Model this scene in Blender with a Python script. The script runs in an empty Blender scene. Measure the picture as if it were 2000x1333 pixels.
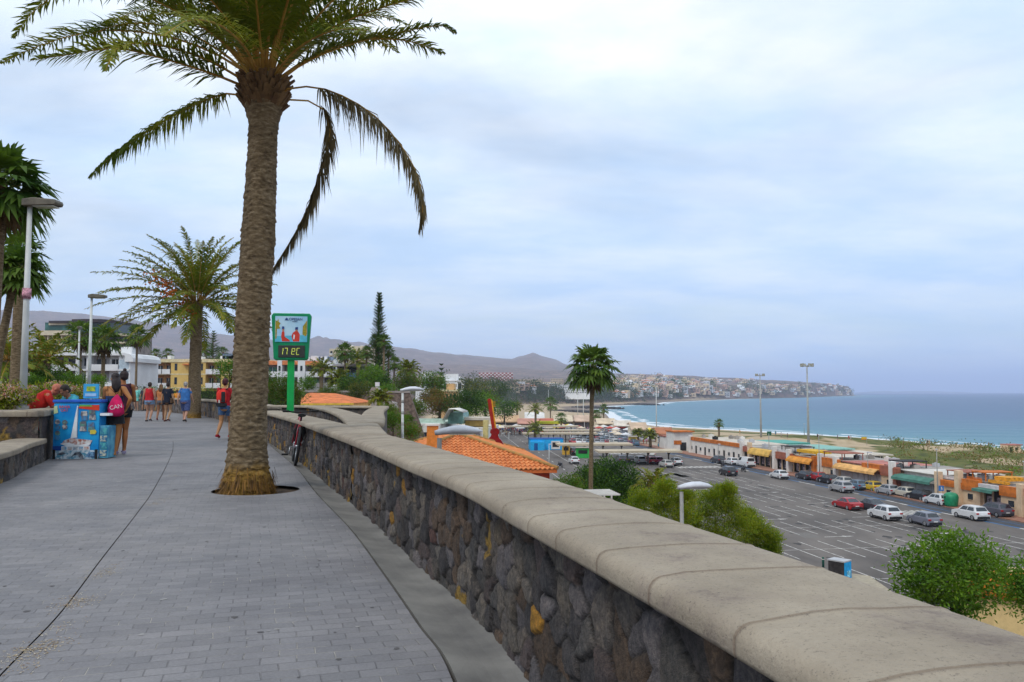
import bpy, bmesh, math, random
import numpy as np
from mathutils import Vector, Matrix, Euler
R = math.radians
scene = bpy.context.scene
C = bpy.context.collection

# ------------------------------------------------------------------ camera
F_PX = 1614.0
CAM = Vector((0.0, 0.0, 1.33))
PITCH = math.atan(99.5 / F_PX)
cam_d = bpy.data.cameras.new("camera")
cam = bpy.data.objects.new("camera", cam_d)
C.objects.link(cam)
cam.location = CAM
cam.rotation_euler = (R(90) + PITCH, 0, 0)
cam_d.sensor_width = 36.0
cam_d.lens = 36.0 * F_PX / 2000.0
cam_d.clip_start = 0.05
cam_d.clip_end = 90000.0
scene.camera = cam

# ------------------------------------------------------------------ world
SUN_EL, SUN_AZ = R(48), R(215)
world = bpy.data.worlds.new("World")
scene.world = world
world.use_nodes = True
wt = world.node_tree
wt.nodes.clear()
def wn(t, **k):
    n = wt.nodes.new(t)
    for a, b in k.items(): setattr(n, a, b)
    return n
def wl(a, b): wt.links.new(a, b)
w_out = wn('ShaderNodeOutputWorld')
w_bg = wn('ShaderNodeBackground')
w_bg.inputs['Strength'].default_value = 0.13
wl(w_bg.outputs[0], w_out.inputs[0])
sky = wn('ShaderNodeTexSky', sky_type='NISHITA', sun_disc=False)
sky.sun_elevation = SUN_EL; sky.sun_rotation = SUN_AZ
sky.air_density = 1.0; sky.dust_density = 1.0; sky.ozone_density = 1.0
tc = wn('ShaderNodeTexCoord')
sp = wn('ShaderNodeSeparateXYZ'); wl(tc.outputs['Generated'], sp.inputs[0])
def wmath(op, a, b=None, clamp=False):
    n = wn('ShaderNodeMath', operation=op, use_clamp=clamp)
    for i, v in enumerate((a, b)):
        if v is None: continue
        if isinstance(v, (int, float)): n.inputs[i].default_value = v
        else: wl(v, n.inputs[i])
    return n.outputs[0]
zc = wmath('MAXIMUM', sp.outputs[2], 0.0)
den = wmath('ADD', zc, 0.16)
cx = wmath('DIVIDE', sp.outputs[0], den)
cy = wmath('DIVIDE', sp.outputs[1], den)
cb = wn('ShaderNodeCombineXYZ'); wl(cx, cb.inputs[0]); wl(cy, cb.inputs[1])
n1 = wn('ShaderNodeTexNoise'); n1.inputs['Scale'].default_value = 1.0; n1.inputs['Detail'].default_value = 9; n1.inputs['Roughness'].default_value = 0.52; n1.inputs['Distortion'].default_value = 0.35
n2 = wn('ShaderNodeTexNoise'); n2.inputs['Scale'].default_value = 2.3; n2.inputs['Detail'].default_value = 7; n2.inputs['Roughness'].default_value = 0.55
mp = wn('ShaderNodeMapping'); mp.inputs['Location'].default_value = (3.1, 7.7, 0); mp.inputs['Scale'].default_value = (0.7, 1.0, 1)
wl(cb.outputs[0], mp.inputs[0]); wl(mp.outputs[0], n1.inputs[0]); wl(mp.outputs[0], n2.inputs[0])
cov = wn('ShaderNodeMapRange'); cov.inputs['From Min'].default_value = 0.30; cov.inputs['From Max'].default_value = 0.56; cov.inputs['To Min'].default_value = 0.45; cov.inputs['To Max'].default_value = 1.0
wl(n1.outputs[0], cov.inputs[0])
shd = wn('ShaderNodeValToRGB'); wl(n2.outputs[0], shd.inputs[0])
e = shd.color_ramp.elements
e[0].position = 0.34; e[0].color = (0.66, 0.81, 0.98, 1)
e[1].position = 0.64; e[1].color = (0.93, 0.97, 1.0, 1)
thick = wn('ShaderNodeValToRGB'); wl(zc, thick.inputs[0])      # the cloud deck is thicker and greyer low over the sea
e = thick.color_ramp.elements
e[0].position = 0.0; e[0].color = (0.78, 0.90, 1.0, 1)
e[1].position = 0.42; e[1].color = (1.0, 1.0, 1.0, 1)
m_ = thick.color_ramp.elements.new(0.07); m_.color = (0.68, 0.78, 0.90, 1)
m_ = thick.color_ramp.elements.new(0.18); m_.color = (0.76, 0.83, 0.93, 1)
cm = wn('ShaderNodeMix', data_type='RGBA', blend_type='MULTIPLY'); cm.inputs[0].default_value = 1.0
wl(shd.outputs[0], cm.inputs[6]); wl(thick.outputs[0], cm.inputs[7])
cs = wn('ShaderNodeVectorMath', operation='SCALE'); cs.inputs['Scale'].default_value = 9.0
wl(cm.outputs[2], cs.inputs[0])
mx = wn('ShaderNodeMix', data_type='RGBA'); wl(cov.outputs[0], mx.inputs[0])
wl(sky.outputs[0], mx.inputs[6]); wl(cs.outputs[0], mx.inputs[7])
wl(mx.outputs[2], w_bg.inputs[0])

# ------------------------------------------------------------------ sun
sun_d = bpy.data.lights.new("sun", 'SUN')
sun_d.energy = 1.3; sun_d.angle = R(14); sun_d.color = (1.0, 0.95, 0.88)
sun = bpy.data.objects.new("sun", sun_d)
C.objects.link(sun)
_sd = Vector((math.sin(SUN_AZ) * math.cos(SUN_EL), math.cos(SUN_AZ) * math.cos(SUN_EL), math.sin(SUN_EL)))
sun.rotation_euler = _sd.to_track_quat('Z', 'Y').to_euler()
vs = scene.view_settings
vs.view_transform = 'Standard'; vs.look = 'None'; vs.exposure = 0.14; vs.gamma = 1.0; vs.use_curve_mapping = False
scene.cycles.max_bounces = 6; scene.cycles.volume_bounces = 2
scene.cycles.transparent_max_bounces = 8

# ------------------------------------------------------------------ helpers
LOT = -13.67      # level of the parking lot
SEA = -17.17      # sea level
def ray(px, py):
    """direction of the photograph's pixel, scaled to 1 m forward along +Y"""
    u = (px - 1000.0) / F_PX; v = (666.5 - py) / F_PX
    c, s = math.cos(PITCH), math.sin(PITCH)
    y = c - v * s; z = s + v * c
    return Vector((u / y, 1.0, z / y))
def G(px, py, z=0.0):
    """where the pixel's ray meets the level z"""
    d = ray(px, py); t = (z - CAM.z) / d.z
    return CAM + d * t
def P(px, py, y):
    """point on the pixel's ray at forward distance y"""
    return CAM + ray(px, py) * y

def tag(o, label=None, cat=None, group=None, kind=None):
    if label: o['label'] = label
    if cat: o['category'] = cat
    if group: o['group'] = group
    if kind: o['kind'] = kind
    return o
def empty(name, loc=(0, 0, 0), rz=0.0, label=None, cat=None, group=None):
    o = bpy.data.objects.new(name, None); C.objects.link(o)
    o.empty_display_size = 0.2
    o.location = loc; o.rotation_euler = (0, 0, rz)
    return tag(o, label, cat, group)
KIDS = {}
def link(o, parent=None):
    C.objects.link(o)
    if parent is not None:
        o.parent = parent; KIDS.setdefault(parent.name, []).append(o)
    return o
def copy_tree(o, parent=None):
    c = o.copy(); link(c, parent)
    for ch in KIDS.get(o.name, []): copy_tree(ch, c)
    return c

class MB:
    def __init__(s): s.v = []; s.f = []; s.m = []; s.sm = []
    def add(s, vs, fs, mi=0, smooth=False):
        b = len(s.v); s.v.extend([tuple(p) for p in vs])
        for f in fs: s.f.append(tuple(b + i for i in f)); s.m.append(mi); s.sm.append(smooth)
    def quad(s, a, b, c, d, mi=0): s.add((a, b, c, d), ((0, 1, 2, 3),), mi)
    def box(s, c, d, rz=0.0, mi=0, M=None, top=1.0):
        hx, hy, hz = d[0] / 2, d[1] / 2, d[2] / 2
        vs = [(-hx, -hy, -hz), (hx, -hy, -hz), (hx, hy, -hz), (-hx, hy, -hz), (-hx * top, -hy * top, hz), (hx * top, -hy * top, hz), (hx * top, hy * top, hz), (-hx * top, hy * top, hz)]
        cr, sr = math.cos(rz), math.sin(rz)
        vs = [(c[0] + x * cr - y * sr, c[1] + x * sr + y * cr, c[2] + z) for x, y, z in vs]
        if M is not None: vs = [tuple(M @ Vector(p)) for p in vs]
        s.add(vs, ((3, 2, 1, 0), (4, 5, 6, 7), (0, 1, 5, 4), (1, 2, 6, 5), (2, 3, 7, 6), (3, 0, 4, 7)), mi)
    def tube(s, pts, rad, n=8, mi=0, smooth=True, cap=True, ry=None, up=None):
        pts = [Vector(p) for p in pts]
        if not hasattr(rad, '__len__'): rad = [rad] * len(pts)
        if ry is not None and not hasattr(ry, '__len__'): ry = [ry] * len(pts)
        vs = []; prev = None
        for i, p in enumerate(pts):
            t = (pts[min(i + 1, len(pts) - 1)] - pts[max(i - 1, 0)])
            if t.length < 1e-9: t = Vector((0, 0, 1))
            t.normalize()
            if prev is None:
                a = Vector(up) if up is not None else (Vector((1, 0, 0)) if abs(t.x) < 0.9 else Vector((0, 1, 0)))
            else: a = prev
            a = (a - t * a.dot(t)).normalized(); prev = a; b = t.cross(a)
            r2 = ry[i] if ry is not None else rad[i]
            for k in range(n):
                q = 2 * math.pi * k / n
                vs.append(p + a * (rad[i] * math.cos(q)) + b * (r2 * math.sin(q)))
        fs = []
        for i in range(len(pts) - 1):
            for k in range(n):
                k2 = (k + 1) % n
                fs.append((i * n + k, i * n + k2, (i + 1) * n + k2, (i + 1) * n + k))
        s.add(vs, fs, mi, smooth)
        if cap:
            b = len(s.v) - len(vs)
            s.f.append(tuple(b + k for k in reversed(range(n)))); s.m.append(mi); s.sm.append(False)
            s.f.append(tuple(b + (len(pts) - 1) * n + k for k in range(n))); s.m.append(mi); s.sm.append(False)
    def sphere(s, c, r, n=10, m=6, mi=0):
        r = r if hasattr(r, '__len__') else (r, r, r)
        vs = [(c[0], c[1], c[2] - r[2])]
        for j in range(1, m):
            a = -math.pi / 2 + math.pi * j / m
            for k in range(n):
                q = 2 * math.pi * k / n
                vs.append((c[0] + r[0] * math.cos(a) * math.cos(q), c[1] + r[1] * math.cos(a) * math.sin(q), c[2] + r[2] * math.sin(a)))
        vs.append((c[0], c[1], c[2] + r[2]))
        fs = []
        for k in range(n): fs.append((0, 1 + (k + 1) % n, 1 + k)); fs.append((len(vs) - 1, 1 + (m - 2) * n + k, 1 + (m - 2) * n + (k + 1) % n))
        for j in range(m - 2):
            for k in range(n):
                k2 = (k + 1) % n; a = 1 + j * n; fs.append((a + k, a + k2, a + n + k2, a + n + k))
        s.add(vs, fs, mi, True)
    def prism(s, poly, z0, z1, mi=0, mtop=None):
        n = len(poly); area = sum(poly[i][0] * poly[(i + 1) % n][1] - poly[(i + 1) % n][0] * poly[i][1] for i in range(n))
        if area < 0: poly = poly[::-1]
        vs = [(p[0], p[1], z0) for p in poly] + [(p[0], p[1], z1) for p in poly]
        s.add(vs, [(i, (i + 1) % n, n + (i + 1) % n, n + i) for i in range(n)] + [tuple(reversed(range(n)))], mi)
        s.add([(p[0], p[1], z1) for p in poly], [tuple(range(n))], mi if mtop is None else mtop)
    def extr(s, poly, o, ux, uz, un, t, mi=0):
        """polygon in the plane (ux, uz) at o, made t thick along un"""
        o, ux, uz, un = Vector(o), Vector(ux), Vector(uz), Vector(un); n = len(poly)
        a = [o + ux * p[0] + uz * p[1] for p in poly]; b = [p + un * t for p in a]
        s.add(a + b, [(i, (i + 1) % n, n + (i + 1) % n, n + i) for i in range(n)] + [tuple(reversed(range(n))), tuple(range(n, 2 * n))], mi)
    def build(s, name, mats, parent=None, bevel=0.0, loc=None):
        me = bpy.data.meshes.new(name); me.from_pydata(s.v, [], s.f)
        if not isinstance(mats, (list, tuple)): mats = [mats]
        for m in mats: me.materials.append(m)
        me.polygons.foreach_set('material_index', s.m); me.polygons.foreach_set('use_smooth', s.sm)
        me.update()
        o = bpy.data.objects.new(name, me); link(o, parent)
        if loc is not None: o.location = loc
        if bevel:
            b = o.modifiers.new('b', 'BEVEL'); b.width = bevel; b.segments = 2; b.limit_method = 'ANGLE'; b.angle_limit = R(40)
        return o
def np_mesh(name, V, Fq, mats, parent=None, smooth=True, attrs=None):
    me = bpy.data.meshes.new(name)
    me.vertices.add(len(V)); me.vertices.foreach_set('co', np.asarray(V, np.float32).ravel())
    Fq = np.asarray(Fq, np.int32); nf, k = Fq.shape
    me.loops.add(nf * k); me.loops.foreach_set('vertex_index', Fq.ravel())
    me.polygons.add(nf); me.polygons.foreach_set('loop_start', np.arange(nf, dtype=np.int32) * k)
    try: me.polygons.foreach_set('loop_total', np.full(nf, k, np.int32))
    except Exception: pass
    me.polygons.foreach_set('use_smooth', np.full(nf, smooth, bool))
    for a, (t, d) in (attrs or {}).items():
        at = me.attributes.new(a, t, 'POINT')
        at.data.foreach_set('color' if t == 'FLOAT_COLOR' else 'value', np.asarray(d, np.float32).ravel())
    me.update(calc_edges=True); me.validate()
    for m in (mats if isinstance(mats, (list, tuple)) else [mats]): me.materials.append(m)
    o = bpy.data.objects.new(name, me); link(o, parent)
    return o
def grid_faces(nr, nc, wrap=False):
    i = np.arange(nr - 1)[:, None]; j = np.arange(nc if wrap else nc - 1)[None, :]; j2 = (j + 1) % nc
    return np.stack([i * nc + j, i * nc + j2, (i + 1) * nc + j2, (i + 1) * nc + j], -1).reshape(-1, 4)

# noise in numpy
def _h(ix, iy, s):
    a = (ix.astype(np.int64) * 374761393 + iy.astype(np.int64) * 668265263 + s * 974634777) & 0xFFFFFFFF
    a = ((a ^ (a >> 13)) * 1274126177) & 0xFFFFFFFF
    a = (a ^ (a >> 16)) & 0xFFFFFFFF
    return a / 4294967295.0
def vnoise(x, y, s=0):
    ix, iy = np.floor(x), np.floor(y); fx, fy = x - ix, y - iy
    fx = fx * fx * (3 - 2 * fx); fy = fy * fy * (3 - 2 * fy)
    return (_h(ix, iy, s) * (1 - fx) + _h(ix + 1, iy, s) * fx) * (1 - fy) + (_h(ix, iy + 1, s) * (1 - fx) + _h(ix + 1, iy + 1, s) * fx) * fy
def fbm(x, y, o=4, s=0):
    t = 0; a = 0.5
    for k in range(o): t = t + a * vnoise(x * 2 ** k + 17 * k, y * 2 ** k - 9 * k, s + k); a *= 0.5
    return t
def worley(x, y, s=0):
    ix, iy = np.floor(x), np.floor(y)
    f1 = np.full(x.shape, 9.0); f2 = np.full(x.shape, 9.0); idn = np.zeros(x.shape)
    for dx in (-1, 0, 1):
        for dy in (-1, 0, 1):
            jx, jy = ix + dx, iy + dy
            qx = jx + 0.1 + 0.8 * _h(jx, jy, s + 1); qy = jy + 0.1 + 0.8 * _h(jx, jy, s + 2)
            d = np.hypot(qx - x, qy - y); c = _h(jx, jy, s + 3)
            n1_ = d < f1
            f2 = np.where(n1_, f1, np.minimum(f2, d)); idn = np.where(n1_, c, idn); f1 = np.where(n1_, d, f1)
    return f1, f2, idn

# ------------------------------------------------------------------ materials
def srgb(c):
    if isinstance(c, str): c = [int(c[i:i + 2], 16) / 255 for i in (0, 2, 4)]
    return tuple((x / 12.92 if x <= 0.04045 else ((x + 0.055) / 1.055) ** 2.4) for x in c)
MATS = {}
def mat(name, col, rough=0.8, var=0.12, scale=3.0, bump=0.0, bscale=None, metal=0.0, spec=0.3, col2=None, thr=(0.4, 0.6), emit=0.0, coords='Object', stretch=None, detail=5, trans=0.0, alpha=None):
    if name in MATS: return MATS[name]
    m = bpy.data.materials.new(name); m.use_nodes = True; MATS[name] = m
    nt = m.node_tree; N = nt.nodes; L = nt.links; b = N['Principled BSDF']
    b.inputs['Roughness'].default_value = rough; b.inputs['Metallic'].default_value = metal
    b.inputs['Specular IOR Level'].default_value = spec
    t = N.new('ShaderNodeTexCoord'); src = t.outputs[coords]
    if stretch:
        q = N.new('ShaderNodeMapping'); q.inputs['Scale'].default_value = stretch; L.new(src, q.inputs[0]); src = q.outputs[0]
    n = N.new('ShaderNodeTexNoise'); n.inputs['Scale'].default_value = scale; n.inputs['Detail'].default_value = detail; n.inputs['Roughness'].default_value = 0.6
    L.new(src, n.inputs['Vector'])
    r = N.new('ShaderNodeValToRGB'); L.new(n.outputs['Fac'], r.inputs[0])
    c2 = col2 if col2 is not None else tuple(min(1, x * (1 + var)) for x in col)
    c1 = col if col2 is not None else tuple(x * (1 - var) for x in col)
    r.color_ramp.elements[0].position = thr[0]; r.color_ramp.elements[0].color = (*c1, 1)
    r.color_ramp.elements[1].position = thr[1]; r.color_ramp.elements[1].color = (*c2, 1)
    L.new(r.outputs[0], b.inputs['Base Color'])
    if bump:
        n2_ = N.new('ShaderNodeTexNoise'); n2_.inputs['Scale'].default_value = bscale or scale * 4; n2_.inputs['Detail'].default_value = 4
        L.new(src, n2_.inputs['Vector'])
        bp = N.new('ShaderNodeBump'); bp.inputs['Strength'].default_value = 1.0; bp.inputs['Distance'].default_value = bump
        L.new(n2_.outputs['Fac'], bp.inputs['Height']); L.new(bp.outputs[0], b.inputs['Normal'])
    if emit:
        L.new(r.outputs[0], b.inputs['Emission Color']); b.inputs['Emission Strength'].default_value = emit
    if trans:
        b.inputs['Transmission Weight'].default_value = trans
    return m
def leaf_mat(name, a, b_, back=0.35, rough=0.55, scale=0.6):
    """leaf: two greens in clumps of the plant's own, a little light through the blade"""
    if name in MATS: return MATS[name]
    m = mat(name, a, rough=rough, scale=scale, col2=b_, thr=(0.35, 0.65), spec=0.25)
    nt = m.node_tree; N = nt.nodes; L = nt.links; pb = N['Principled BSDF']; out = [n for n in N if n.type == 'OUTPUT_MATERIAL'][0]
    tr = N.new('ShaderNodeBsdfTranslucent'); mixn = N.new('ShaderNodeMixShader'); mixn.inputs[0].default_value = back
    src = pb.inputs['Base Color'].links[0].from_socket
    L.new(src, tr.inputs[0]); L.new(pb.outputs[0], mixn.inputs[1]); L.new(tr.outputs[0], mixn.inputs[2]); L.new(mixn.outputs[0], out.inputs[0])
    return m
def nodes_of(m):
    nt = m.node_tree; return nt.nodes, nt.links, nt.nodes['Principled BSDF']
# ================================================================== terrain
def poly_dist(x, y, pts):
    """signed distance to a polyline (positive on its left side)"""
    best = np.full(x.shape, 1e12); sg = np.ones(x.shape)
    for (ax, ay), (bx, by) in zip(pts[:-1], pts[1:]):
        dx, dy = bx - ax, by - ay; L2 = dx * dx + dy * dy
        t = np.clip(((x - ax) * dx + (y - ay) * dy) / L2, 0, 1)
        d = np.hypot(x - ax - t * dx, y - ay - t * dy)
        c = dx * (y - ay) - dy * (x - ax)
        n = d < best
        best = np.where(n, d, best); sg = np.where(n, np.where(c >= 0, 1.0, -1.0), sg)
    return best * sg
# foot of the cliff, from behind the camera round the bay to the headland
FOOT = [(34, -200), (30, -30), (26, 20), (19, 46), (-7, 70), (-16, 110), (-24, 170), (-30, 250), (-36, 340), (-52, 520), (-42, 800), (15, 1040), (105, 1190), (195, 1370),
        (270, 1560), (430, 1950), (580, 2160), (900, 2600), (1340, 3450), (1640, 3960), (1690, 4100), (1600, 4500), (1480, 6000), (1980, 9000), (5000, 30000)]
def wpt(px, py):
    g = G(px, py, SEA); return (g.x, g.y)
# top edge of the slope, just outside the parapets
EDGE = [(4.3, -200), (2.3, -6), (0.75, 4.0), (-0.7, 8), (-1.5, 12), (-3.2, 20), (-4.7, 31.4), (-12, 35), (-17.5, 48), (-23, 70), (-31, 100), (-46, 160), (-60, 250), (-80, 400)]
COAST = [(420, -400), (215, 100), wpt(2000, 884), wpt(1900, 873), wpt(1800, 866), wpt(1700, 858), wpt(1600, 851), wpt(1440, 841), wpt(1300, 834), wpt(1230, 826), wpt(1195, 817),
         wpt(1185, 806), wpt(1165, 800), wpt(1150, 797), wpt(1200, 793), wpt(1280, 789.5), wpt(1300, 786), wpt(1440, 780), wpt(1600, 775.2), (1680, 3960), (1735, 4100), (1660, 4550), (1560, 6000), (2080, 9000), (5100, 30000)]
COLS = [-1e4, 0, 200, 450, 620, 780, 900, 1000, 1040, 1080, 1120, 1200, 1300, 1400, 1500, 1600, 1650, 1690, 1760, 1e5]
E25 = [32, 32, 32, 30, 30, 30, 27, 25, 24, 24, 24, 27, 22, 14, 8, 5, 3, 2, 0, 0]
E40 = [56, 56, 56, 54, 54, 50, 48, 44, 42, 40, 38, 31, 28, 25, 20, 14, 11, 6, 0, 0]
E70 = [118, 122, 116, 100, 90, 73, 62, 56, 66, 54, 41, 25, 12, 2, 0, 0, 0, 0, 0, 0]
def land(x, y):
    x = np.asarray(x, float); y = np.asarray(y, float)
    r = np.hypot(x, y)
    az = np.arctan2(x, np.maximum(y, 1e-6)); az = np.where(y <= 0, np.where(x < 0, -1.5, 1.5), np.clip(az, -1.5, 1.5))
    px = 1000 + F_PX * np.tan(az)
    def col(E, k=1.0): return np.interp(px, COLS, E)
    z150 = np.zeros_like(r); z800 = np.full_like(r, 8.0)
    z1500 = np.interp(px, [900, 1150, 1300], [18, 14, 8])
    z25 = 1.3 + col(E25) * 2500 / F_PX; z40 = 1.3 + col(E40) * 4000 / F_PX; z70 = 1.3 + col(E70) * 7000 / F_PX; z100 = z70 * 0.75
    R_ = [0, 190, 800, 1500, 2500, 4000, 7000, 11000, 40000]
    Z_ = [z150, z150, z800, z1500, z25, z40, z70, z100, z100 * 0]
    z = np.zeros_like(r)
    for k in range(len(R_) - 1):
        t = (r - R_[k]) / (R_[k + 1] - R_[k]); m = (t >= 0) & (t < 1)
        ts = np.clip(t, 0, 1); ts = ts * ts * (3 - 2 * ts)
        z = np.where(m, Z_[k] * (1 - ts) + Z_[k + 1] * ts, z)
    far = np.clip((r - 900) / 4000, 0, 1)
    ridge = 1 - np.abs(2 * fbm(x / 900, y / 900, 4, 5) - 0.95)
    z = z + far * (ridge - 0.62) * np.minimum(z, 400) * 0.42 * np.clip((r - 1500) / 1500, 0, 1) + far * (fbm(x / 160, y / 160, 3, 8) - 0.45) * np.minimum(22, z * 0.3 + 2)
    return z
def height(x, y):
    x = np.asarray(x, float); y = np.asarray(y, float)
    s = poly_dist(x, y, FOOT); w = poly_dist(x, y, COAST)       # w > 0 on land
    r = np.hypot(x, y)
    top = land(x, y)
    low = np.where(w > 0, np.minimum(LOT - 0.25, SEA - 0.1 + w * np.where(r > 700, 0.03, 0.055)), np.maximum(SEA + w * 0.1, SEA - 12))
    dune = np.clip((w - 8) / 25, 0, 1) * np.clip((x - 66 - np.maximum(0, 150 - y) * 0.22) / 18, 0, 1) * np.clip((330 - y) / 60, 0, 1)
    low = low + dune * (0.1 + 5.0 * (fbm(x / 26, y / 26, 3, 3) - 0.38))
    wd = np.interp(r, [0, 60, 200, 900, 1500, 3000], [24, 22, 34, 42, 40, 26])
    t = np.clip(s / wd, 0, 1); t = t * t * (3 - 2 * t)
    e_ = np.maximum(-poly_dist(x, y, EDGE), 0); sp = np.maximum(s, 0)
    tn = 1 - np.clip(e_ / np.maximum(sp + e_, 1.0), 0, 1) ** 0.45; tn = np.where(s <= 0, 0, tn)
    kn = np.clip((260 - r) / 80, 0, 1); t = tn * kn + t * (1 - kn)
    rough = np.clip(s / 8, 0, 1) * np.clip((wd * 1.1 - s) / 8, 0, 1) * 2.2 * (fbm(x / 9, y / 9, 3, 12) - 0.45) * np.clip((r - 25) / 40, 0, 1)
    z = low * (1 - t) + top * t + rough
    # the ground stays clear below the promenade itself
    return z
def Hz(x, y): return float(height(np.array([x]), np.array([y]))[0])
def hit(px, py, y0=60.0, y1=9000.0, n=2500):
    """first point of the terrain that the pixel's ray meets"""
    d = ray(px, py); t = np.geomspace(y0, y1, n)
    X = CAM.x + d.x * t; Y = t; Z = CAM.z + d.z * t
    below = Z < height(X, Y)
    if not below.any(): return None
    k = int(np.argmax(below)); return Vector((X[k], Y[k], float(height(X[k:k + 1], Y[k:k + 1])[0])))

az = np.concatenate([np.linspace(-180, -50, 40)[:-1], np.linspace(-50, -33.5, 30)[:-1], np.linspace(-33.5, 33.5, 560), np.linspace(33.5, 50, 30)[1:], np.linspace(50, 180, 40)[1:-1]])
az = np.radians(az); rr = np.concatenate([[0.4], np.geomspace(4, 60, 26), np.geomspace(62, 500, 150)[0:], np.geomspace(508, 12000, 190), [16000, 25000, 36000]])
A_, R2 = np.meshgrid(az, rr)
X = R2 * np.sin(A_); Y = R2 * np.cos(A_)
Zt = height(X, Y)
inner = poly_dist(X, Y, EDGE)
Zt = np.where((R2 < 78) & (inner > 0), np.minimum(Zt, -0.3), Zt)
wdist = poly_dist(X, Y, COAST)
TERR_S = poly_dist(X, Y, FOOT)
m = mat('earth', (0.16, 0.11, 0.075), rough=0.95, scale=0.02)
N, L, B = nodes_of(m)
for n in list(N):
    if n.type not in ('BSDF_PRINCIPLED', 'OUTPUT_MATERIAL'): N.remove(n)
geo = N.new('ShaderNodeNewGeometry')
def noise(sc, det=6, ro=0.6, vec=None):
    n = N.new('ShaderNodeTexNoise'); n.inputs['Scale'].default_value = sc; n.inputs['Detail'].default_value = det; n.inputs['Roughness'].default_value = ro
    L.new(vec or geo.outputs['Position'], n.inputs['Vector']); return n.outputs['Fac']
def ramp(src, stops):
    r = N.new('ShaderNodeValToRGB'); L.new(src, r.inputs[0]); els = r.color_ramp.elements
    while len(els) < len(stops): els.new(0.5)
    for el, (p, c) in zip(els, stops): el.position = p; el.color = (*c, 1) if len(c) == 3 else c
    return r.outputs[0]
def mixc(f, a, b_):
    x = N.new('ShaderNodeMix'); x.data_type = 'RGBA'
    for i, v in ((0, f), (6, a), (7, b_)):
        if isinstance(v, (int, float)): x.inputs[i].default_value = v
        elif isinstance(v, tuple): x.inputs[i].default_value = (*v, 1)
        else: L.new(v, x.inputs[i])
    return x.outputs[2]
def attr(nm):
    a = N.new('ShaderNodeAttribute'); a.attribute_name = nm; return a.outputs['Fac']
earth = ramp(noise(0.012, 9), [(0.32, (0.080, 0.050, 0.048)), (0.5, (0.165, 0.10, 0.085)), (0.68, (0.27, 0.17, 0.12))])
scrub = ramp(noise(0.09, 5), [(0.48, (0, 0, 0)), (0.6, (1, 1, 1))])
earth = mixc(scrub, earth, (0.06, 0.062, 0.03))
sand = ramp(noise(0.3, 5), [(0.3, (0.36, 0.27, 0.17)), (0.7, (0.46, 0.35, 0.22))])
veg = ramp(noise(0.25, 6), [(0.3, (0.04, 0.05, 0.010)), (0.5, (0.10, 0.11, 0.018)), (0.7, (0.17, 0.12, 0.045))])
dmask = ramp(noise(0.045, 3, 0.5), [(0.47, (0, 0, 0)), (0.51, (1, 1, 1))])
dm = N.new('ShaderNodeMath'); dm.operation = 'MULTIPLY'; L.new(dmask, dm.inputs[0]); L.new(attr('dune'), dm.inputs[1])
low = mixc(dm.outputs[0], sand, veg)
low = mixc(attr('wet'), low, (0.17, 0.13, 0.10))
fin = mixc(attr('up'), low, earth)
L.new(fin, B.inputs['Base Color'])
dune_a = np.clip((wdist - 14) / 10, 0, 1) * np.clip((X - 60) / 10, 0, 1) * np.clip((400 - Y) / 40, 0, 1)
up_a = np.clip(TERR_S / 6, 0, 1)
wet_a = np.clip((np.where(R2 > 700, 40, 9) - wdist) / 8, 0, 1)
terrain = np_mesh('terrain', np.stack([X, Y, Zt], -1).reshape(-1, 3), grid_faces(len(rr), len(az), True), m,
                  attrs={'dune': ('FLOAT', dune_a), 'up': ('FLOAT', up_a), 'wet': ('FLOAT', wet_a)})
tag(terrain, 'wide ground of cliffs, beach, dunes and bare brown hills round the bay', kind='structure')

# ------------------------------------------------------------------ sea
az2 = np.radians(np.concatenate([np.linspace(-8, 34, 520), np.linspace(34, 150, 60)[1:]])); r2_ = np.concatenate([np.geomspace(90, 1500, 150), np.geomspace(1530, 50000, 90)])
A2, RR2 = np.meshgrid(az2, r2_); XS = RR2 * np.sin(A2); YS = RR2 * np.cos(A2)
sd = -poly_dist(XS, YS, COAST)
ms = mat('sea_water', (0.03, 0.15, 0.24), rough=0.12, spec=0.5)
N, L, B = nodes_of(ms)
for n in list(N):
    if n.type not in ('BSDF_PRINCIPLED', 'OUTPUT_MATERIAL'): N.remove(n)
geo = N.new('ShaderNodeNewGeometry')
def mth(op, a, b_=None, clamp=False):
    n = N.new('ShaderNodeMath'); n.operation = op; n.use_clamp = clamp
    for i, v in enumerate((a, b_)):
        if v is None: continue
        if isinstance(v, (int, float)): n.inputs[i].default_value = v
        else: L.new(v, n.inputs[i])
    return n.outputs[0]
mpn = N.new('ShaderNodeMapping'); mpn.inputs['Rotation'].default_value = (0, 0, R(-28)); mpn.inputs['Scale'].default_value = (0.35, 1.0, 1.0)
L.new(geo.outputs['Position'], mpn.inputs[0])
big = noise(0.012, 5, 0.6, mpn.outputs[0])
shore = attr('shore')                     # metres out from the water's edge
dep = mth('MULTIPLY', mth('ADD', shore, mth('MULTIPLY', big, 120.0)), 1 / 1000.0, True)
colr = ramp(dep, [(0.0, (0.07, 0.24, 0.27)), (0.10, (0.028, 0.15, 0.22)), (0.36, (0.014, 0.08, 0.185)), (1.0, (0.008, 0.04, 0.13))])
cap_ = ramp(noise(0.10, 6, 0.7, mpn.outputs[0]), [(0.66, (0, 0, 0)), (0.70, (1, 1, 1))])
wv = N.new('ShaderNodeMath'); wv.operation = 'SINE'
nz = noise(0.03, 4, 0.6)
L.new(mth('ADD', mth('MULTIPLY', shore, 0.36), mth('MULTIPLY', nz, 16.0)), wv.inputs[0])
surf = mth('MULTIPLY', mth('GREATER_THAN', mth('ADD', wv.outputs[0], mth('MULTIPLY', noise(0.25, 5), 1.0)), 1.05), mth('LESS_THAN', shore, 19.0))
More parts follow.
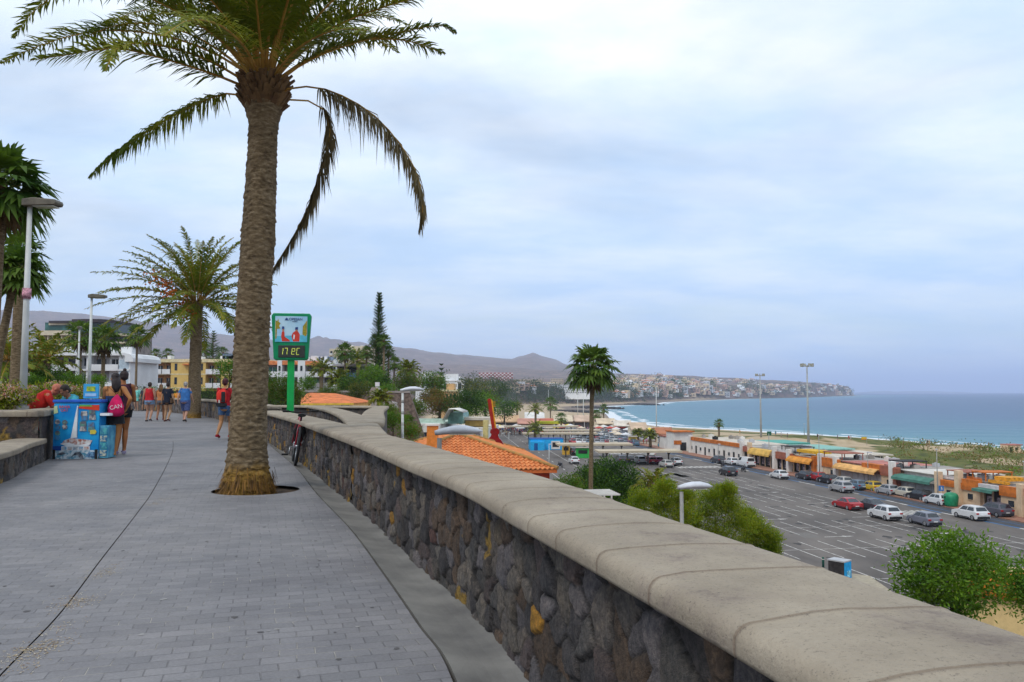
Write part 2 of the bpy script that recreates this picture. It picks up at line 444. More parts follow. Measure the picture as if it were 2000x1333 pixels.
edge = mth('LESS_THAN', mth('ADD', shore, mth('MULTIPLY', noise(0.08, 5), 12.0)), 13.0)
foam = mth('MAXIMUM', mth('MULTIPLY', surf, 0.8), mth('MULTIPLY', edge, 0.9))
foam = mth('MAXIMUM', foam, mth('MULTIPLY', mth('MULTIPLY', cap_, 0.10), mth('LESS_THAN', shore, 900.0)))
L.new(mixc(foam, colr, (0.72, 0.74, 0.76)), B.inputs['Base Color'])
rg = mth('ADD', mth('MULTIPLY', foam, 0.5), 0.42); L.new(rg, B.inputs['Roughness'])
h1 = noise(0.35, 5, 0.65, mpn.outputs[0]); h2 = noise(0.05, 5, 0.6, mpn.outputs[0])
bp = N.new('ShaderNodeBump'); bp.inputs['Distance'].default_value = 1.0; bp.inputs['Strength'].default_value = 1.0
L.new(mth('ADD', mth('MULTIPLY', h1, 0.7), mth('MULTIPLY', h2, 4.0)), bp.inputs['Height']); L.new(bp.outputs[0], B.inputs['Normal'])
sea = np_mesh('sea', np.stack([XS, YS, np.full_like(XS, SEA)], -1).reshape(-1, 3), grid_faces(len(r2_), len(az2)), ms, attrs={'shore': ('FLOAT', sd)})
tag(sea, 'calm blue green sea with white surf along the beach', kind='structure')

# low far coast on the horizon beyond the headland
def rise(px0, px1, r0, depth, hmax, seed, name, label):
    n = 60; V = []; rows = 7
    for j in range(rows):
        for i in range(n):
            px = px0 + (px1 - px0) * i / (n - 1); r = r0 + depth * j / (rows - 1)
            edge_ = math.sin(math.pi * i / (n - 1)) ** 0.4 * math.sin(math.pi * j / (rows - 1))
            z = SEA - 5 + (5 + hmax * (0.35 + fbm(np.array([px / 25.0]), np.array([seed + j * 0.6]), 4)[0])) * edge_
            V.append(((px - 1000) / F_PX * r, r, z))
    o = np_mesh(name, V, grid_faces(rows, n), mat('far_land', (0.10, 0.09, 0.08), scale=0.002))
    tag(o, label, kind='structure')
rise(1660, 1900, 15000, 2500, 40, 3, 'hills', 'faint low coast on the sea horizon beyond the headland')
# ================================================================== promenade
def sheet(name, poly, z, m, kind='structure', label=None, thick=None):
    b = MB(); b.prism([(p[0], p[1]) for p in poly], z - (thick or 0.06), z, 0)
    o = b.build(name, m); tag(o, label, kind=kind); return o
def along(pts, n):
    """resample a polyline smoothly (Catmull-Rom)"""
    pts = [Vector(p) for p in pts]; out = []
    P_ = [pts[0] * 2 - pts[1]] + pts + [pts[-1] * 2 - pts[-2]]
    for i in range(1, len(P_) - 2):
        for k in range(n):
            t = k / n; a, b, c, d = P_[i - 1], P_[i], P_[i + 1], P_[i + 2]
            out.append(0.5 * ((2 * b) + (c - a) * t + (2 * a - 5 * b + 4 * c - d) * t * t + (3 * b - a - 3 * c + d) * t ** 3))
    out.append(pts[-1]); return out
# foot of the parapet on the path side, near to far
WB = [(0.95, 0.6), (0.66, 1.9)] + [tuple(G(a, b)[:2]) for a, b in ((1048, 1328), (964, 1228), (900, 1166), (815, 1092), (711, 997), (629, 932), (584, 897), (524, 861.5))] + [(-9.4, 29.5), (-13.2, 38.0), (-17.5, 46.5), (-24, 56.5), (-33, 64), (-46, 70)]
WB = [(1.75, -2.0), (1.35, -0.7)] + WB
WBs = along([(a, b, 0) for a, b in WB], 16)
GUT = [(1.05, -2.0), (0.62, -0.6), (0.2, 1.2)] + [tuple(G(a, b)[:2]) for a, b in ((890, 1333), (818, 1218), (750, 1120), (684, 1032), (620, 965), (580, 915), (545, 885), (515, 862))] + [(-9.75, 29.3), (-13.5, 37.6)]
GUTs = along([(a, b, 0) for a, b in GUT], 8)
JNT = [(-1.6, 1.2)] + [tuple(G(a, b)[:2]) for a, b in ((0, 1320), (120, 1195), (200, 1090), (270, 1000), (300, 957), (330, 900), (338, 875), (335, 850), (322, 832), (300, 820))]
JNTs = along([(a, b, 0) for a, b in JNT], 8)
LEFT = [(-4.4, 1.0), (-5.4, 4.5), (-6.4, 8.4), tuple(G(0, 945)[:2]), tuple(G(50, 918)[:2]), tuple(G(100, 892)[:2]), (-12.6, 23.0), (-17.0, 31), (-23, 40), (-34, 50)]
LEFTs = along([(a, b, 0) for a, b in LEFT], 8)
stamp = mat('stamped_concrete', (0.2, 0.2, 0.2))
N, L, B = nodes_of(stamp)
for n in list(N):
    if n.type not in ('BSDF_PRINCIPLED', 'OUTPUT_MATERIAL'): N.remove(n)
geo = N.new('ShaderNodeNewGeometry')
mpn = N.new('ShaderNodeMapping'); mpn.inputs['Rotation'].default_value = (0, 0, R(-17)); L.new(geo.outputs['Position'], mpn.inputs[0])
dn = N.new('ShaderNodeTexNoise'); dn.inputs['Scale'].default_value = 0.9; dn.inputs['Detail'].default_value = 2; L.new(mpn.outputs[0], dn.inputs['Vector'])
dsub = N.new('ShaderNodeVectorMath'); dsub.operation = 'MULTIPLY_ADD'; L.new(dn.outputs['Color'], dsub.inputs[0]); dsub.inputs[1].default_value = (0.10, 0.07, 0); L.new(mpn.outputs[0], dsub.inputs[2])
br = N.new('ShaderNodeTexBrick'); L.new(dsub.outputs[0], br.inputs['Vector'])
br.inputs['Scale'].default_value = 1.0; br.inputs['Brick Width'].default_value = 0.175; br.inputs['Row Height'].default_value = 0.108; br.inputs['Mortar Size'].default_value = 0.0045; br.inputs['Mortar Smooth'].default_value = 0.6
br.offset = 0.5
br.inputs['Color1'].default_value = (0.172, 0.169, 0.176, 1); br.inputs['Color2'].default_value = (0.212, 0.207, 0.214, 1); br.inputs['Mortar'].default_value = (0.150, 0.146, 0.150, 1)
base = br.outputs['Color']
wear = ramp(noise(0.8, 7, 0.65), [(0.3, (0.78, 0.78, 0.80)), (0.7, (1.16, 1.13, 1.10))])
fine = ramp(noise(60, 3, 0.7), [(0.3, (0.86, 0.86, 0.86)), (0.7, (1.12, 1.12, 1.12))])
def mul(a, b_):
    x = N.new('ShaderNodeMix'); x.data_type = 'RGBA'; x.blend_type = 'MULTIPLY'; x.inputs[0].default_value = 1.0; L.new(a, x.inputs[6]); L.new(b_, x.inputs[7]); return x.outputs[2]
c0 = mul(mul(base, wear), fine)
fill = ramp(noise(2.6, 5, 0.7), [(0.50, (0, 0, 0)), (0.62, (1, 1, 1))])
patch_ = ramp(noise(0.35, 6, 0.7), [(0.38, (0.84, 0.83, 0.84)), (0.5, (1, 1, 1)), (0.64, (1.10, 1.08, 1.05))])
c0 = mul(c0, patch_)      # joints filled with pale grit in places
fm = mth('MULTIPLY', br.outputs['Fac'], fill)
L.new(mixc(fm, c0, (0.30, 0.28, 0.25)), B.inputs['Base Color']); B.inputs['Roughness'].default_value = 0.72; B.inputs['Specular IOR Level'].default_value = 0.3
bp = N.new('ShaderNodeBump'); bp.inputs['Distance'].default_value = 0.0045; bp.inputs['Strength'].default_value = 0.8
hh = mth('ADD', mth('MULTIPLY', br.outputs['Fac'], -1.0), mth('MULTIPLY', noise(28, 4), 0.35)); L.new(hh, bp.inputs['Height']); L.new(bp.outputs[0], B.inputs['Normal'])

def strip(name, A, Bp, z, m, label, sub=10, warp=None):
    """sheet between two polylines, subdivided"""
    n = max(len(A), len(Bp))
    def rs(Q):
        L_ = [0]
        for a, b in zip(Q[:-1], Q[1:]): L_.append(L_[-1] + (b - a).length)
        ts = np.linspace(0, L_[-1], n); return np.stack([np.interp(ts, L_, [q[k] for q in Q]) for k in (0, 1)], -1)
    a, b = rs(A), rs(Bp); t = np.linspace(0, 1, sub + 1)[None, :, None]
    g = a[:, None] * (1 - t) + b[:, None] * t
    zz = np.full(g.shape[:2] + (1,), z) if warp is None else (z + warp(t[..., 0]) + 0 * g[..., :1][..., 0])[..., None]
    V = np.concatenate([g, zz], -1)
    # skirts
    V = np.concatenate([V[:, :1] - [0, 0, 0.06], V, V[:, -1:] - [0, 0, 0.06]], 1)
    o = np_mesh(name, V.reshape(-1, 3), grid_faces(V.shape[0], V.shape[1]), m, smooth=False); tag(o, label, kind='structure'); return o
def match(Q, y0=None, y1=None): return [q for q in Q if (y0 is None or q.y >= y0) and (y1 is None or q.y <= y1)]
def at_y(Q, y):
    for a, b in zip(Q[:-1], Q[1:]):
        if (a.y - y) * (b.y - y) <= 0 and a.y != b.y: t = (y - a.y) / (b.y - a.y); return a.lerp(b, t)
    return Q[-1]
ys = np.concatenate([np.arange(-2.0, 22.5, 0.25)])
def xs(Q, dx=0): return [Vector((at_y(Q, y).x + dx, y, 0)) for y in ys]
JX = [Vector((at_y(JNTs, y).x if y >= 1.2 else -1.6 + (1.2 - y) * 0.35, y, 0)) for y in ys]
GX = [Vector((at_y(GUTs, y).x, y, 0)) for y in ys]
LX = [Vector((at_y(LEFTs, y).x if y >= 1.0 else -4.4 + (1 - y) * 0.3, y, 0)) for y in ys]
WX = [Vector((at_y(WBs, y).x + 0.12, y, 0)) for y in ys]
off = lambda Q, d: [q + Vector((d, 0, 0)) for q in Q]
# the right slab has a round opening for the palm
PALM = G(486, 958); PIT_C = Vector((PALM.x + 0.09, PALM.y + 0.02, 0)); PIT_R = 0.575
def grid_sheet(name, A, Bp, z, m, label, hole=None, nx=60, sy=None):
    a = np.array([[q.x, q.y] for q in A]); b = np.array([[q.x, q.y] for q in Bp])
    t = np.linspace(0, 1, nx)[None, :, None]; g = a[:, None] * (1 - t) + b[:, None] * t
    V = np.concatenate([g, np.full(g.shape[:2] + (1,), z)], -1); nr, nc = V.shape[:2]; F_ = grid_faces(nr, nc); V = V.reshape(-1, 3)
    if hole is not None:
        c, r = hole; d = np.hypot(V[:, 0] - c.x, V[:, 1] - c.y); ins = d < r
        F_ = F_[~ins[F_].all(1)]
        k = ins; V[k, 0] = c.x + (V[k, 0] - c.x) * r / np.maximum(d[k], 1e-3); V[k, 1] = c.y + (V[k, 1] - c.y) * r / np.maximum(d[k], 1e-3)
    o = np_mesh(name, V, F_, m, smooth=False); tag(o, label, kind='structure'); return o
ys = np.arange(-2.0, 22.5, 0.1)
JX = [Vector((at_y(JNTs, y).x if y >= 1.2 else -1.6 + (1.2 - y) * 0.35, y, 0)) for y in ys]
GX = [Vector((at_y(GUTs, y).x, y, 0)) for y in ys]
LX = [Vector((at_y(LEFTs, y).x if y >= 1.0 else -4.4 + (1 - y) * 0.3, y, 0)) for y in ys]
WX = [Vector((at_y(WBs, y).x + 0.14, y, 0)) for y in ys]
grid_sheet('path', off(JX, 0.005), off(GX, -0.012), 0.0, stamp, 'stamped grey brick pattern path between the long joint and the gutter', hole=(PIT_C, PIT_R), nx=64)
grid_sheet('path', LX, off(JX, -0.005), 0.0, stamp, 'stamped grey brick pattern path left of the long joint', nx=12)
# beyond the curve the whole width is one sheet
far_path = [(at_y(LEFTs, 22.4).x, 22.4), (-17.0, 31), (-23, 40), (-34, 50), (-70, 62), (-70, 84), (-46, 70.2), (-33, 64.2), (-24, 56.7), (-17.5, 46.7), (-13.2, 38.2), (-9.4, 29.7), (at_y(WBs, 22.4).x + 0.14, 22.4)]
sheet('path', far_path, 0.0, stamp, label='grey path curving left in the distance')
gutm = mat('gutter_concrete', (0.13, 0.125, 0.12), rough=0.8, scale=2.2, col2=(0.255, 0.245, 0.225), thr=(0.3, 0.7), bump=0.002, bscale=60, coords='Object')
strip('gutter', off(GX, 0.012), WX, -0.008, gutm, 'smooth dark concrete gutter at the foot of the parapet', sub=8, warp=lambda t: -0.035 * np.sin(np.pi * np.clip(t, 0, 1)))
dirt = mat('dirt', (0.05, 0.032, 0.02), rough=1.0, scale=9, col2=(0.10, 0.066, 0.04), bump=0.01)
sheet('dirt_bed', [(-8, -4), (3, -4), (0.9, 3), (-1, 8), (-3, 13), (-6.6, 22), (-20, 26), (-12, 12)], -0.045, dirt, label='dark soil under the slabs and in the palm pit')
tag(bpy.data.objects['dirt_bed'], 'dark soil showing in the open joint and the palm pit', kind='structure')

# leaf litter and pale grit that collects along the joint
rnd = random.Random(4)
b = MB()
lit = [(20, 1283, 60), (70, 1270, 200), (95, 1262, 130), (55, 1300, 60), (150, 1178, 210), (140, 1172, 60), (110, 1230, 60), (195, 1122, 110), (205, 1112, 50), (300, 985, 90), (318, 976, 60), (340, 930, 50)]
for px, py, n in lit:
    c = G(px, py)
    for k in range(n):
        d = Vector((rnd.gauss(0, 0.055), rnd.gauss(0, 0.10), 0)); p = c + d; q = rnd.uniform(0, 6.3); s_ = rnd.uniform(0.002, 0.007)
        a_ = Vector((math.cos(q), math.sin(q), 0)) * s_; b_ = Vector((-a_.y, a_.x, 0)) * rnd.uniform(.3, .7); z = rnd.uniform(0.002, 0.006)
        b.quad(p - a_ - b_ + Vector((0, 0, z)), p + a_ - b_ + Vector((0, 0, z * .5)), p + a_ + b_ + Vector((0, 0, z)), p - a_ + b_ + Vector((0, 0, z * .7)), rnd.choice([0, 0, 1, 2]))
tag(b.build('dry_litter', [mat('lit1', (0.36, 0.28, 0.17)), mat('lit2', (0.22, 0.14, 0.08)), mat('lit3', (0.45, 0.40, 0.32))]), 'pale dry grit and leaf litter caught along the joint', 'litter', kind='stuff')

# ------------------------------------------------------------------ parapets
CAPZ0, CAPZ1 = 0.715, 0.795
cop = mat('coping_concrete', (0.3, 0.27, 0.22))
N, L, B = nodes_of(cop)
for n in list(N):
    if n.type not in ('BSDF_PRINCIPLED', 'OUTPUT_MATERIAL'): N.remove(n)
geo = N.new('ShaderNodeNewGeometry')
c0 = ramp(noise(1.3, 8, 0.62), [(0.28, (0.215, 0.178, 0.132)), (0.52, (0.31, 0.26, 0.195)), (0.75, (0.385, 0.33, 0.255))])
speck = ramp(noise(85, 4, 0.85), [(0.33, (0.50, 0.49, 0.50)), (0.44, (1, 1, 1)), (0.62, (1, 1, 1)), (0.75, (1.22, 1.2, 1.15))])
stain = ramp(noise(3.4, 8, 0.75), [(0.34, (1.12, 1.12, 1.12)), (0.50, (1, 1, 1)), (0.57, (0.97, .96, .98)), (0.66, (0.72, 0.69, 0.74))])
c0 = mul(mul(c0, speck), stain)
L.new(mixc(attr('joint'), c0, (0.16, 0.105, 0.08)), B.inputs['Base Color']); B.inputs['Roughness'].default_value = 0.85
bp = N.new('ShaderNodeBump'); bp.inputs['Distance'].default_value = 0.004; L.new(mth('ADD', noise(90, 4, 0.7), mth('MULTIPLY', noise(9, 4), 2.0)), bp.inputs['Height']); L.new(bp.outputs[0], B.inputs['Normal'])
stone = mat('lava_stone', (0.06, 0.055, 0.05))
N, L, B = nodes_of(stone)
for n in list(N):
    if n.type not in ('BSDF_PRINCIPLED', 'OUTPUT_MATERIAL'): N.remove(n)
geo = N.new('ShaderNodeNewGeometry')
va = N.new('ShaderNodeAttribute'); va.attribute_name = 'col'
gr = ramp(noise(34, 8, 0.85), [(0.34, (0.40, 0.40, 0.42)), (0.5, (1, 1, 1)), (0.66, (2.0, 1.9, 1.75))])
gr2 = ramp(noise(7, 4, 0.6), [(0.3, (0.75, 0.78, 0.82)), (0.7, (1.3, 1.22, 1.12))])
L.new(mul(mul(va.outputs['Color'], gr), gr2), B.inputs['Base Color']); B.inputs['Roughness'].default_value = 0.8; B.inputs['Specular IOR Level'].default_value = 0.35
bp = N.new('ShaderNodeBump'); bp.inputs['Distance'].default_value = 0.016; L.new(mth('ADD', noise(30, 7, 0.8), noise(120, 3, 0.8)), bp.inputs['Height']); L.new(bp.outputs[0], B.inputs['Normal'])

def arclen(Q):
    L_ = [0.0]
    for a, b in zip(Q[:-1], Q[1:]): L_.append(L_[-1] + math.hypot(b.x - a.x, b.y - a.y))
    return np.array(L_)
def stone_face(path, z0, z1, step, parent, seed=0, cell=0.17, side=-1, relief=0.035, name='stone_face'):
    """wall face along a path, its stones standing proud of the joints; side -1 faces the left of the path"""
    L_ = arclen(path); zs = z1 if hasattr(z1, '__len__') else None
    S = [0.0]
    while S[-1] < L_[-1]: S.append(min(L_[-1], S[-1] + step(S[-1])))
    S = np.array(S); px_ = np.interp(S, L_, [q.x for q in path]); py_ = np.interp(S, L_, [q.y for q in path])
    tx = np.gradient(px_, S); ty = np.gradient(py_, S); l = np.hypot(tx, ty); tx /= l; ty /= l
    nx_, ny_ = (-ty, tx) if side < 0 else (ty, -tx)
    top = np.interp(S, L_, z1) if zs is not None else np.full_like(S, z1); bot = np.interp(S, L_, z0) if hasattr(z0, '__len__') else np.full_like(S, z0)
    nz_ = max(6, int((np.max(top - bot)) / step(0) * 1.0)); T = np.linspace(0, 1, nz_)
    SS = S[:, None] + 0 * T[None]; ZZ = bot[:, None] + (top - bot)[:, None] * T[None]
    wx = SS / (cell * 1.12) + 0.5 * (vnoise(SS * 5, ZZ * 5, seed) - .5); wy = ZZ / (cell * 1.05) + 0.5 * (vnoise(SS * 5, ZZ * 5, seed + 7) - .5) + 0.4 * np.floor(SS / 7)
    f1, f2, idn = worley(wx, wy, seed); g = np.clip((f2 - f1) / 0.24, 0, 1)
    bul = np.sqrt(np.clip(1 - (1 - g) ** 2, 0, 1)) * (0.55 + 0.9 * idn); disp = relief * (bul - 0.6) + relief * 0.6 * (fbm(SS * 20, ZZ * 20, 4, seed) - 0.45)
    Xn = px_[:, None] + nx_[:, None] * disp; Yn = py_[:, None] + ny_[:, None] * disp
    h = idn; pal = np.array([[.085, .079, .075], [.066, .060, .060], [.11, .096, .086], [.082, .064, .062], [.13, .115, .10], [.05, .046, .048], [.10, .07, .05], [.12, .11, .115], [.33, .17, .025], [.08, .042, .036], [.07, .066, .07], [.15, .12, .085]])
    ci = (h * 977 % 1 * 64).astype(int); ci = np.where(ci > 11, ci % 8, ci); col = pal[ci] * (.82 + .55 * _h(np.floor(h * 5000), np.floor(h * 77), 5))[..., None]
    lich = (fbm(SS * 3.1, ZZ * 2.2 + 4, 4, seed + 20) > 0.70)[..., None]; col = np.where(lich, np.array([.30, .19, .04]), col)
    gap = np.clip((g - 0.05) / 0.22, 0, 1)[..., None]; mort = np.array([.022, .019, .018]) + 0.03 * vnoise(SS * 30, ZZ * 30, 3)[..., None]
    col = col * gap + mort * (1 - gap)
    col = np.concatenate([col, np.ones(col.shape[:2] + (1,))], -1)
    return np_mesh(name, np.stack([Xn, Yn, ZZ], -1).reshape(-1, 3), grid_faces(len(S), nz_), stone, parent, attrs={'col': ('FLOAT_COLOR', col.reshape(-1, 4))})
def coping(path, prof, z, parent, pitch=0.43, side=-1, seed=1, fine_to=9.0, name='coping', phase=0.0):
    """sweep of a rounded cap; prof = (outwards-from-face, height) pairs; joints every pitch metres"""
    L_ = arclen(path); total = L_[-1]; S = [0.0]; rj = random.Random(seed); joints = []
    s_ = phase
    while s_ < total: joints.append(s_ + rj.uniform(-.03, .03)); s_ += pitch if s_ < 22 else pitch * 2
    S = set(np.linspace(0, total, int(total / 0.12)).tolist())
    for j in joints:
        for d in (-0.03, -0.012, -0.0055, -0.0025, 0.0025, 0.0055, 0.012, 0.03): S.add(max(0, min(total, j + d)))
    S = np.array(sorted(S)); px_ = np.interp(S, L_, [q.x for q in path]); py_ = np.interp(S, L_, [q.y for q in path])
    px2 = np.interp(S + 0.05, L_, [q.x for q in path]) - np.interp(S - 0.05, L_, [q.x for q in path]); py2 = np.interp(S + 0.05, L_, [q.y for q in path]) - np.interp(S - 0.05, L_, [q.y for q in path])
    l = np.hypot(px2, py2); tx, ty = px2 / l, py2 / l; nx_, ny_ = (-ty, tx) if side < 0 else (ty, -tx)
    JJ = np.array(joints); dj = np.min(np.abs(S[:, None] - JJ[None]), 1) if len(JJ) else np.full_like(S, 9)
    jn = np.argmin(np.abs(S[:, None] - JJ[None]), 1) if len(JJ) else np.zeros(len(S), int)
    vis = np.array([rj.uniform(.35, 1) for _ in joints]) if joints else np.array([1.0])
    depth = np.where(dj < 0.003, 0.010, np.where(dj < 0.006, -0.003, 0)) ; jm = np.where(dj < 0.003, 1.0, np.where(dj < 0.006, 0.35, 0)) * vis[jn]
    u = np.array([p[0] for p in prof]); v = np.array([p[1] for p in prof]); K = len(prof)
    wob = 0.030 * (vnoise(u[None, :] * 6 + jn[:, None] * 3.3, jn[:, None] * 7.1 + 0 * u[None], seed) - 0.5) * np.clip(1 - dj / 0.1, 0, 1)[:, None] * 1.6
    zb = z if not hasattr(z, '__len__') else np.interp(S, L_, z)[:, None]
    cu = 0.5 * (u.min() + u.max()); uu = u[None] - np.sign(u[None] - cu) * depth[:, None] * 0.7 * (np.abs(u[None] - cu) > 0.2); vv = v[None] - depth[:, None] * (v[None] > 0.03)
    vv = vv + 0.006 * (fbm(S[:, None] * 2.3 + 0 * u[None], u[None] * 4 + 0 * S[:, None], 3, seed) - 0.45)
    Xn = px_[:, None] + nx_[:, None] * uu + tx[:, None] * wob; Yn = py_[:, None] + ny_[:, None] * uu + ty[:, None] * wob; Zn = zb + vv
    Zn = Zn + 0 * Xn; J = np.repeat(jm[:, None], K, 1)
    e0 = [np.repeat(q[:1].mean(1, keepdims=True), K, 1) for q in (Xn, Yn, Zn)]; e1 = [np.repeat(q[-1:].mean(1, keepdims=True), K, 1) for q in (Xn, Yn, Zn)]
    Xn, Yn, Zn = [np.concatenate([a, q, c]) for a, q, c in zip(e0, (Xn, Yn, Zn), e1)]; J = np.concatenate([J[:1] * 0, J, J[:1] * 0])
    F_ = grid_faces(len(S) + 2, K, True)
    return np_mesh(name, np.stack([Xn, Yn, Zn], -1).reshape(-1, 3), F_, cop, parent, attrs={'joint': ('FLOAT', J)})
def cap_profile(w, over, t, crown=0.012, r=0.05):
    p = [(over - 0.004, 0.0), (over, 0.012)]
    for a in range(0, 91, 15): p.append((over - r + r * math.cos(R(a)), t - crown - r * 0.9 + r * 0.9 * math.sin(R(a))))
    for k in (0.2, 0.35, 0.5, 0.65, 0.8): p.append((over - w * k, t - crown * abs(1 - 2 * k) ** 1.6))
    for a in range(90, -1, -15): p.append((over - w + r - r * math.cos(R(a)), t - crown - r * 0.9 + r * 0.9 * math.sin(R(a))))
    p += [(over - w, 0.012), (over - w + 0.004, 0.0)]
    return p
wall = empty('parapet_wall', (0, 0, 0), 0, 'long low parapet of dark lava stones with rounded concrete coping beside the gutter', 'wall')
i1 = max(i for i, q in enumerate(WBs) if q.y < 23.6)
near_path = WBs[:i1 + 1]
stone_face(near_path, -0.06, CAPZ0 + 0.02, lambda s: 0.0125 if s < 11 else (0.022 if s < 19 else 0.05), wall, 3, cell=.145)
o_ = [q + Vector((0.48, 0.14, 0)) for q in near_path]
coping(near_path, cap_profile(0.60, 0.125, CAPZ1 - CAPZ0 + 0.012), CAPZ0, wall, phase=0.30)
def band(path, d0, z0, z1, m, parent, name='core', d1=None):
    b = MB(); n = len(path)
    for i in range(n):
        t = (path[min(i + 1, n - 1)] - path[max(i - 1, 0)]).normalized(); nn = Vector((t.y, -t.x, 0))
        for dd in (d0, d1):
            for zz in (z0, z1): b.v.append(tuple(path[i] + nn * dd + Vector((0, 0, zz))))
    for i in range(n - 1):
        a = i * 4; c = a + 4
        for q in ((a, a + 1, c + 1, c), (a + 2, c + 2, c + 3, a + 3), (a + 1, a + 3, c + 3, c + 1)): b.f.append(q); b.m.append(0); b.sm.append(False)
    return b.build(name, m, parent)
lava_plain = mat('lava_plain', (0.06, 0.055, 0.055), scale=6, col2=(0.14, 0.12, 0.10), bump=0.03, bscale=7)
band(near_path, 0.03, -0.3, CAPZ0 + 0.008, lava_plain, wall, 'wall_core', d1=0.40)
# far parapet past the palm, where the path curves left
wall2 = empty('parapet_wall', (0, 0, 0), 0, 'far stretch of the stone parapet where the path curves away left', 'wall')
far_w = WBs[i1 + 1:]
far_w = [far_w[0]] + [q for q in far_w if q.y > 26]
hz2 = [0.80 + 0.0 * q.y for q in far_w]
stone_face(far_w, -0.05, 0.83, lambda s: 0.06, wall2, 13, cell=0.24, relief=0.05)
coping(far_w, cap_profile(0.6, 0.12, 0.12), 0.82, wall2, pitch=1.6, fine_to=0)
band(far_w, 0.04, -0.3, 0.83, lava_plain, wall2, 'wall_core', d1=0.42)

# chewing gum spots and dark drips on the paving
rnd = random.Random(15); b = MB()
for k in range(230):
    y = 2.5 + 18 * rnd.random() ** 1.6; x = rnd.uniform(at_y(LEFTs, y).x + .3, at_y(GUTs, y).x - .15) if y < 22 else 0; r = rnd.uniform(.007, .022) * (1 + (rnd.random() < .05) * 1.0)
    if math.hypot(x - PIT_C.x, y - PIT_C.y) < .7: continue
    b.add([(x + r * math.cos(a) * rnd.uniform(.6, 1.2), y + r * math.sin(a) * rnd.uniform(.6, 1.2), .0025) for a in [q * .785 for q in range(8)]], [tuple(range(8))], rnd.choice([0, 0, 1]))
tag(b.build('gum_spots', [mat('gum_dark', (.09, .085, .085)), mat('gum_pale', (.27, .26, .25))]), 'small gum spots and drips trodden into the paving', 'spots', kind='stuff')
# ---- lookout landing: two more stone parapets outside the first
w2 = empty('parapet_wall', (0, 0, 0), 0, 'second stone parapet curving just outside the main one, behind the bicycle', 'wall')
pth = along([(-1.95, 10.2, 0), (-2.35, 12.2, 0), (-3.0, 15.4, 0), (-4.3, 20.7, 0), (-6.0, 26.6, 0), (-7.75, 31.7, 0)], 10)
stone_face(pth, -0.9, CAPZ0 + 0.01, lambda s: 0.045, w2, 23, cell=0.2)
coping(pth, cap_profile(0.55, 0.1, 0.095), CAPZ0, w2, phase=0.2, seed=5)
band(pth, 0.04, -1.2, CAPZ0 + 0.004, lava_plain, w2, 'wall_core', d1=0.38)
w3 = empty('parapet_wall', (0, 0, 0), 0, 'outermost stone parapet turning a corner round the lookout landing', 'wall')
pa = along([(-10.1, 32.9, 0), (-8.0, 32.0, 0), (-5.05, 31.0, 0)], 8); pb = along([(-5.05, 31.0, 0), (-4.15, 24, 0), (-3.05, 17.0, 0), (-2.65, 14.2, 0)], 10)
for q, sdn in ((pa, 31), (pb, 37)):
    stone_face(q, -1.5, CAPZ0 + 0.01, lambda s: 0.06, w3, sdn, cell=0.24, side=1)
    coping(q, cap_profile(0.55, 0.1, 0.095), CAPZ0 + (0.003 if sdn == 37 else 0), w3, side=1, seed=sdn)
    band([Vector((a.x, a.y, 0)) for a in q], -0.38, -1.8, CAPZ0 + 0.004, lava_plain, w3, 'wall_core', d1=-0.04)

# ---- low bench wall and planter on the left
bw = empty('bench_wall', (0, 0, 0), 0, 'low stone bench wall with worn concrete top along the left edge of the path', 'bench')
lp = [q for q in LEFTs if 3 < q.y < 16.2]
stone_face(lp, -0.05, 0.37, lambda s: 0.03, bw, 41, side=1, cell=0.16, relief=0.025)
coping(lp, cap_profile(0.62, 0.05, 0.1, r=0.03), 0.36, bw, side=1, pitch=1.4, seed=8, name='seat')
band(lp, -0.5, -0.2, 0.365, lava_plain, bw, 'wall_core', d1=-0.03)
pw = empty('planter_wall', (0, 0, 0), 0, 'taller stone planter wall with thick concrete top holding the flower bed', 'wall')
A_ = P(88, 800, 15.8); pq = [(-30, 13.2, 0), (-16, 14.6, 0), (A_.x - 0.05, 15.7, 0)]
pq2 = [(A_.x - 0.05, 15.7, 0), (A_.x - 1.6, 19.5, 0), (-13.6, 25, 0), (-18.5, 33.5, 0), (-25, 42, 0), (-34, 50.5, 0)]
for q, sdn in ((along(pq, 12), 51), (along(pq2, 10), 57)):
    stone_face(q, -0.1, 0.86, lambda s: 0.04 if sdn == 51 else 0.09, pw, sdn, side=1, cell=0.17 if sdn == 51 else .25)
    coping(q, cap_profile(0.5, 0.08, 0.13, r=0.04), 0.86 + (0.002 if sdn == 57 else 0), pw, side=1, pitch=1.5, seed=sdn)
soil = mat('bed_soil', (0.07, 0.05, 0.03), scale=3, col2=(0.12, 0.09, 0.05))
sheet('planting_bed', [(-60, 10), (-30, 13.4), (-16, 14.8), (A_.x - 0.3, 15.95), (A_.x - 1.9, 19.6), (-13.9, 25.1), (-18.8, 33.6), (-25.3, 42.2), (-34, 50.8), (-90, 60), (-140, 40)], 0.80, soil, label='brown soil of the raised flower bed')

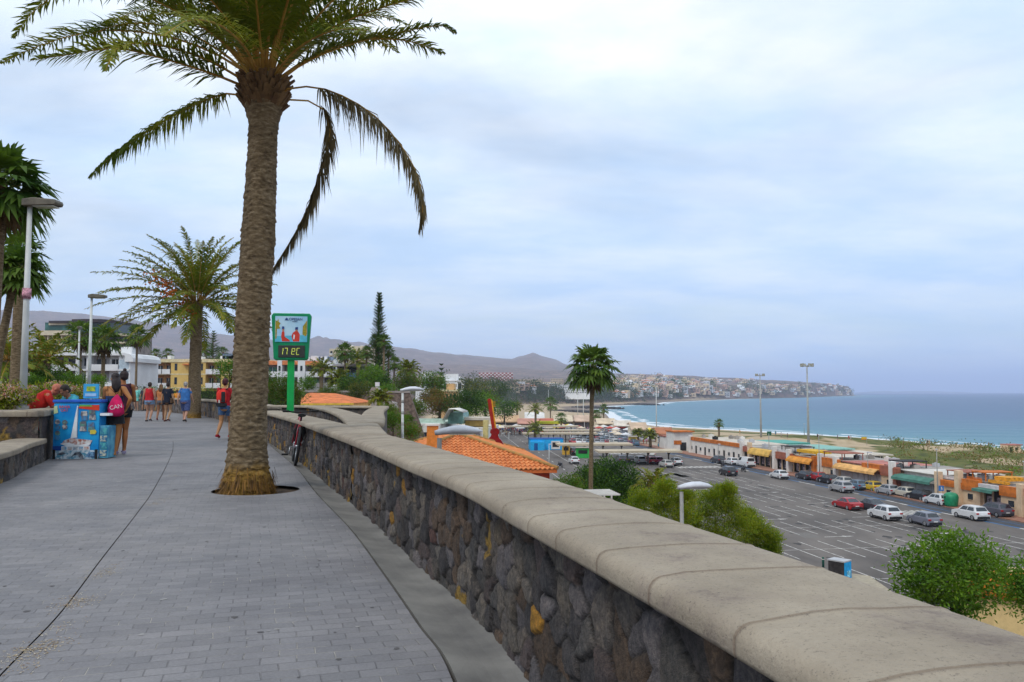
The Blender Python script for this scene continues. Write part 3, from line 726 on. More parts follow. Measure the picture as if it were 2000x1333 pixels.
# ================================================================== parking lot
U = Vector((-0.160, 0.987, 0)).normalized(); V_ = Vector((U.y, -U.x, 0))
KERB = [(65.5, 40), (61.0, 62), (56.2, 90.7), (53.2, 104.5), (50.8, 124), (47.9, 139.5), (45.2, 157), (40.2, 190), (34, 230), (20, 335)]
asph = mat('asphalt', (0.088, 0.077, 0.070), rough=0.9, scale=0.22, col2=(0.165, 0.143, 0.126), thr=(0.32, 0.68), bump=0.01, bscale=8, detail=12, stretch=(1.0, .35, 1))
sheet('parking_lot', KERB + [(-8, 345), (-22, 320), (-20, 200), (-14, 120), (-6, 78), (10, 50), (28, 30)], LOT, asph, label='wide dark asphalt parking lot below the promenade', thick=0.3)
paint = mat('road_paint', (0.26, 0.24, 0.22), rough=0.7, scale=1.6, col2=(0.66, 0.63, 0.58), thr=(0.34, 0.56))
blue_p = mat('blue_paint', (0.03, 0.15, 0.34), rough=0.6, scale=2, var=0.2)
b = MB()
def stripe(p, d, L_, w, z=LOT + 0.012, mi=0):
    d = Vector(d).normalized(); n = Vector((-d.y, d.x, 0)); p = Vector((p[0], p[1], z)); q = p + d * L_
    b.quad(p - n * w / 2, q - n * w / 2, q + n * w / 2, p + n * w / 2, mi)
O_ = Vector((29.4, 80.0, 0))
def left_lim(y): return np.interp(y, [55, 70, 80, 95, 110, 140, 200, 320], [25.5, 25.6, 24.0, 19.5, 14.5, 14, 12, 8])
def right_lim(y): return np.interp(y, [60, 90, 104, 124, 139, 157, 190, 230], [58, 52.0, 49.3, 46.6, 43.6, 41, 36, 30])
rndl = random.Random(9)
ROWS = [67.6, 80, 92, 104.4, 116.6, 128.8, 141, 153.2]
for ri, yc in enumerate(ROWS):
    c0 = O_ + U * (yc - 80); a0 = None; a1 = None
    for k in range(-12, 14):
        p = c0 + V_ * (k * 2.13)
        if p.x < left_lim(p.y) or p.x > right_lim(p.y) - 0.5: continue
        if a0 is None: a0 = p
        a1 = p
        stripe(p - U * 4.15, U, 8.3, 0.11)
    if a0 is not None: stripe(a0, V_, (a1 - a0).length, 0.09, LOT + 0.016)
    if ri in (0, 1, 2, 3, 4):
        for k in (-3.2, 1.4, 6.8, 11):
            p = c0 + U * 6.1 + V_ * (k * 2.13 + (ri % 2))
            if left_lim(p.y) < p.x < right_lim(p.y) - 3:
                stripe(p, V_, 2.2, 0.14, LOT + 0.014)
                b.add([tuple(Vector((p.x, p.y, LOT + 0.018)) + V_ * 2.1 - U * 0.34), tuple(Vector((p.x, p.y, LOT + 0.018)) + V_ * 3.3), tuple(Vector((p.x, p.y, LOT + 0.018)) + V_ * 2.1 + U * 0.34)], [(0, 1, 2)])
for y in np.arange(70, 300, 9.0):      # road down the left side of the lot
    x = np.interp(y, [60, 143, 288, 330], [18, 11.5, 0.5, -2]); stripe((x, y), (-.078, 1, 0), 3.0, 0.14)
for dx, w_ in ((-3.2, .12), (3.4, .12)):
    for y in np.arange(60, 300, 10.0):
        x = np.interp(y, [60, 143, 288, 330], [18, 11.5, 0.5, -2]) + dx; stripe((x, y), (-.077, 1, 0), 10.0, w_, LOT + 0.008)
for k in range(9):                      # zebra crossings
    g = G(1757 + k * 0, 1003, LOT); stripe(Vector((46.5 + k * 0.75, 101.5 + k * .12, 0)), U, 3.6, 0.4, LOT + 0.02)
    stripe(Vector((33.5 + k * 1.0, 164 + k * .16, 0)), U, 3.6, 0.5, LOT + 0.02)
    stripe(Vector((24.5 + k * 1.0, 201 + k * .16, 0)), U, 3.6, 0.5, LOT + 0.02)
    stripe(Vector((9.5 + k * .7, 136 + k * .11, 0)), U, 3.4, 0.4, LOT + 0.02)
for y in np.arange(176, 300, 7.0):     # far rows
    for x in np.arange(14, right_lim(y) - 6, 2.5): stripe((x + rndl.uniform(-.1, .1), y), U, 4.3, 0.12)
tag(b.build('road_markings', [paint, blue_p]), 'white painted bay lines and arrows on the asphalt', kind='structure')
b = MB(); rs = random.Random(44)
for k in range(420):
    y = rs.uniform(62, 230); x = rs.uniform(left_lim(y) - 3, right_lim(y)); r = rs.uniform(.15, .55) * (2.4 if rs.random() < .06 else 1)
    b.add([(x + r * math.cos(a) * rs.uniform(.5, 1.1), y + 1.5 * r * math.sin(a) * rs.uniform(.5, 1.1), LOT + .006) for a in [q * .785 for q in range(8)]], [tuple(range(8))], rs.choice([0, 0, 1]))
for k in range(16):
    y = rs.uniform(66, 200); x = rs.uniform(left_lim(y), right_lim(y) - 4); w, l = rs.uniform(1, 3), rs.uniform(3, 9); b.quad(*[(x + U.x * j * l + V_.x * i * w, y + U.y * j * l + V_.y * i * w, LOT + .004) for i, j in ((0, 0), (1, 0), (1, 1), (0, 1))], mi=rs.choice([1, 2]))
tag(b.build('oil_stains', [mat('oil', (.045, .040, .038), var=.3), mat('oil2', (.075, .066, .06), var=.2), mat('tar_patch', (.15, .135, .12), var=.1)]), 'oil stains and tar patches on the worn asphalt', kind='structure')
# kerb lane with blue and white bay line
b = MB(); kl = [Vector((a, c, 0)) for a, c in KERB]; L_ = arclen(kl); S = np.arange(0, L_[-1], 1.0)
def kp(s): return Vector((np.interp(s, L_, [q.x for q in kl]), np.interp(s, L_, [q.y for q in kl]), 0))
for s in S:
    p, q = kp(s), kp(s + 1.0); n = (q - p).normalized(); n = Vector((n.y, -n.x, 0)); white = (int(s) % 12) < 5
    z = Vector((0, 0, LOT + 0.024))
    b.quad(p + z - n * .12, q + z - n * .12, q + z + n * .20, p + z + n * .20, 0 if white else 1)
    b.quad(p + z + n * 1.9, q + z + n * 1.9, q + z + n * 2.02, p + z + n * 2.02, 1)
tag(b.build('road_markings', [paint, blue_p]), 'blue and white painted line along the kerb side parking lane', kind='structure')
FAC0 = Vector((61.0, 100.0, 0))       # facade line of the shops
def fac_s(px):
    k = (px - 1000) / F_PX   # x = k*y
    return (k * FAC0.y - FAC0.x) / (U.x - k * U.y)
lane = [tuple(kp(s)[:2]) for s in np.arange(20, 250, 6)]
terrac = mat('terracotta_paving', (0.30, 0.15, 0.10), rough=0.85, scale=1.4, var=0.2)
sheet('parking_lot', lane + [((FAC0 + U * t)[0] - 2.8, (FAC0 + U * t)[1]) for t in (150, 100, 50, 0, -30, -60)], LOT + 0.006, mat('asphalt_new', (0.062, 0.062, 0.068), scale=0.4, var=0.15), label='darker asphalt of the kerb side parking lane')
b = MB(); b.prism([tuple((FAC0 + U * t - V_ * 3.0)[:2]) for t in (-60, 170)] + [tuple((FAC0 + U * t + V_ * 0.3)[:2]) for t in (170, -60)], LOT - .2, LOT + 0.13)
tag(b.build('pavement', terrac, bevel=0), 'terracotta pavement with raised kerb before the shop row', kind='structure')
b = MB(); b.prism([tuple((FAC0 + U * t + V_ * 0.2)[:2]) for t in (-60, 190)] + [tuple((FAC0 + U * t + V_ * 22)[:2]) for t in (190, -60)], LOT - .3, LOT + 0.1)
tag(b.build('pavement', mat('beach_walk', (0.33, 0.27, 0.2), scale=0.5)), 'pale walkway between the shops and the dunes', kind='structure')

# ================================================================== shop row
cream = mat('cream_wall', (0.62, 0.46, 0.30), scale=0.8, var=0.12, rough=0.85)
whitew = mat('white_wall', (0.66, 0.63, 0.58), scale=0.6, var=0.09, rough=0.85)
orange = mat('orange_fascia', (0.50, 0.14, 0.02), scale=0.9, var=0.25)
brownf = mat('brown_fascia', (0.30, 0.10, 0.06), scale=0.9, var=0.2)
yellow = mat('yellow_awning', (0.55, 0.33, 0.07), scale=0.8, var=0.2)
greena = mat('green_awning', (0.06, 0.17, 0.13), scale=0.8, var=0.2)
shutter = mat('grey_shutter', (0.42, 0.42, 0.43), scale=0.5, var=0.1, rough=0.5)
darkin = mat('dark_interior', (0.018, 0.017, 0.018), scale=0.6, var=0.5)
glass = mat('dark_glass', (0.02, 0.03, 0.04), rough=0.08, spec=0.6, scale=0.5, var=0.3)
roofm = mat('flat_roof', (0.30, 0.27, 0.24), scale=0.4, var=0.2)
pinkroof = mat('pink_roof', (0.42, 0.16, 0.13), scale=0.7, var=0.2)
whiteroof = mat('pale_roof', (0.52, 0.46, 0.38), scale=0.6, var=0.15)
railm = mat('white_rail', (0.6, 0.6, 0.6), rough=0.5)
FR = math.atan2(U.y, U.x)
def shop(px0, px1, label, fascia=None, ftop=3.45, fbot=2.05, base=cream, front='wall', awn=None, awz=(2.2, 3.2), roof=roofm, roofz=3.2, pil=(), extra=None, seed=0):
    s0, s1 = fac_s(px1), fac_s(px0); w = s1 - s0; p = FAC0 + U * s0
    e = empty('shop', (p.x, p.y, LOT + 0.1), FR, label, 'shop', 'shops in the row beside the parking lot')
    rs = random.Random(seed); D = 10.5
    b = MB(); b.box((w / 2, -D / 2 - 0.6, roofz / 2 - 0.05), (w - 0.02, D - 1.0, roofz - 0.1)); 
    b.build('wall', base, e)
    b = MB(); b.box((w / 2, -D / 2 - 0.5, roofz), (w, D - 0.6, 0.16)); b.build('roof', roof, e)
    if front == 'wall':
        b = MB(); b.box((w / 2, -0.35, fbot / 2), (w - 0.02, 0.5, fbot)); b.build('front_wall', base, e)
        n = max(1, int(w / 2.6))
        for k in range(n):
            xx = w * (k + 0.5) / n + rs.uniform(-.3, .3)
            b = MB()
            if k % 2 == 1: b.box((xx, -0.08, 0.95), (0.85, 0.06, 1.9)); b.build('door', darkin, e)
            else: b.box((xx, -0.08, 1.3), (0.9, 0.06, 0.75)); f = b.build('window', glass, e); b = MB(); b.box((xx, -0.045, 0.88), (1.0, 0.1, 0.06)); b.build('sill', base, f)
    elif front == 'shutter':
        n = max(2, int(w / 1.6))
        for k in range(n):
            b = MB(); b.box((w * (k + .5) / n, -0.5, fbot / 2), (w / n - 0.12, 0.08, fbot - 0.05)); b.build('shutter', shutter, e)
    else:
        b = MB(); b.box((w / 2, -0.9, fbot / 2), (w - 0.3, 0.1, fbot)); b.build('shopfront', darkin, e)
        n = max(2, int(w / 2.0))
        for k in range(n + 1):
            b = MB(); b.box((0.12 + (w - 0.24) * k / n, -0.5, fbot / 2), (0.16, 0.16, fbot)); b.build('post', base, e)
        for k in range(n):
            b = MB(); b.box((0.12 + (w - 0.24) * (k + .5) / n, -0.82, 1.0), (w / n * .6, 0.05, 1.3)); b.build('window', mat('poster_glass', (0.25, 0.22, 0.26), scale=2.0, var=0.8, rough=0.2), e)
    if fascia:
        b = MB(); b.box((w / 2, -0.2, (ftop + fbot) / 2), (w, 0.62, ftop - fbot)); b.build('fascia', fascia, e)
    if awn:
        z0, z1 = awz; b = MB()
        prof = [(-0.3, z1), (0.5, z1 - 0.12), (1.1, z0 + 0.35), (1.15, z0), (1.05, z0), (1.0, z0 + 0.3), (0.45, z1 - 0.22), (-0.3, z1 - 0.1)]
        b.extr(prof, (0.05, 0, 0), (0, 1, 0), (0, 0, 1), (1, 0, 0), w - 0.1); b.build('awning', awn, e)
    for f, hgt, mt in pil:
        b = MB(); b.box((w * (1 - f), 0.05, hgt / 2), (0.85, 0.75, hgt)); b.build('pillar', mt, e, bevel=0.03)
    if extra: extra(e, w)
    return e
def roof_clutter(e, w, seed, n=5, z=3.3):
    rs = random.Random(seed)
    for k in range(n):
        b = MB(); c = (rs.uniform(.8, w - .8), -rs.uniform(2, 9)); 
        b.box((c[0], c[1], z + 0.35), (rs.uniform(.6, 1.4), rs.uniform(.6, 1.2), 0.7)); b.box((c[0], c[1], z + .75), (.3, .3, .2)); b.build('roof_unit', rs.choice([shutter, whitew, darkin, roofm]), e)
def terrace(m1, m2, z=3.3):
    def f(e, w):
        b = MB(); b.box((w / 2, -3.2, z + 1.2), (w * .8, 4.2, .12)); 
        for x in (w * .12, w * .88):
            for y in (-1.3, -5.1): b.box((x, y, z + .6), (.12, .12, 1.2))
        b.build('roof_canopy', m1, e)
        b = MB(); b.box((w / 2, -0.55, z + .5), (w * .9, .06, .08)); b.box((w / 2, -0.55, z + .25), (w * .9, .05, .3)); b.build('railing', m2, e)
        roof_clutter(e, w, int(w * 10), 3, z)
    return f
shop(1345, 1446, 'long white shop building with orange roof edge near the far end of the row', orange, 3.9, 3.1, whitew, 'wall', roof=whiteroof, roofz=3.6, pil=((0.02, 4.2, whitew),), extra=lambda e, w: roof_clutter(e, w, 3, 8, 3.7))
shop(1446, 1466, 'narrow white shop with two tall pillars behind the parked white van', brownf, 3.5, 2.4, whitew, 'open', pil=((0.05, 4.6, whitew), (0.8, 4.5, cream)), roof=roofm)
shop(1466, 1508, 'restaurant with a deep mustard yellow awning over dark openings', None, base=cream, front='open', awn=yellow, awz=(2.25, 3.5), roof=roofm, roofz=3.4, fbot=2.2, extra=lambda e, w: roof_clutter(e, w, 8, 6, 3.5))
shop(1508, 1541, 'shop with brown upper panel between two white pillars', brownf, 3.4, 2.1, cream, 'open', pil=((0.06, 4.4, whitew), (0.9, 4.2, whitew)), roofz=3.3, extra=terrace(darkin, railm))
shop(1541, 1588, 'shop with wide orange awning and yellow frame on its roof', orange, 3.1, 2.3, cream, 'open', awn=mat('orange_awning', (0.60, 0.24, 0.03), scale=.8, var=.2), awz=(2.1, 3.1), roof=whiteroof, pil=((0.98, 3.6, orange),),
     extra=lambda e, w: [(lambda b: (b.box((w * .5, -2.2, 4.1), (w * .75, 3.2, 0.5)), [b.box((w * q, -1, 3.6), (.14, .14, 1.0)) for q in (.15, .85)], b.build('roof_sign', mat('yellow_frame', (0.62, 0.36, 0.02), var=.2), e)))(MB())])
shop(1588, 1632, 'shop with rust coloured panels and three white pillars', orange, 3.6, 2.1, cream, 'wall', pil=((0.26, 4.2, whitew), (0.93, 4.1, whitew)), roofz=3.3, extra=terrace(brownf, railm))
shop(1632, 1714, 'wide shop with pink roof, yellow canopy edge and grey roller shutters', None, base=cream, front='shutter', awn=mat('ochre_awning', (0.66, 0.36, 0.12), scale=.8, var=.2), awz=(2.2, 3.1), roof=pinkroof, roofz=3.3, fbot=2.2,
     extra=lambda e, w: [(lambda b: (b.box((w * .2, -0.4, 3.2), (w * .4, 1.1, 1.0)), b.build('roof_box', orange, e)))(MB()), roof_clutter(e, w, 5, 3, 3.4)])
shop(1714, 1747, 'shop with brown panel beside a tall white and orange pillar', brownf, 3.7, 2.2, cream, 'wall', pil=((0.72, 4.5, whitew), (0.97, 3.6, brownf)), roofz=3.4, extra=terrace(darkin, darkin))
shop(1747, 1822, 'shop with pale corrugated roof, green awning and white shutters', None, base=whitew, front='shutter', awn=greena, awz=(2.1, 2.9), roof=whiteroof, roofz=3.3, fbot=2.1,
     extra=lambda e, w: [(lambda b: ([b.box((w * (k + .5) / 26, -5.2, 3.41), (w / 52, 9.6, .05)) for k in range(26)], b.build('roof_ribs', whitew, e)))(MB())])
shop(1822, 1872, 'cream shop with white balcony rail over an orange band', orange, 2.95, 2.15, cream, 'wall', pil=((0.1, 4.0, cream), (0.88, 4.5, cream)), roofz=2.9, extra=terrace(brownf, railm, 3.0))
shop(1872, 1904, 'cream shop with plain orange panel and small dark window, behind the green container', orange, 3.5, 2.1, cream, 'wall', roofz=3.3, extra=terrace(orange, orange))
shop(1904, 1944, 'dark glazed shopfront under a green and white awning', mat('sign_white', (.55, .5, .5)), 3.2, 2.75, cream, 'open', awn=greena, awz=(2.3, 2.8), roofz=3.0,
     extra=lambda e, w: [(lambda b: (b.box((w * .5, -1.4, 3.5), (w * .96, .3, .35)), b.box((w * .55, -3, 3.9), (w * .6, 2.4, .5)), b.build('roof_banner', mat('orange_banner', (.62, .27, .02), var=.3, scale=3), e)))(MB())])
shop(1944, 1990, 'cream shop with orange panel, square window and blue door', orange, 3.35, 2.15, cream, 'wall', pil=((0.93, 3.9, cream),), roofz=3.2, extra=lambda e, w: roof_clutter(e, w, 31, 3, 3.3))
shop(1990, 2075, 'last shop of the row at the edge of view with a red sign panel', mat('red_panel', (.4, .07, .06), var=.2), 3.4, 2.5, cream, 'open', roofz=3.2)
# white block with stepped tower at the far end
def simple_box(name, label, cat, c, d, rz, m, parts=(), group=None):
    e = empty(name, c, rz, label, cat, group); b = MB(); b.box((0, 0, d[2] / 2), d); b.build('wall', m, e); return e
e = empty('building', (*G(1327, 880, LOT)[:2], LOT), FR, 'white two storey building with brown roof edge at the far end of the shop row', 'building')
for nm, mt, c, d in (('wall', whitew, (0, 0, 2.4), (5.5, 5, 4.8)), ('wall', whitew, (6, -1, 1.6), (7, 6, 3.2)), ('roof', orange, (-0.4, 0, 4.95), (6.2, 5.6, .3)), ('roof', brownf, (6, -1, 3.35), (7.4, 6.4, .3)), ('door', darkin, (-2.77, 0, 1.1), (.08, 1.6, 2.2)), ('fascia', orange, (-2.8, 1.5, 2.2), (.15, 2.0, 1.0))):
    b = MB(); b.box(c, d); b.build(nm, mt, e)
# wall along the dune walk behind the shops
e = empty('boundary_wall', (0, 0, 0), 0, 'long pale wall along the walkway between shop roofs and dunes', 'wall')
b = MB(); pts = [FAC0 + U * t + V_ * 12.6 for t in range(-60, 61, 6)]
for a, c in zip(pts[:-1], pts[1:]):
    mdl = (a + c) / 2; b.box((mdl.x, mdl.y, LOT + 1.2), (6.02, 0.3, 2.4), FR)
b.build('wall', whitew, e)
b = MB()
for a, c in zip(pts[:-1], pts[1:]): mdl = (a + c) / 2; b.box((mdl.x, mdl.y, LOT + 2.52), (6.02, 0.55, 0.24), FR)
b.build('coping', mat('ochre_coping', (0.60, 0.50, 0.34), var=.1), e)
# beach bar behind the row with green roofs
e = empty('beach_bar', (*P(1655, 890, 168)[:2], LOT + .1), FR, 'low beach bar with pale green roofs and dark glazed terrace beside the dunes', 'bar')
for nm, mt, c, d in (('wall', whitew, (0, 0, 1.3), (12, 8, 2.6)), ('terrace_glass', glass, (-6.1, 0, 1.6), (.15, 7.4, 1.5)), ('roof', whiteroof, (-1, 0, 2.75), (15, 9, .25)), ('roof', mat('mint_roof', (.22, .42, .36), var=.15), (9, 1, 3.2), (14, 8, .25)), ('wall', cream, (9, 1, 1.5), (13, 7, 3.0)), ('roof', mat('mint_roof2', (.10, .34, .28), var=.15), (24, 2, 3.4), (12, 8, .3)), ('wall', whitew, (24, 2, 1.6), (11, 7, 3.2))):
    b = MB(); b.box(c, d); b.build(nm, mt, e)
for k in range(7):
    b = MB(); b.box((-7.2 + 0, -3.9 + k * 1.3, 1.4), (.12, .12, 2.7)); b.build('post', whitew, e)

# green bottle bank, blue bin, kerb things
def bottle_bank():
    g = G(1866, 993, LOT); e = empty('bottle_bank', (g.x, g.y + 1, LOT), FR, 'big green domed recycling container beside the parked white car', 'container')
    b = MB(); b.tube([(0, 0, .15), (0, 0, .3), (0, 0, 1.3), (0, 0, 1.65), (0, 0, 1.85), (0, 0, 1.92)], [.72, .78, .92, .82, .55, .2], 20); b.build('body', mat('green_plastic', (.015, .22, .10), rough=.4, var=.15), e)
    b = MB(); b.tube([(0, 0, 0), (0, 0, .16)], .5, 16); b.build('base', darkin, e)
    b = MB(); b.sphere((-.0, .86, 1.3), (.17, .08, .17)); b.build('opening', darkin, e)
    b = MB(); b.tube([(0, 0, 1.9), (0, 0, 2.05)], .07, 8); b.build('lifting_hook', shutter, e)
bottle_bank()
g = G(1640, 1131, LOT); e = empty('collection_bin', (g.x, g.y, LOT), R(-48), 'dark collection bin with bright blue end by the corner of the lot', 'bin')
b = MB(); b.box((0, 0, .75), (1.35, 1.1, 1.4)); b.build('body', mat('bin_dark', (.035, .03, .03), var=.3), e, bevel=.03)
b = MB(); b.box((.7, 0, .75), (.06, 1.08, 1.36)); f = b.build('end_panel', mat('bin_blue', (.01, .30, .62), var=.15), e)
b = MB(); b.box((0, 0, 1.5), (1.45, 1.2, .1)); b.build('lid', shutter, e)
b = MB(); b.box((.74, .1, .5), (.02, .6, .5)); b.build('notice', mat('bin_print', (.2, .5, .7), scale=9, var=.6), f)
g = G(1608, 1112, LOT); e = empty('bollard', (g.x, g.y, LOT), 0, 'dark green post standing beside the blue ended bin', 'bollard')
b = MB(); b.tube([(0, 0, 0), (0, 0, .95), (0, 0, 1.0)], [.10, .10, .06], 10); b.build('post', mat('dk_green', (.01, .07, .05)), e); b = MB(); b.tube([(0, 0, .8), (0, 0, .86)], .112, 10); b.build('ring', whitew, e)
sheet('pavement', [tuple(G(a, c, LOT)[:2]) for a, c in ((1655, 1122), (1698, 1128), (1730, 1150), (1770, 1180), (1700, 1215), (1600, 1165))], LOT + .12, mat('pale_paving', (.34, .29, .21)), label='small pale paved corner at the edge of the lot', thick=.3)

# ================================================================== carports
def carport(px0, px1, d, label, posts, zt=2.55, deep=4.6):
    x0, x1 = (px0 - 1000) / F_PX * d, (px1 - 1000) / F_PX * d; w = x1 - x0
    e = empty('carport', ((x0 + x1) / 2, d, LOT), math.atan2(V_.y, V_.x) * .5, label, 'carport', 'flat roofed car shelters in the lot')
    b = MB(); b.extr([(-deep / 2, zt + .12), (deep / 2, zt + .25), (deep / 2, zt + .6), (-deep / 2, zt + .5)], (-w / 2, 0, 0), (0, 1, 0), (0, 0, 1), (1, 0, 0), w); b.build('roof', mat('shelter_roof', (.46, .38, .27), var=.12, scale=.3), e)
    for k in range(posts):
        x = -w / 2 + w * (k + .5) / posts; b = MB(); b.box((x, .3, zt / 2), (.25, .25, zt)); b.extr([(-.12, zt - .5), (.12, zt - .5), (1.5, zt + .2), (-1.5, zt + .14)], (x - .1, .3, 0), (0, 1, 0), (0, 0, 1), (1, 0, 0), .2); b.build('post', mat('shelter_post', (.10, .09, .09)), e)
carport(1163, 1326, 171, 'nearest beige car shelter, right of the tall palm trunk', 4)
carport(1086, 1232, 193, 'beige car shelter behind the tall palm trunk', 4)
carport(1060, 1172, 262, 'long pale car shelter beyond the blue building', 5)
carport(1020, 1165, 243, 'pale car shelter directly behind the dark green date palm', 6)
carport(985, 1130, 292, 'farthest pale car shelter near the market', 5)
# blue building
g = P(1066, 876, 218); e = empty('kiosk', (g.x, g.y, LOT), R(4), 'bright sky blue low building with a white framed opening', 'kiosk')
skyb = mat('sky_blue', (.015, .36, .70), rough=.6, var=.1)
for nm, mt, c, d in (('wall', skyb, (0, 0, 1.35), (8.6, 5, 2.7)), ('wing', skyb, (-2.6, -3, 1.1), (3.6, 2.4, 2.2)), ('roof', mat('dk_blue', (.01, .08, .28)), (0, .2, 2.8), (8.9, 5.3, .2)), ('frame', whitew, (2.3, -2.55, 1.25), (2.3, .12, 2.1)), ('opening', darkin, (2.3, -2.63, 1.35), (1.7, .08, 1.2)), ('door', mat('dk_blue', ()), (-3.0, -4.22, .95), (.9, .06, 1.8))):
    b = MB(); b.box(c, d); b.build(nm, mt, e)

# ================================================================== tiled roof house by the wall
tile = mat('clay_tile', (.48, .14, .04), rough=.85, scale=1.2, col2=(.72, .27, .09), thr=(.3, .7))
def tile_plane(b, P0, e_, d_, w, l, trim0=0.0, trim1=0.0, pitch=.40, rowl=.62, mi=0):
    """corrugated clay tiles: P0 eave start, e_ along the eave, d_ up the slope; trim shortens the row ends per metre up"""
    e_, d_ = Vector(e_).normalized(), Vector(d_).normalized(); n = e_.cross(d_); 
    if n.z < 0: n = -n
    rows = max(1, int(l / rowl)); rowl = l / rows
    for r in range(rows):
        a0, a1 = r * rowl, (r + 1) * rowl * 1.0
        xs0, xe0 = trim0 * a0, w - trim1 * a0
        if xe0 - xs0 < .1: break
        m_n = max(2, int((xe0 - xs0) / (pitch / 6))); vs = []
        for k in range(m_n + 1):
            x = xs0 + (xe0 - xs0) * k / m_n; h = .075 * math.sin(2 * math.pi * x / pitch)
            xt = min(max(x, trim0 * a1), w - trim1 * a1)
            vs.append(P0 + e_ * x + d_ * a0 + n * (h + .09)); vs.append(P0 + e_ * xt + d_ * a1 + n * (h * .7))
        b.add(vs, [(2 * k, 2 * k + 2, 2 * k + 3, 2 * k + 1) for k in range(m_n)], mi, True)
        b.add([v for k in range(m_n + 1) for v in (vs[2 * k], vs[2 * k] - n * .09)], [(2 * k + 1, 2 * k + 3, 2 * k + 2, 2 * k) for k in range(m_n)], mi)
ZE = P(1088, 917, 70).z
E1 = Vector((3.85, 70, ZE)); u1 = Vector((-.115, .993, 0)).normalized(); v1 = Vector((u1.y, -u1.x, 0))
W_, D_ = 16.0, 22.0; rise_ = 2.55
h1_ = empty('tiled_house', (E1.x - 8, E1.y + 10, LOT), 0, 'orange walled house with hipped clay tile roof right below the parapet', 'house')
def loc_(v): return Vector(v) - h1_.location
c00 = E1 - v1 * W_; c10 = E1; c11 = E1 + u1 * D_; c01 = c00 + u1 * D_
hw = W_ / 2; sl = math.hypot(hw, rise_)
b = MB(); up_ = Vector((0, 0, rise_))
tile_plane(b, loc_(c00), v1, u1 * hw + up_, W_, sl, hw / sl, hw / sl)
tile_plane(b, loc_(c10), u1, -v1 * hw + up_, D_, sl, hw / sl, hw / sl)
tile_plane(b, loc_(c11), -v1, -u1 * hw + up_, W_, sl, hw / sl, hw / sl)
tile_plane(b, loc_(c01), -u1, v1 * hw + up_, D_, sl, hw / sl, hw / sl)
rf = b.build('roof', tile, h1_)
b = MB()
ra, rb = (c00 + c10) / 2 + u1 * hw + up_, (c01 + c11) / 2 - u1 * hw + up_
for a, c in ((c00, ra), (c10, ra), (c11, rb), (c01, rb), (ra, rb)): b.tube([loc_(a) + Vector((0, 0, .1)), loc_(c) + Vector((0, 0, .1))], .16, 8)
b.build('ridge_tiles', mat('ridge_tile', (.46, .22, .06), scale=3, col2=(.30, .20, .07)), rf)
b = MB(); ctr = (c00 + c11) / 2
b.box(tuple(loc_((ctr.x, ctr.y, (LOT + ZE) / 2 - .1))), (W_ - 1.2, D_ - 1.2, ZE - LOT - .2), math.atan2(v1.y, v1.x)); b.build('wall', mat('red_orange_wall', (.46, .06, .02), var=.12), h1_)
b = MB(); b.box(tuple(loc_((ctr.x, ctr.y, ZE - .16))), (W_ - .1, D_ - .1, .3), math.atan2(v1.y, v1.x)); b.build('eave', mat('eave_or', (.55, .13, .03)), h1_)
b = MB(); g = P(845, 856, 74); b.box(tuple(loc_((g.x, g.y, g.z - 3))), (.95, 1.0, 8.2)); ch = b.build('chimney', mat('chim_or', (.62, .22, .04)), h1_, bevel=.04)
b = MB(); b.box(tuple(loc_((g.x, g.y, g.z + 1.18))), (1.25, 1.2, .15)); b.build('cap', whitew, ch)
# white restaurant building beyond it
g = P(860, 846, 112); e = empty('restaurant', (g.x, g.y, LOT), R(-6), 'white flat roofed restaurant with glass roof pavilion behind the tiled house', 'building')
def rb_(nm, mt, px0, px1, y0, y1, dd, thick, parent=None):
    a, c = P(px0, y1, 112 + dd), P(px1, y0, 112 + dd); w = c.x - a.x; h = c.z - a.z
    b = MB(); b.box((0, 0, 0), (w, thick, h)); 
    o = b.build(nm, mt, parent or e); o.location = (a.x + w / 2 - g.x, 112 + dd + thick / 2 - g.y, a.z + h / 2 - LOT); return o
rb_('wall', whitew, 783, 858, 828, 900, 0, 14); rb_('wall', whitew, 858, 950, 836, 880, 3, 12)
win = rb_('window', glass, 823, 836, 845, 857, -.1, .2)
rb_('roof_parapet', mat('mint_wall', (.42, .52, .44), var=.1), 787, 866, 818, 829, 2, .3)
rb_('roof', mat('mint_wall', ()), 783, 866, 826, 828.5, 1, 12)
rb_('pavilion', mat('mint_glass', (.18, .34, .30), rough=.2, var=.25, scale=1), 869, 899, 806, 828, 4, 5)
rb_('canopy', whiteroof, 893, 951, 816, 821, 5, 5); rb_('fascia', mat('yel_f', (.56, .38, .12)), 900, 941, 822, 833, 6, 3)
rb_('pillar', mat('yel_p', (.58, .48, .20)), 941, 950, 821, 880, 2, 1); rb_('pillar', whitew, 934, 941, 846, 880, 1.5, 1)
rb_('cladding', mat('dark_clad', (.16, .15, .16), var=.4, scale=.8, stretch=(30, 1, 1)), 905, 935, 838, 870, 1, 1)
b = MB(); a, c = P(867, 806, 114), P(886, 800, 114); w = c.x - a.x
b.tube([(a.x - .3 - g.x, 116 - g.y, a.z - 1 - LOT), (a.x + w * .35 - g.x, 116 - g.y, c.z - LOT), (a.x + w - g.x, 116 - g.y, c.z + .05 - LOT), (a.x + w * 1.8 - g.x, 116 - g.y, a.z + .1 - LOT)], .14, 8, ry=2.6); b.build('curved_canopy', whitew, e)
rb_('chimney_sign', mat('red_letters', (.25, .03, .03)), 808, 824, 832, 834, -.15, .1)
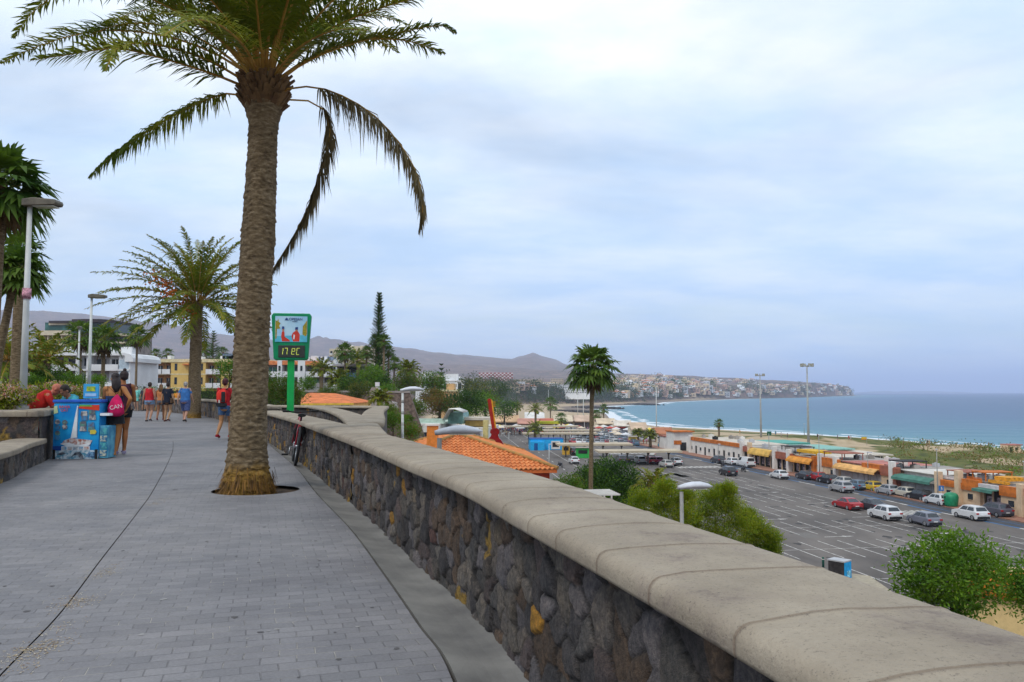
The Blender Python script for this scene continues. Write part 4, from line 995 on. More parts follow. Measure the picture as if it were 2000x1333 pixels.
# giant guitar sign
d_ = 88.0; g0 = P(966, 866, d_); e = empty('guitar_sign', (g0.x, g0.y, g0.z - 1.5), 0, 'giant dark red guitar standing upright with golden neck edge', 'guitar sign')
def gp(px, py): q = P(px, py, d_) - Vector((g0.x, g0.y, g0.z - 1.5)); return (q.x, q.z)
body = [gp(*q) for q in ((963, 837), (958, 839), (957, 846), (960, 848), (958, 853), (953, 858), (951, 866), (951, 878), (986, 878), (984, 868), (979, 860), (975, 856), (973, 850), (976, 845), (975, 839), (970, 836))]
neck = [gp(*q) for q in ((952, 781), (955, 778.5), (959, 780), (967, 838), (961, 840), (957, 815))]
b = MB(); b.extr(body, (0, -.25, 0), (1, 0, 0), (0, 0, 1), (0, 1, 0), .5); b.build('body', mat('guitar_red', (.20, .004, .006), rough=.3, var=.15), e, bevel=.05)
b = MB(); b.extr(neck, (0, -.18, 0), (1, 0, 0), (0, 0, 1), (0, 1, 0), .36); b.build('neck', mat('guitar_red2', (.30, .02, .008), rough=.3), e, bevel=.03)
b = MB(); b.extr([gp(*q) for q in ((959, 780), (962.5, 784), (964, 800), (969.5, 836), (967, 838))], (0, -.14, 0), (1, 0, 0), (0, 0, 1), (0, 1, 0), .3); b.build('fretboard_edge', mat('guitar_gold', (.60, .30, .02)), e)
for k in range(3):
    q = gp(963.5, 786 + k * 4); b = MB(); b.tube([(q[0], 0, q[1]), (q[0] + .22, 0, q[1] + .02)], .05, 6); b.build('tuning_peg', mat('guitar_gold', ()), e)
b = MB(); b.box((gp(967, 878)[0], 0, 0.0), (.4, .4, 2 * abs(gp(967, 878)[1]) + .1)); 
tag(e)
# ================================================================== plants
palm_leaf = leaf_mat('palm_leaf', (.065, .12, .007), (.23, .235, .014), back=.3, scale=1.3)
palm_rach = mat('palm_rachis', (.30, .15, .025), scale=4, col2=(.42, .25, .05))
palm_dry = leaf_mat('palm_leaf_dry', (.10, .075, .030), (.16, .12, .05), back=.2, scale=2)
palm_trunk = mat('palm_trunk', (.11, .075, .045))
N, L, B = nodes_of(palm_trunk)
for n in list(N):
    if n.type not in ('BSDF_PRINCIPLED', 'OUTPUT_MATERIAL'): N.remove(n)
geo = N.new('ShaderNodeTexCoord'); geo_o = geo.outputs['Object']
mpn = N.new('ShaderNodeMapping'); mpn.inputs['Scale'].default_value = (1, 1, 3.0); L.new(geo_o, mpn.inputs[0])
c0 = ramp(noise(9, 6, .7, mpn.outputs[0]), [(.30, (.050, .032, .018)), (.5, (.165, .115, .062)), (.70, (.32, .245, .155))])
ta = N.new('ShaderNodeAttribute'); ta.attribute_name = 'base'
L.new(mixc(ta.outputs['Fac'], c0, ramp(noise(11, 5, .7, mpn.outputs[0]), [(.35, (.09, .045, .012)), (.55, (.30, .17, .03)), (.7, (.38, .25, .10))])), B.inputs['Base Color']); B.inputs['Roughness'].default_value = .9
bp = N.new('ShaderNodeBump'); bp.inputs['Distance'].default_value = .02; L.new(noise(30, 5, .7, mpn.outputs[0]), bp.inputs['Height']); L.new(bp.outputs[0], B.inputs['Normal'])

def palm_trunk_mesh(parent, pts, rads, base_h=.5, nr=None, na=72, scale_h=.085, cols=9, amp=.022, seed=1, name='trunk'):
    """trunk with the stepped scars of old leaf bases"""
    pts = [Vector(p) for p in pts]; z = [p.z for p in pts]; H = z[-1] - z[0]; nr = nr or int(H / .016)
    Z = np.linspace(z[0], z[-1], nr); cxs = np.interp(Z, z, [p.x for p in pts]); cys = np.interp(Z, z, [p.y for p in pts]); rad = np.interp(Z, z, rads)
    a = np.linspace(0, 2 * np.pi, na, endpoint=False)
    ZZ, AA = np.meshgrid(Z, a, indexing='ij'); h = ZZ - z[0]
    vv = h / scale_h + 1.5 * vnoise(np.cos(AA) * 2 + 7, np.sin(AA) * 2 + h * 2.5, seed) + .5 * vnoise(AA * 4, h * 9, seed); row = np.floor(vv); fr = vv - row
    uu = AA / (2 * np.pi) * cols + .5 * (row % 2) + .9 * vnoise(AA * 2 + 3, h * 5, seed + 2); fu = uu - np.floor(uu)
    sc = (1 - fr) * (1 - np.abs(2 * fu - 1) ** 2.2) * (0.5 + .9 * _h(np.floor(uu) % cols, row, seed))
    low_ = np.clip(1 - h / base_h, 0, 1)
    rr_ = rad[:, None] + amp * (1 + 1.2 * low_) * (sc - .35) + amp * 1.1 * (fbm(AA * 5, h * 9, 4, seed) - .45) + .05 * (vnoise(np.cos(AA) * 1.5 + 5, np.sin(AA) * 1.5 + h * .8, seed) - .5) * .6
    rr_ = rr_ * (1 + .10 * low_ ** 2 * (vnoise(np.cos(AA) * 3 + 9, np.sin(AA) * 3, seed + 4) - .3))
    V = np.stack([cxs[:, None] + rr_ * np.cos(AA), cys[:, None] + rr_ * np.sin(AA), ZZ], -1)
    bs = np.clip((base_h - h + .25 * (fbm(AA * 2, h * 4, 3, seed + 5) - .5)) / .15, 0, 1)
    return np_mesh(name, V.reshape(-1, 3), grid_faces(nr, na, True), palm_trunk, parent, attrs={'base': ('FLOAT', bs)})

def frond(b, pts, L_leaf=.42, n=70, w=.022, rad=(.022, .004), mi=0, mr=1, droop=.35, vee=.6, seed=0, start=.16, side_up=None, curl=0.0, flat=1.0):
    """feather frond along a curve: midrib and two ranks of narrow leaflets"""
    rs = random.Random(seed); Q = along(pts, 6); AL = [0]
    for a, c in zip(Q[:-1], Q[1:]): AL.append(AL[-1] + (c - a).length)
    T = AL[-1]; AL = np.array(AL); QX = np.array([tuple(q) for q in Q])
    def at(s): return Vector([float(np.interp(s, AL, QX[:, k])) for k in range(3)])
    m_ = 12; b.tube([at(T * k / m_) for k in range(m_ + 1)], [rad[0] + (rad[1] - rad[0]) * (k / m_) ** .7 for k in range(m_ + 1)], 5, mr)
    for k in range(n):
        t = start + (1 - start) * (k + rs.uniform(-.3, .3)) / n; t = min(max(t, .02), .995); p = at(T * t); tg = (at(min(T, T * t + .05)) - at(max(0, T * t - .05))).normalized()
        up = Vector((0, 0, 1)); sd_ = tg.cross(up)
        if sd_.length < .15: sd_ = Vector(side_up) if side_up is not None else Vector((1, 0, 0))
        sd_.normalize(); nu = sd_.cross(tg).normalized()
        if nu.z < 0: nu = -nu
        ln = L_leaf * (math.sin(math.pi * min(1, .18 + t * .82)) ** .55) * rs.uniform(.6, 1.15) * (1 if t > .2 else .6)
        for s_ in (-1, 1):
            fw = .55 + .5 * t
            d = (sd_ * s_ * flat * rs.uniform(.6, 1.25) + tg * fw * rs.uniform(.6, 1.4) + nu * (vee * rs.uniform(-.1, 1.6)) + Vector((rs.gauss(0, .13), rs.gauss(0, .13), rs.gauss(0, .13)))).normalized()
            mid = p + d * ln * .5 - Vector((0, 0, droop * ln * .12)); tip = p + d * ln * .95 - Vector((0, 0, droop * ln * rs.uniform(.5, 1.1)))
            ww = nu.cross(d).normalized() * 0 + (tg.cross(d)).cross(d).normalized() * w * .5
            if ww.length < 1e-4: ww = tg * w * .5
            b.add([p - ww * .7, p + ww * .7, mid + ww, tip, mid - ww], [(0, 1, 2, 4), (4, 2, 3)], mi)

def arc_frond_pts(c, azm, L_, lift, dr, seed=0, n=7):
    """start direction azm/lift, bending down under its own weight"""
    rs = random.Random(seed); pts = []; p = Vector(c); el = lift; st = L_ / (n - 1); a = azm
    for k in range(n):
        pts.append(p.copy()); d = Vector((math.cos(a) * math.cos(el), math.sin(a) * math.cos(el), math.sin(el))); p = p + d * st; el -= dr / (n - 1) * (.6 + .8 * k / n); a += rs.uniform(-.04, .04)
    return pts

# ---- the big date palm in the pit
TB = G(486, 958); D0 = TB.y
def tp(px, py, dy=0.0): return P(px, py, D0 + dy)
tr = []; 
for cxp, w_, yy in ((485, 104, 962), (484, 100, 940), (483, 95, 915), (484, 86, 875), (486, 80, 820), (489, 76, 740), (492, 74, 650), (497, 73, 560), (503, 71, 470), (508, 64, 380), (512, 60, 300), (514, 60, 245), (515, 74, 222), (515, 88, 195), (516, 92, 175), (516, 70, 150)):
    q = P(cxp, yy, D0); tr.append(((q.x, q.y, q.z), w_ / 2 / F_PX * D0 * (.87 if 500 < yy < 930 else .93)))
tr[0] = ((tr[0][0][0], D0, -.06), tr[0][1] * 1.02)
pal = empty('palm_tree', (TB.x, TB.y, 0), 0, 'big date palm with thick scarred trunk growing from a round pit in the path', 'palm tree')
pl = Vector((TB.x, TB.y, 0))
trl = sorted([(Vector(p) - pl, r) for p, r in tr], key=lambda q: q[0].z)
trunk_o = palm_trunk_mesh(pal, [p for p, r in trl], [r for p, r in trl], base_h=.48, na=110, amp=.017, scale_h=.085, cols=11)
# fibrous roots and dry leaf bases spreading at the foot
b = MB(); rs = random.Random(2)
for k in range(420):
    a = rs.uniform(0, 2 * math.pi); r0 = tr[0][1] * rs.uniform(.86, 1.04); z0 = abs(rs.gauss(0, .09)); r1 = r0 + rs.uniform(.01, .085) * (1.5 if math.cos(a) < 0 else .8); ln = rs.uniform(.04, .12)
    p0 = Vector((math.cos(a) * r0 + trl[0][0].x, math.sin(a) * r0, z0 + ln)); p1 = Vector((math.cos(a) * r1, math.sin(a) * r1, max(-.03, z0 - .06))); w = Vector((-math.sin(a), math.cos(a), 0)) * rs.uniform(.003, .009)
    b.add([p0 - w, p0 + w, p1 + w * .5, p1 - w * .5], [(0, 1, 2, 3)], rs.choice([0, 0, 1]))
b.build('root_fibre', [mat('fib1', (.20, .10, .02), scale=8, var=.4), mat('fib2', (.10, .05, .015), scale=8, var=.4)], trunk_o)
# boot: cut leaf bases round the crown
HUB = P(516, 168, D0) - pl
b = MB()
for k in range(150):
    a = k * 2.39996; h_ = -.36 + .40 * (k / 150); rb0 = .20 + .075 * math.sin(math.pi * min(1, (h_ + .40) / .55)); el = R(48) + rs.uniform(-.2, .25); d = Vector((math.cos(a) * math.cos(el), math.sin(a) * math.cos(el), math.sin(el)))
    p0 = HUB + Vector((math.cos(a) * rb0, math.sin(a) * rb0, h_)); ln = rs.uniform(.10, .20); t_ = Vector((-math.sin(a), math.cos(a), 0)); wd_ = rs.uniform(.03, .055); nn = d.cross(t_) * .018
    q = [p0 - t_ * wd_ - nn, p0 + t_ * wd_ - nn, p0 + t_ * wd_ + nn, p0 - t_ * wd_ + nn]; e1_ = [v + d * ln + (p0 - v) * .45 for v in q]
    b.add(q + e1_, [(0, 1, 5, 4), (1, 2, 6, 5), (2, 3, 7, 6), (3, 0, 4, 7), (4, 5, 6, 7)], 0)
b.build('leaf_bases', mat('leaf_base', (.085, .045, .022), scale=6, col2=(.17, .10, .045), rough=.9), pal)
b = MB(); seed = 100
# fronds read from the photograph: curve points (px, py, metres nearer or farther)
FR_ = [
 ([(505, 165, 0), (440, 115, .2), (330, 72, .5), (200, 60, .9), (90, 85, 1.2), (0, 125, 1.5)], .46, 95, 0),
 ([(500, 180, 0), (430, 150, -.3), (330, 118, -.7), (230, 95, -1.1), (150, 105, -1.4), (60, 118, -1.7)], .45, 90, 0),
 ([(500, 195, 0), (445, 183, .2), (380, 205, .5), (300, 250, .8), (225, 300, 1.0), (172, 348, 1.1)], .27, 105, 1),
 ([(505, 150, 0), (420, 70, -.3), (300, 0, -.8), (200, -25, -1.1), (100, -30, -1.3)], .46, 85, 0),
 ([(505, 140, .1), (430, 45, .4), (330, 0, .7), (200, -25, 1.0), (90, 0, 1.2), (25, 75, 1.3)], .52, 105, 0),
 ([(498, 170, 0), (410, 120, -.4), (310, 88, -1.0), (235, 92, -1.6), (205, 140, -1.9)], .34, 75, 0),
 ([(530, 170, 0), (600, 120, .3), (690, 85, .6), (790, 62, .9), (860, 50, 1.1), (892, 66, 1.2)], .30, 100, 0),
 ([(530, 160, 0), (590, 90, -.3), (680, 40, -.7), (770, 8, -1.1), (830, -5, -1.3)], .40, 85, 0),
 ([(535, 195, 0), (570, 172, -.2), (640, 176, -.4), (730, 225, -.7), (800, 310, -.9), (826, 390, -1.0), (818, 455, -1.0)], .24, 110, 2),
 ([(535, 200, 0), (575, 195, .3), (625, 205, .5), (645, 245, .6), (628, 330, .7), (590, 430, .75), (540, 515, .7), (520, 545, .65)], .19, 120, 2),
 ([(525, 150, 0), (570, 60, .2), (640, -20, .5), (740, -60, .9), (840, -60, 1.3)], .45, 80, 0),
 ([(520, 150, 0), (545, 50, -.3), (590, -60, -.7), (680, -140, -1.2)], .45, 70, 0),
 ([(512, 150, 0), (490, 50, .3), (440, -60, .7), (360, -140, 1.2)], .45, 70, 0),
 ([(508, 150, 0), (460, 60, -.6), (380, -30, -1.3), (280, -80, -2.1)], .45, 80, 0),
 ([(516, 150, 0), (515, 40, .5), (520, -100, 1.0), (540, -220, 1.5)], .45, 70, 0),
 ([(516, 150, 0), (505, 50, -.7), (495, -80, -1.5), (500, -180, -2.4)], .45, 70, 0),
 ([(524, 165, 0), (575, 100, -.8), (650, 60, -1.7), (720, 60, -2.5)], .42, 75, 0),
 ([(508, 160, 0), (450, 90, .8), (370, 40, 1.6), (280, 20, 2.4), (200, 50, 3.1)], .42, 80, 0),
 ([(526, 160, 0), (580, 90, .8), (650, 45, 1.7), (730, 30, 2.6), (800, 50, 3.3)], .40, 80, 0),
 ([(512, 160, 0), (480, 95, -1.0), (430, 50, -2.1), (370, 40, -3.1), (320, 70, -3.8)], .42, 75, 0),
]
dead = MB()
for pts, ll, n, kind in FR_:
    q = [P(x, y, D0 + dy) - pl for x, y, dy in pts]; seed += 1
    if kind == 0: frond(b, q, ll * 1.08, int(n * 1.7), .025, (.024, .004), 0, 1, droop=.35, vee=.5, seed=seed)
    elif kind == 1: frond(b, q, ll * 1.1, int(n * 1.8), .022, (.018, .004), 0, 1, droop=1.1, vee=.2, seed=seed, flat=.65)
    else: frond(dead, q, ll * 1.15, int(n * 1.8), .022, (.016, .004), 0, 1, droop=1.6, vee=-.2, seed=seed, start=.22, flat=.45)
for k in range(32):     # the full head above and behind
    a = k * 2.39996; ring = k / 32; lift = R(84) - ring * R(44); L_ = 3.1 + rs.uniform(-.3, .5)
    frond(b, arc_frond_pts(HUB + Vector((math.cos(a) * .12, math.sin(a) * .12, .05)), a, L_, lift, R(60) + ring * R(20), seed=k), .48, 105, .025, (.026, .004), 0, 1, droop=.4, vee=.5, seed=300 + k, start=.2)
b.build('crown', [palm_leaf, palm_rach], pal)
dead.build('dead_fronds', [palm_dry, palm_rach], pal)

# ---- second date palm further down the path
def date_palm(name, base, H, rt, L_, n, label, leafn=40, group=None, wleaf=.05, leaf_l=.5, seed=0, lift0=80, lift1=-35, bend=62, fruit=0, cat='palm tree', lean=0, wind=0, trunk_fn=True, leafm=None):
    e = empty(name, base, 0, label, cat, group); rs = random.Random(seed)
    if trunk_fn:
        palm_trunk_mesh(e, [(0, 0, -.05), (lean * .3, 0, H * .4), (lean, 0, H * .93), (lean, 0, H)], [rt * 1.1, rt * .95, rt * .92, rt * 1.25], base_h=.4, nr=max(30, int(H / .04)), na=28, scale_h=.12, cols=8, amp=.03, seed=seed)
    else:
        b = MB(); b.tube([(0, 0, -.1), (lean * .3, 0, H * .45), (lean * .8, 0, H * .85), (lean, 0, H)], [rt * 1.15, rt, rt * .95, rt * 1.2], 10); b.build('trunk', palm_trunk, e)
    b = MB(); h_ = Vector((lean, 0, H))
    for k in range(n):
        a = k * 2.39996 + rs.uniform(-.15, .15); ring = k / n; lift = R(lift0) + (R(lift1) - R(lift0)) * ring; q = arc_frond_pts(h_ + Vector((math.cos(a) * rt * .6, math.sin(a) * rt * .6, 0)), a, L_ * rs.uniform(.85, 1.1), lift, R(bend) * (1 - .3 * ring), seed=seed * 100 + k)
        if wind: q = [p + Vector((wind * (i / 6) ** 2, 0, 0)) for i, p in enumerate(q)]
        frond(b, q, leaf_l, leafn, wleaf, (.03, .008), 0, 1, droop=.5, vee=.45, seed=seed + k)
    b.build('crown', [leafm or palm_leaf, palm_rach], e)
    for k in range(fruit):
        a = R(200) + k * 1.1; b = MB(); c = h_ + Vector((-1.5 + .42 * k, -1.5 + rs.uniform(-.2, .2), 1.15 - .42 * k + rs.uniform(-.1, .2)))
        b.tube([h_, (h_ + c) / 2 + Vector((0, 0, .35)), c], .03, 5, 1)
        for j in range(42):
            p = c + Vector((rs.gauss(0, .17), rs.gauss(0, .17), rs.gauss(-.05, .2))); b.sphere(p, .045, 5, 4, 0)
        b.build('fruit_cluster', [mat('dates', (.55, .14, .015), var=.3, scale=8), palm_rach], e)
    return e
g = G(379, 817)
date_palm('palm_tree', (g.x, g.y, 0), 5.9, .31, 4.5, 66, 'second date palm with orange fruit clusters farther along the path', leafn=56, wleaf=.06, leaf_l=.60, seed=7, lift0=86, lift1=-24, bend=66, fruit=5, wind=-.35)

# ---- fan palms
fan_leaf = leaf_mat('fan_leaf', (.032, .085, .008), (.12, .19, .015), back=.3, scale=.9)
fan_dry = mat('fan_dry', (.13, .08, .035), scale=3, var=.35)
def fan_blade(b, p, d, r, rs, segs=13, mi=0):
    """one fan leaf: folded segments round the end of its stalk"""
    d = d.normalized(); up = Vector((0, 0, 1)); s_ = d.cross(up)
    if s_.length < .1: s_ = Vector((1, 0, 0))
    s_.normalize(); n = s_.cross(d).normalized()
    for k in range(segs):
        a = R(-112) + R(224) * k / (segs - 1); dr = d * math.cos(a) + s_ * math.sin(a); ln = r * (.72 + .28 * math.cos(a * .7)) * rs.uniform(.88, 1.08)
        m1 = p + dr * ln * .55 + n * (.05 * r if k % 2 else -.03 * r); tip = p + dr * ln - Vector((0, 0, ln * rs.uniform(.12, .42))); w = (d * -math.sin(a) + s_ * math.cos(a)) * r * .115
        b.add([p, m1 - w, tip, m1 + w], [(0, 1, 2, 3)], mi)
def fan_palm(base, H, rt, r_crown, n, label, seed=0, group=None, name='fan_palm', skirt=0, lean=(0, 0), segs=13, blade=.9, trunkm=None, cat='palm tree'):
    e = empty(name, base, 0, label, cat, group); rs = random.Random(seed); h_ = Vector((lean[0], lean[1], H))
    b = MB(); b.tube([(0, 0, -.3), (0, 0, .25), Vector((lean[0] * .3, lean[1] * .3, H * .45)), Vector((lean[0] * .75, lean[1] * .75, H * .85)), h_], [rt * 1.5, rt * 1.15, rt, rt * .9, rt * 1.0], 12); b.tube([h_ - Vector((0, 0, rt * 4.2)), h_ - Vector((0, 0, rt * 2)), h_ + Vector((0, 0, rt))], [rt * .95, rt * 1.9, rt * .8], 10, 1)
    b.build('trunk', [trunkm or palm_trunk, mat('fan_boot', (.12, .055, .025), var=.4, scale=6)], e)
    b = MB()
    for k in range(n):
        a = k * 2.39996; ring = k / n; el = R(82) - ring * R(112) + rs.uniform(-.12, .12); ln = r_crown * (.52 + .12 * rs.random()) * (1 - .1 * ring)
        d = Vector((math.cos(a) * math.cos(el), math.sin(a) * math.cos(el), math.sin(el))); p = h_ + d * ln - Vector((0, 0, .10 * ln * (1 + ring)))
        b.tube([h_, h_ + d * ln * .5, p], .015 + .004 * r_crown, 4, 1, cap=False)
        d2 = (d + Vector((0, 0, -.35 - .4 * ring))).normalized(); fan_blade(b, p, d2, r_crown * .52 * blade, rs, segs)
    b.build('crown', [fan_leaf, mat('fan_stalk', (.12, .14, .03), scale=3)], e)
    if skirt:
        b = MB()
        for k in range(skirt):
            a = k * 2.4; p = h_ + Vector((math.cos(a) * rt * 1.6, math.sin(a) * rt * 1.6, -rs.uniform(.2, .9) * r_crown * .5)); fan_blade(b, p, Vector((math.cos(a) * .4, math.sin(a) * .4, -1)), r_crown * .4, rs, 9)
        b.build('dead_leaves', fan_dry, e)
    return e
def on(px, py, d): q = P(px, py, d); return q
c = P(1158, 722, 56); zb = Hz(P(1152, 900, 56).x, 56)
zb = min(zb, -6)
fan_palm((P(1151, 900, 56).x, 56, zb), c.z - zb, .155, 2.15, 34, 'tall thin fan palm rising alone in front of the parking lot', 11, lean=(P(1157, 722, 56).x - P(1151, 900, 56).x, 0), skirt=6, segs=15)
for px, py, d, rc, H_, sd_, ll, ln in ((2, 372, 17.5, 1.15, None, 21, 'tall fan palm at the left edge behind the white lamp post', (.1, 0)), (34, 535, 21, .85, None, 22, 'leaning fan palm partly hidden by the white lamp post', (.55, 0))):
    c = P(px, py, d); fan_palm((c.x - ln[0], d, .75), c.z - .75, .14 if sd_ == 21 else .10, rc, 36, ll, sd_, lean=ln, skirt=8, segs=15, blade=1.05)
for px, py, d, rc, sd_, ll, gnd in ((40, 500, 26, 1.0, 23, 'fan palm crown just behind the leaning one at the left edge', .7),
    (268, 660, 118, 2.4, 24, 'slim fan palm before the gap between white and yellow apartments', 0), (203, 668, 70, 1.9, 25, 'dense fan palm before the right half of the white apartments', .3), (157, 660, 66, 1.8, 26, 'dense fan palm beside the thin lamp posts', .3),
    (674, 690, 150, 2.6, 27, 'fan palm in front of the cream hotel', 0), (304, 693, 225, 2.2, 28, 'left small palm top over the yellow apartment roof', 0), (328, 692, 228, 2.2, 29, 'right small palm top over the yellow apartment roof', 0),
    (402, 684, 215, 2.6, 30, 'palm over the yellow roof beside the bare conifer', 0), (436, 690, 240, 2.4, 301, 'palm partly hidden behind the big trunk', 0),
    (735, 667, 128, 1.6, 31, 'fan palm at the left foot of the tall conifer', 0), (750, 667, 124, 1.5, 32, 'fan palm close against the tall conifer', 0), (759, 688, 130, 1.4, 33, 'fan palm at the right foot of the tall conifer', 0), (716, 690, 132, 1.5, 34, 'fan palm left of the conifer group', 0), (770, 712, 135, 1.7, 35, 'lowest fan palm right of the tall conifer', 0),
    (797, 828, 62, .9, 36, 'small fan palm before the white restaurant wall', -6), (1075, 790, 420, 5.2, 37, 'fan palm standing in the market at the beach', LOT), (1096, 818, 300, 3.0, 38, 'short bright fan palm between the market roofs', LOT), (1164, 812, 330, 3.2, 39, 'thin palm right of the tall trunk near the beach', LOT), (1179, 800, 360, 3.2, 391, 'small palm at the end of the market by the water', LOT), (1404, 828, 235, 2.0, 40, 'wind blown palm behind the shop roofs by the beach', LOT)):
    c = P(px, py, d); z0 = Hz(c.x, d) if gnd == 0 else gnd
    fan_palm((c.x, d, z0), max(1.5, c.z - z0), .16 if d < 200 else .3, rc, 30 if d < 200 else 20, ll, sd_, segs=9, skirt=4 if d < 160 else 0)
for px, py, d, L_, sd_, ll, gnd in ((88, 700, 40, 2.3, 50, 'date palm over the hedge by the white lamp posts', .6), (20, 705, 32, 2.4, 51, 'date palm behind the flower bed at the left edge', .6),
    (628, 722, 165, 4.2, 52, 'round date palm in front of the white apartments', 0), (700, 705, 170, 4.6, 53, 'feathery palm over the grey terrace building', 0), (1046, 800, 300, 4.6, 54, 'date palm standing in the market', LOT), (1045, 838, 236, 3.8, 55, 'dark dry looking date palm behind the blue building', LOT), (665, 742, 120, 2.5, 56, 'young bright palm left of the garden wall', 0), (742, 778, 66, 1.3, 57, 'small palm on the slope beside the concrete parapet', -.8), (797, 722, 150, 3.2, 58, 'leaning palm at the right end of the garden trees', 0),
    (1010, 795, 330, 4.0, 59, 'date palm at the left end of the market', LOT), (1270, 850, 225, 2.8, 60, 'date palm beside the white end building', LOT), (1246, 846, 240, 2.4, 61, 'small date palm in the crowd near the white end building', LOT), (1278, 948, 52, 1.9, 62, 'low palm crown between the dark tree and the feathery shrubs', -7.5)):
    c = P(px, py, d); z0 = Hz(c.x, d) if gnd == 0 else gnd
    date_palm('palm_tree', (c.x, d, z0), max(1.0, c.z - z0), .25 if d < 100 else .4, L_ * .75, 26, ll, leafn=14, wleaf=.10 if d < 100 else .22, leaf_l=.5 if d < 100 else 1.0, seed=sd_, trunk_fn=False, lift1=-30)

# ---- broadleaf trees and shrubs
def leaves(b, blobs, n, size, rs, mi=(0,), shell=.75, flat=.0, long=1.6):
    """many small leaf faces in uneven clumps round the given blobs"""
    W = [bl[1][0] * bl[1][1] + bl[1][0] * bl[1][2] for bl in blobs]; tot = sum(W)
    for (c, r), w in zip(blobs, W):
        c = Vector(c); k = int(n * w / tot); ncl = max(3, k // 9)
        for j in range(ncl):
            u = Vector((rs.gauss(0, 1), rs.gauss(0, 1), rs.gauss(0, 1))).normalized(); rad = (shell + (1 - shell) * rs.random()) if rs.random() < .8 else rs.random() * shell
            rad *= rs.uniform(.92, 1.12); cc = c + Vector((u.x * r[0], u.y * r[1], u.z * r[2])) * rad
            cs = size * rs.uniform(1.2, 2.6)
            m = rs.choice(mi)
            for q in range(9):
                p = cc + Vector((rs.gauss(0, cs), rs.gauss(0, cs), rs.gauss(0, cs * .7))); d = (Vector((rs.gauss(0, 1), rs.gauss(0, 1), rs.gauss(.25, .8))) + u * .8).normalized(); s_ = d.cross(Vector((rs.gauss(0, 1), rs.gauss(0, 1), rs.gauss(0, 1)))).normalized(); ln = size * rs.uniform(.7, 1.25) * long
                b.add([p, p + d * ln * .5 + s_ * size * .32, p + d * ln, p + d * ln * .5 - s_ * size * .32], [(0, 1, 2, 3)], m)
LG = {}
def greens(key):
    if key in LG: return LG[key]
    pr = {'dark': ((.018, .055, .006), (.050, .105, .009)), 'mid': ((.045, .13, .006), (.13, .25, .010)), 'bright': ((.075, .18, .006), (.16, .26, .012)), 'yellow': ((.17, .25, .006), (.33, .37, .014)),
          'olive': ((.07, .095, .010), (.16, .16, .018)), 'casu': ((.035, .055, .022), (.065, .085, .030)), 'rust': ((.15, .10, .015), (.23, .12, .03))}[key]
    LG[key] = leaf_mat('leaf_' + key, pr[0], pr[1], scale=.8); return LG[key]
bark = mat('bark', (.09, .065, .045), scale=5, var=.35, rough=.95)
def tree(base, blobs, n, size, key, label, seed=0, name='tree', cat='tree', trunk=.15, group=None, key2=None, long=1.6, limbs=True, th=None):
    e = empty(name, base, 0, label, cat, group); rs = random.Random(seed); b = MB()
    top = sum((Vector(c) for c, r in blobs), Vector()) / len(blobs); th = th if th is not None else top.z * .55
    b.tube([(0, 0, -.3), (0, 0, th * .5), (top.x * .3, top.y * .3, th)], [trunk * 1.3, trunk, trunk * .8], 8)
    if limbs:
        for c, r in blobs:
            c = Vector(c); s0 = Vector((top.x * .3, top.y * .3, th)); b.tube([s0, (s0 + c) / 2 + Vector((0, 0, -.05 * c.z)), c + Vector((0, 0, r[2] * .3))], [trunk * .55, trunk * .35, trunk * .12], 6)
    b.build('trunk', bark, e); b = MB(); leaves(b, blobs, n, size, rs, (0, 0, 1) if key2 else (0,), long=long)
    b.build('crown' if cat == 'tree' else 'foliage', [greens(key)] + ([greens(key2)] if key2 else []), e)
    return e
def blobs_px(lst, d, base):
    out = []
    for px, py, rp, dy in lst:
        c = P(px, py, d + dy) - Vector(base); r = rp * (d + dy) / F_PX; out.append((tuple(c), (r, r, r * .85)))
    return out
# bright tree at the lower right
d = 27.0; bs = P(1862, 1235, d); bs = Vector((bs.x, d, bs.z - 1.0))
tree(tuple(bs), blobs_px([(1800, 1105, 44, 0), (1850, 1072, 40, .3), (1905, 1085, 42, -.2), (1935, 1110, 34, .4), (1790, 1150, 34, .3), (1850, 1130, 50, -.5), (1905, 1150, 44, .2), (1870, 1190, 34, -.3), (1830, 1170, 30, .4)], d, bs), 9500, .10, 'mid', 'rounded bright green tree beside the cream wall at the lower right', 71, key2='bright', trunk=.09)
d = 23.0; bs = P(2010, 1260, d)
tree(tuple(bs), blobs_px([(1990, 1140, 36, 0), (2010, 1175, 36, .2), (2020, 1120, 40, 0)], d, bs), 3400, .075, 'mid', 'leafy branch cut by the right edge before the cream wall', 72, key2='bright', trunk=.05)
# cream wall and orange roof end at the lower right
e = empty('garden_house', (P(1990, 1130, 33).x, 33, P(1990, 1150, 33).z - 3), R(-20), 'cream house wall with rounded orange tile top behind the lower right tree', 'house')
b = MB(); b.box((1.6, 3, 1.35), (6.4, 5, 2.9)); b.build('wall', mat('cream_wall2', (.62, .46, .22), var=.08), e)
b = MB(); b.tube([(-1.7, .4, 3.0), (4.9, .4, 3.0)], .42, 14, ry=.55); b.build('roof_edge', mat('orange_tile2', (.62, .20, .03), var=.15, scale=6), e)
b = MB(); b.box((-2.4, -2.5, .6), (5.6, .25, 2.0), R(-35)); b.box((-3.6, -4, -.2), (7, .3, 2.4), R(-40)); b.build('garden_wall', mat('cream_wall2', ()), e)
# dark umbrella shaped tree
d = 61.0; bs = Vector((P(1180, 960, d).x, d, LOT + .5))
tree(tuple(bs), blobs_px([(1150, 940, 32, 0), (1185, 922, 30, .5), (1215, 935, 34, 0), (1240, 955, 30, 0), (1180, 955, 45, -1), (1120, 955, 22, 0), (1205, 975, 38, -1), (1140, 975, 30, 0), (1172, 935, 36, 1)], d, bs), 22000, .12, 'dark', 'wide dark green dome shaped tree beside the tall palm trunk', 73, key2='mid', trunk=.25)
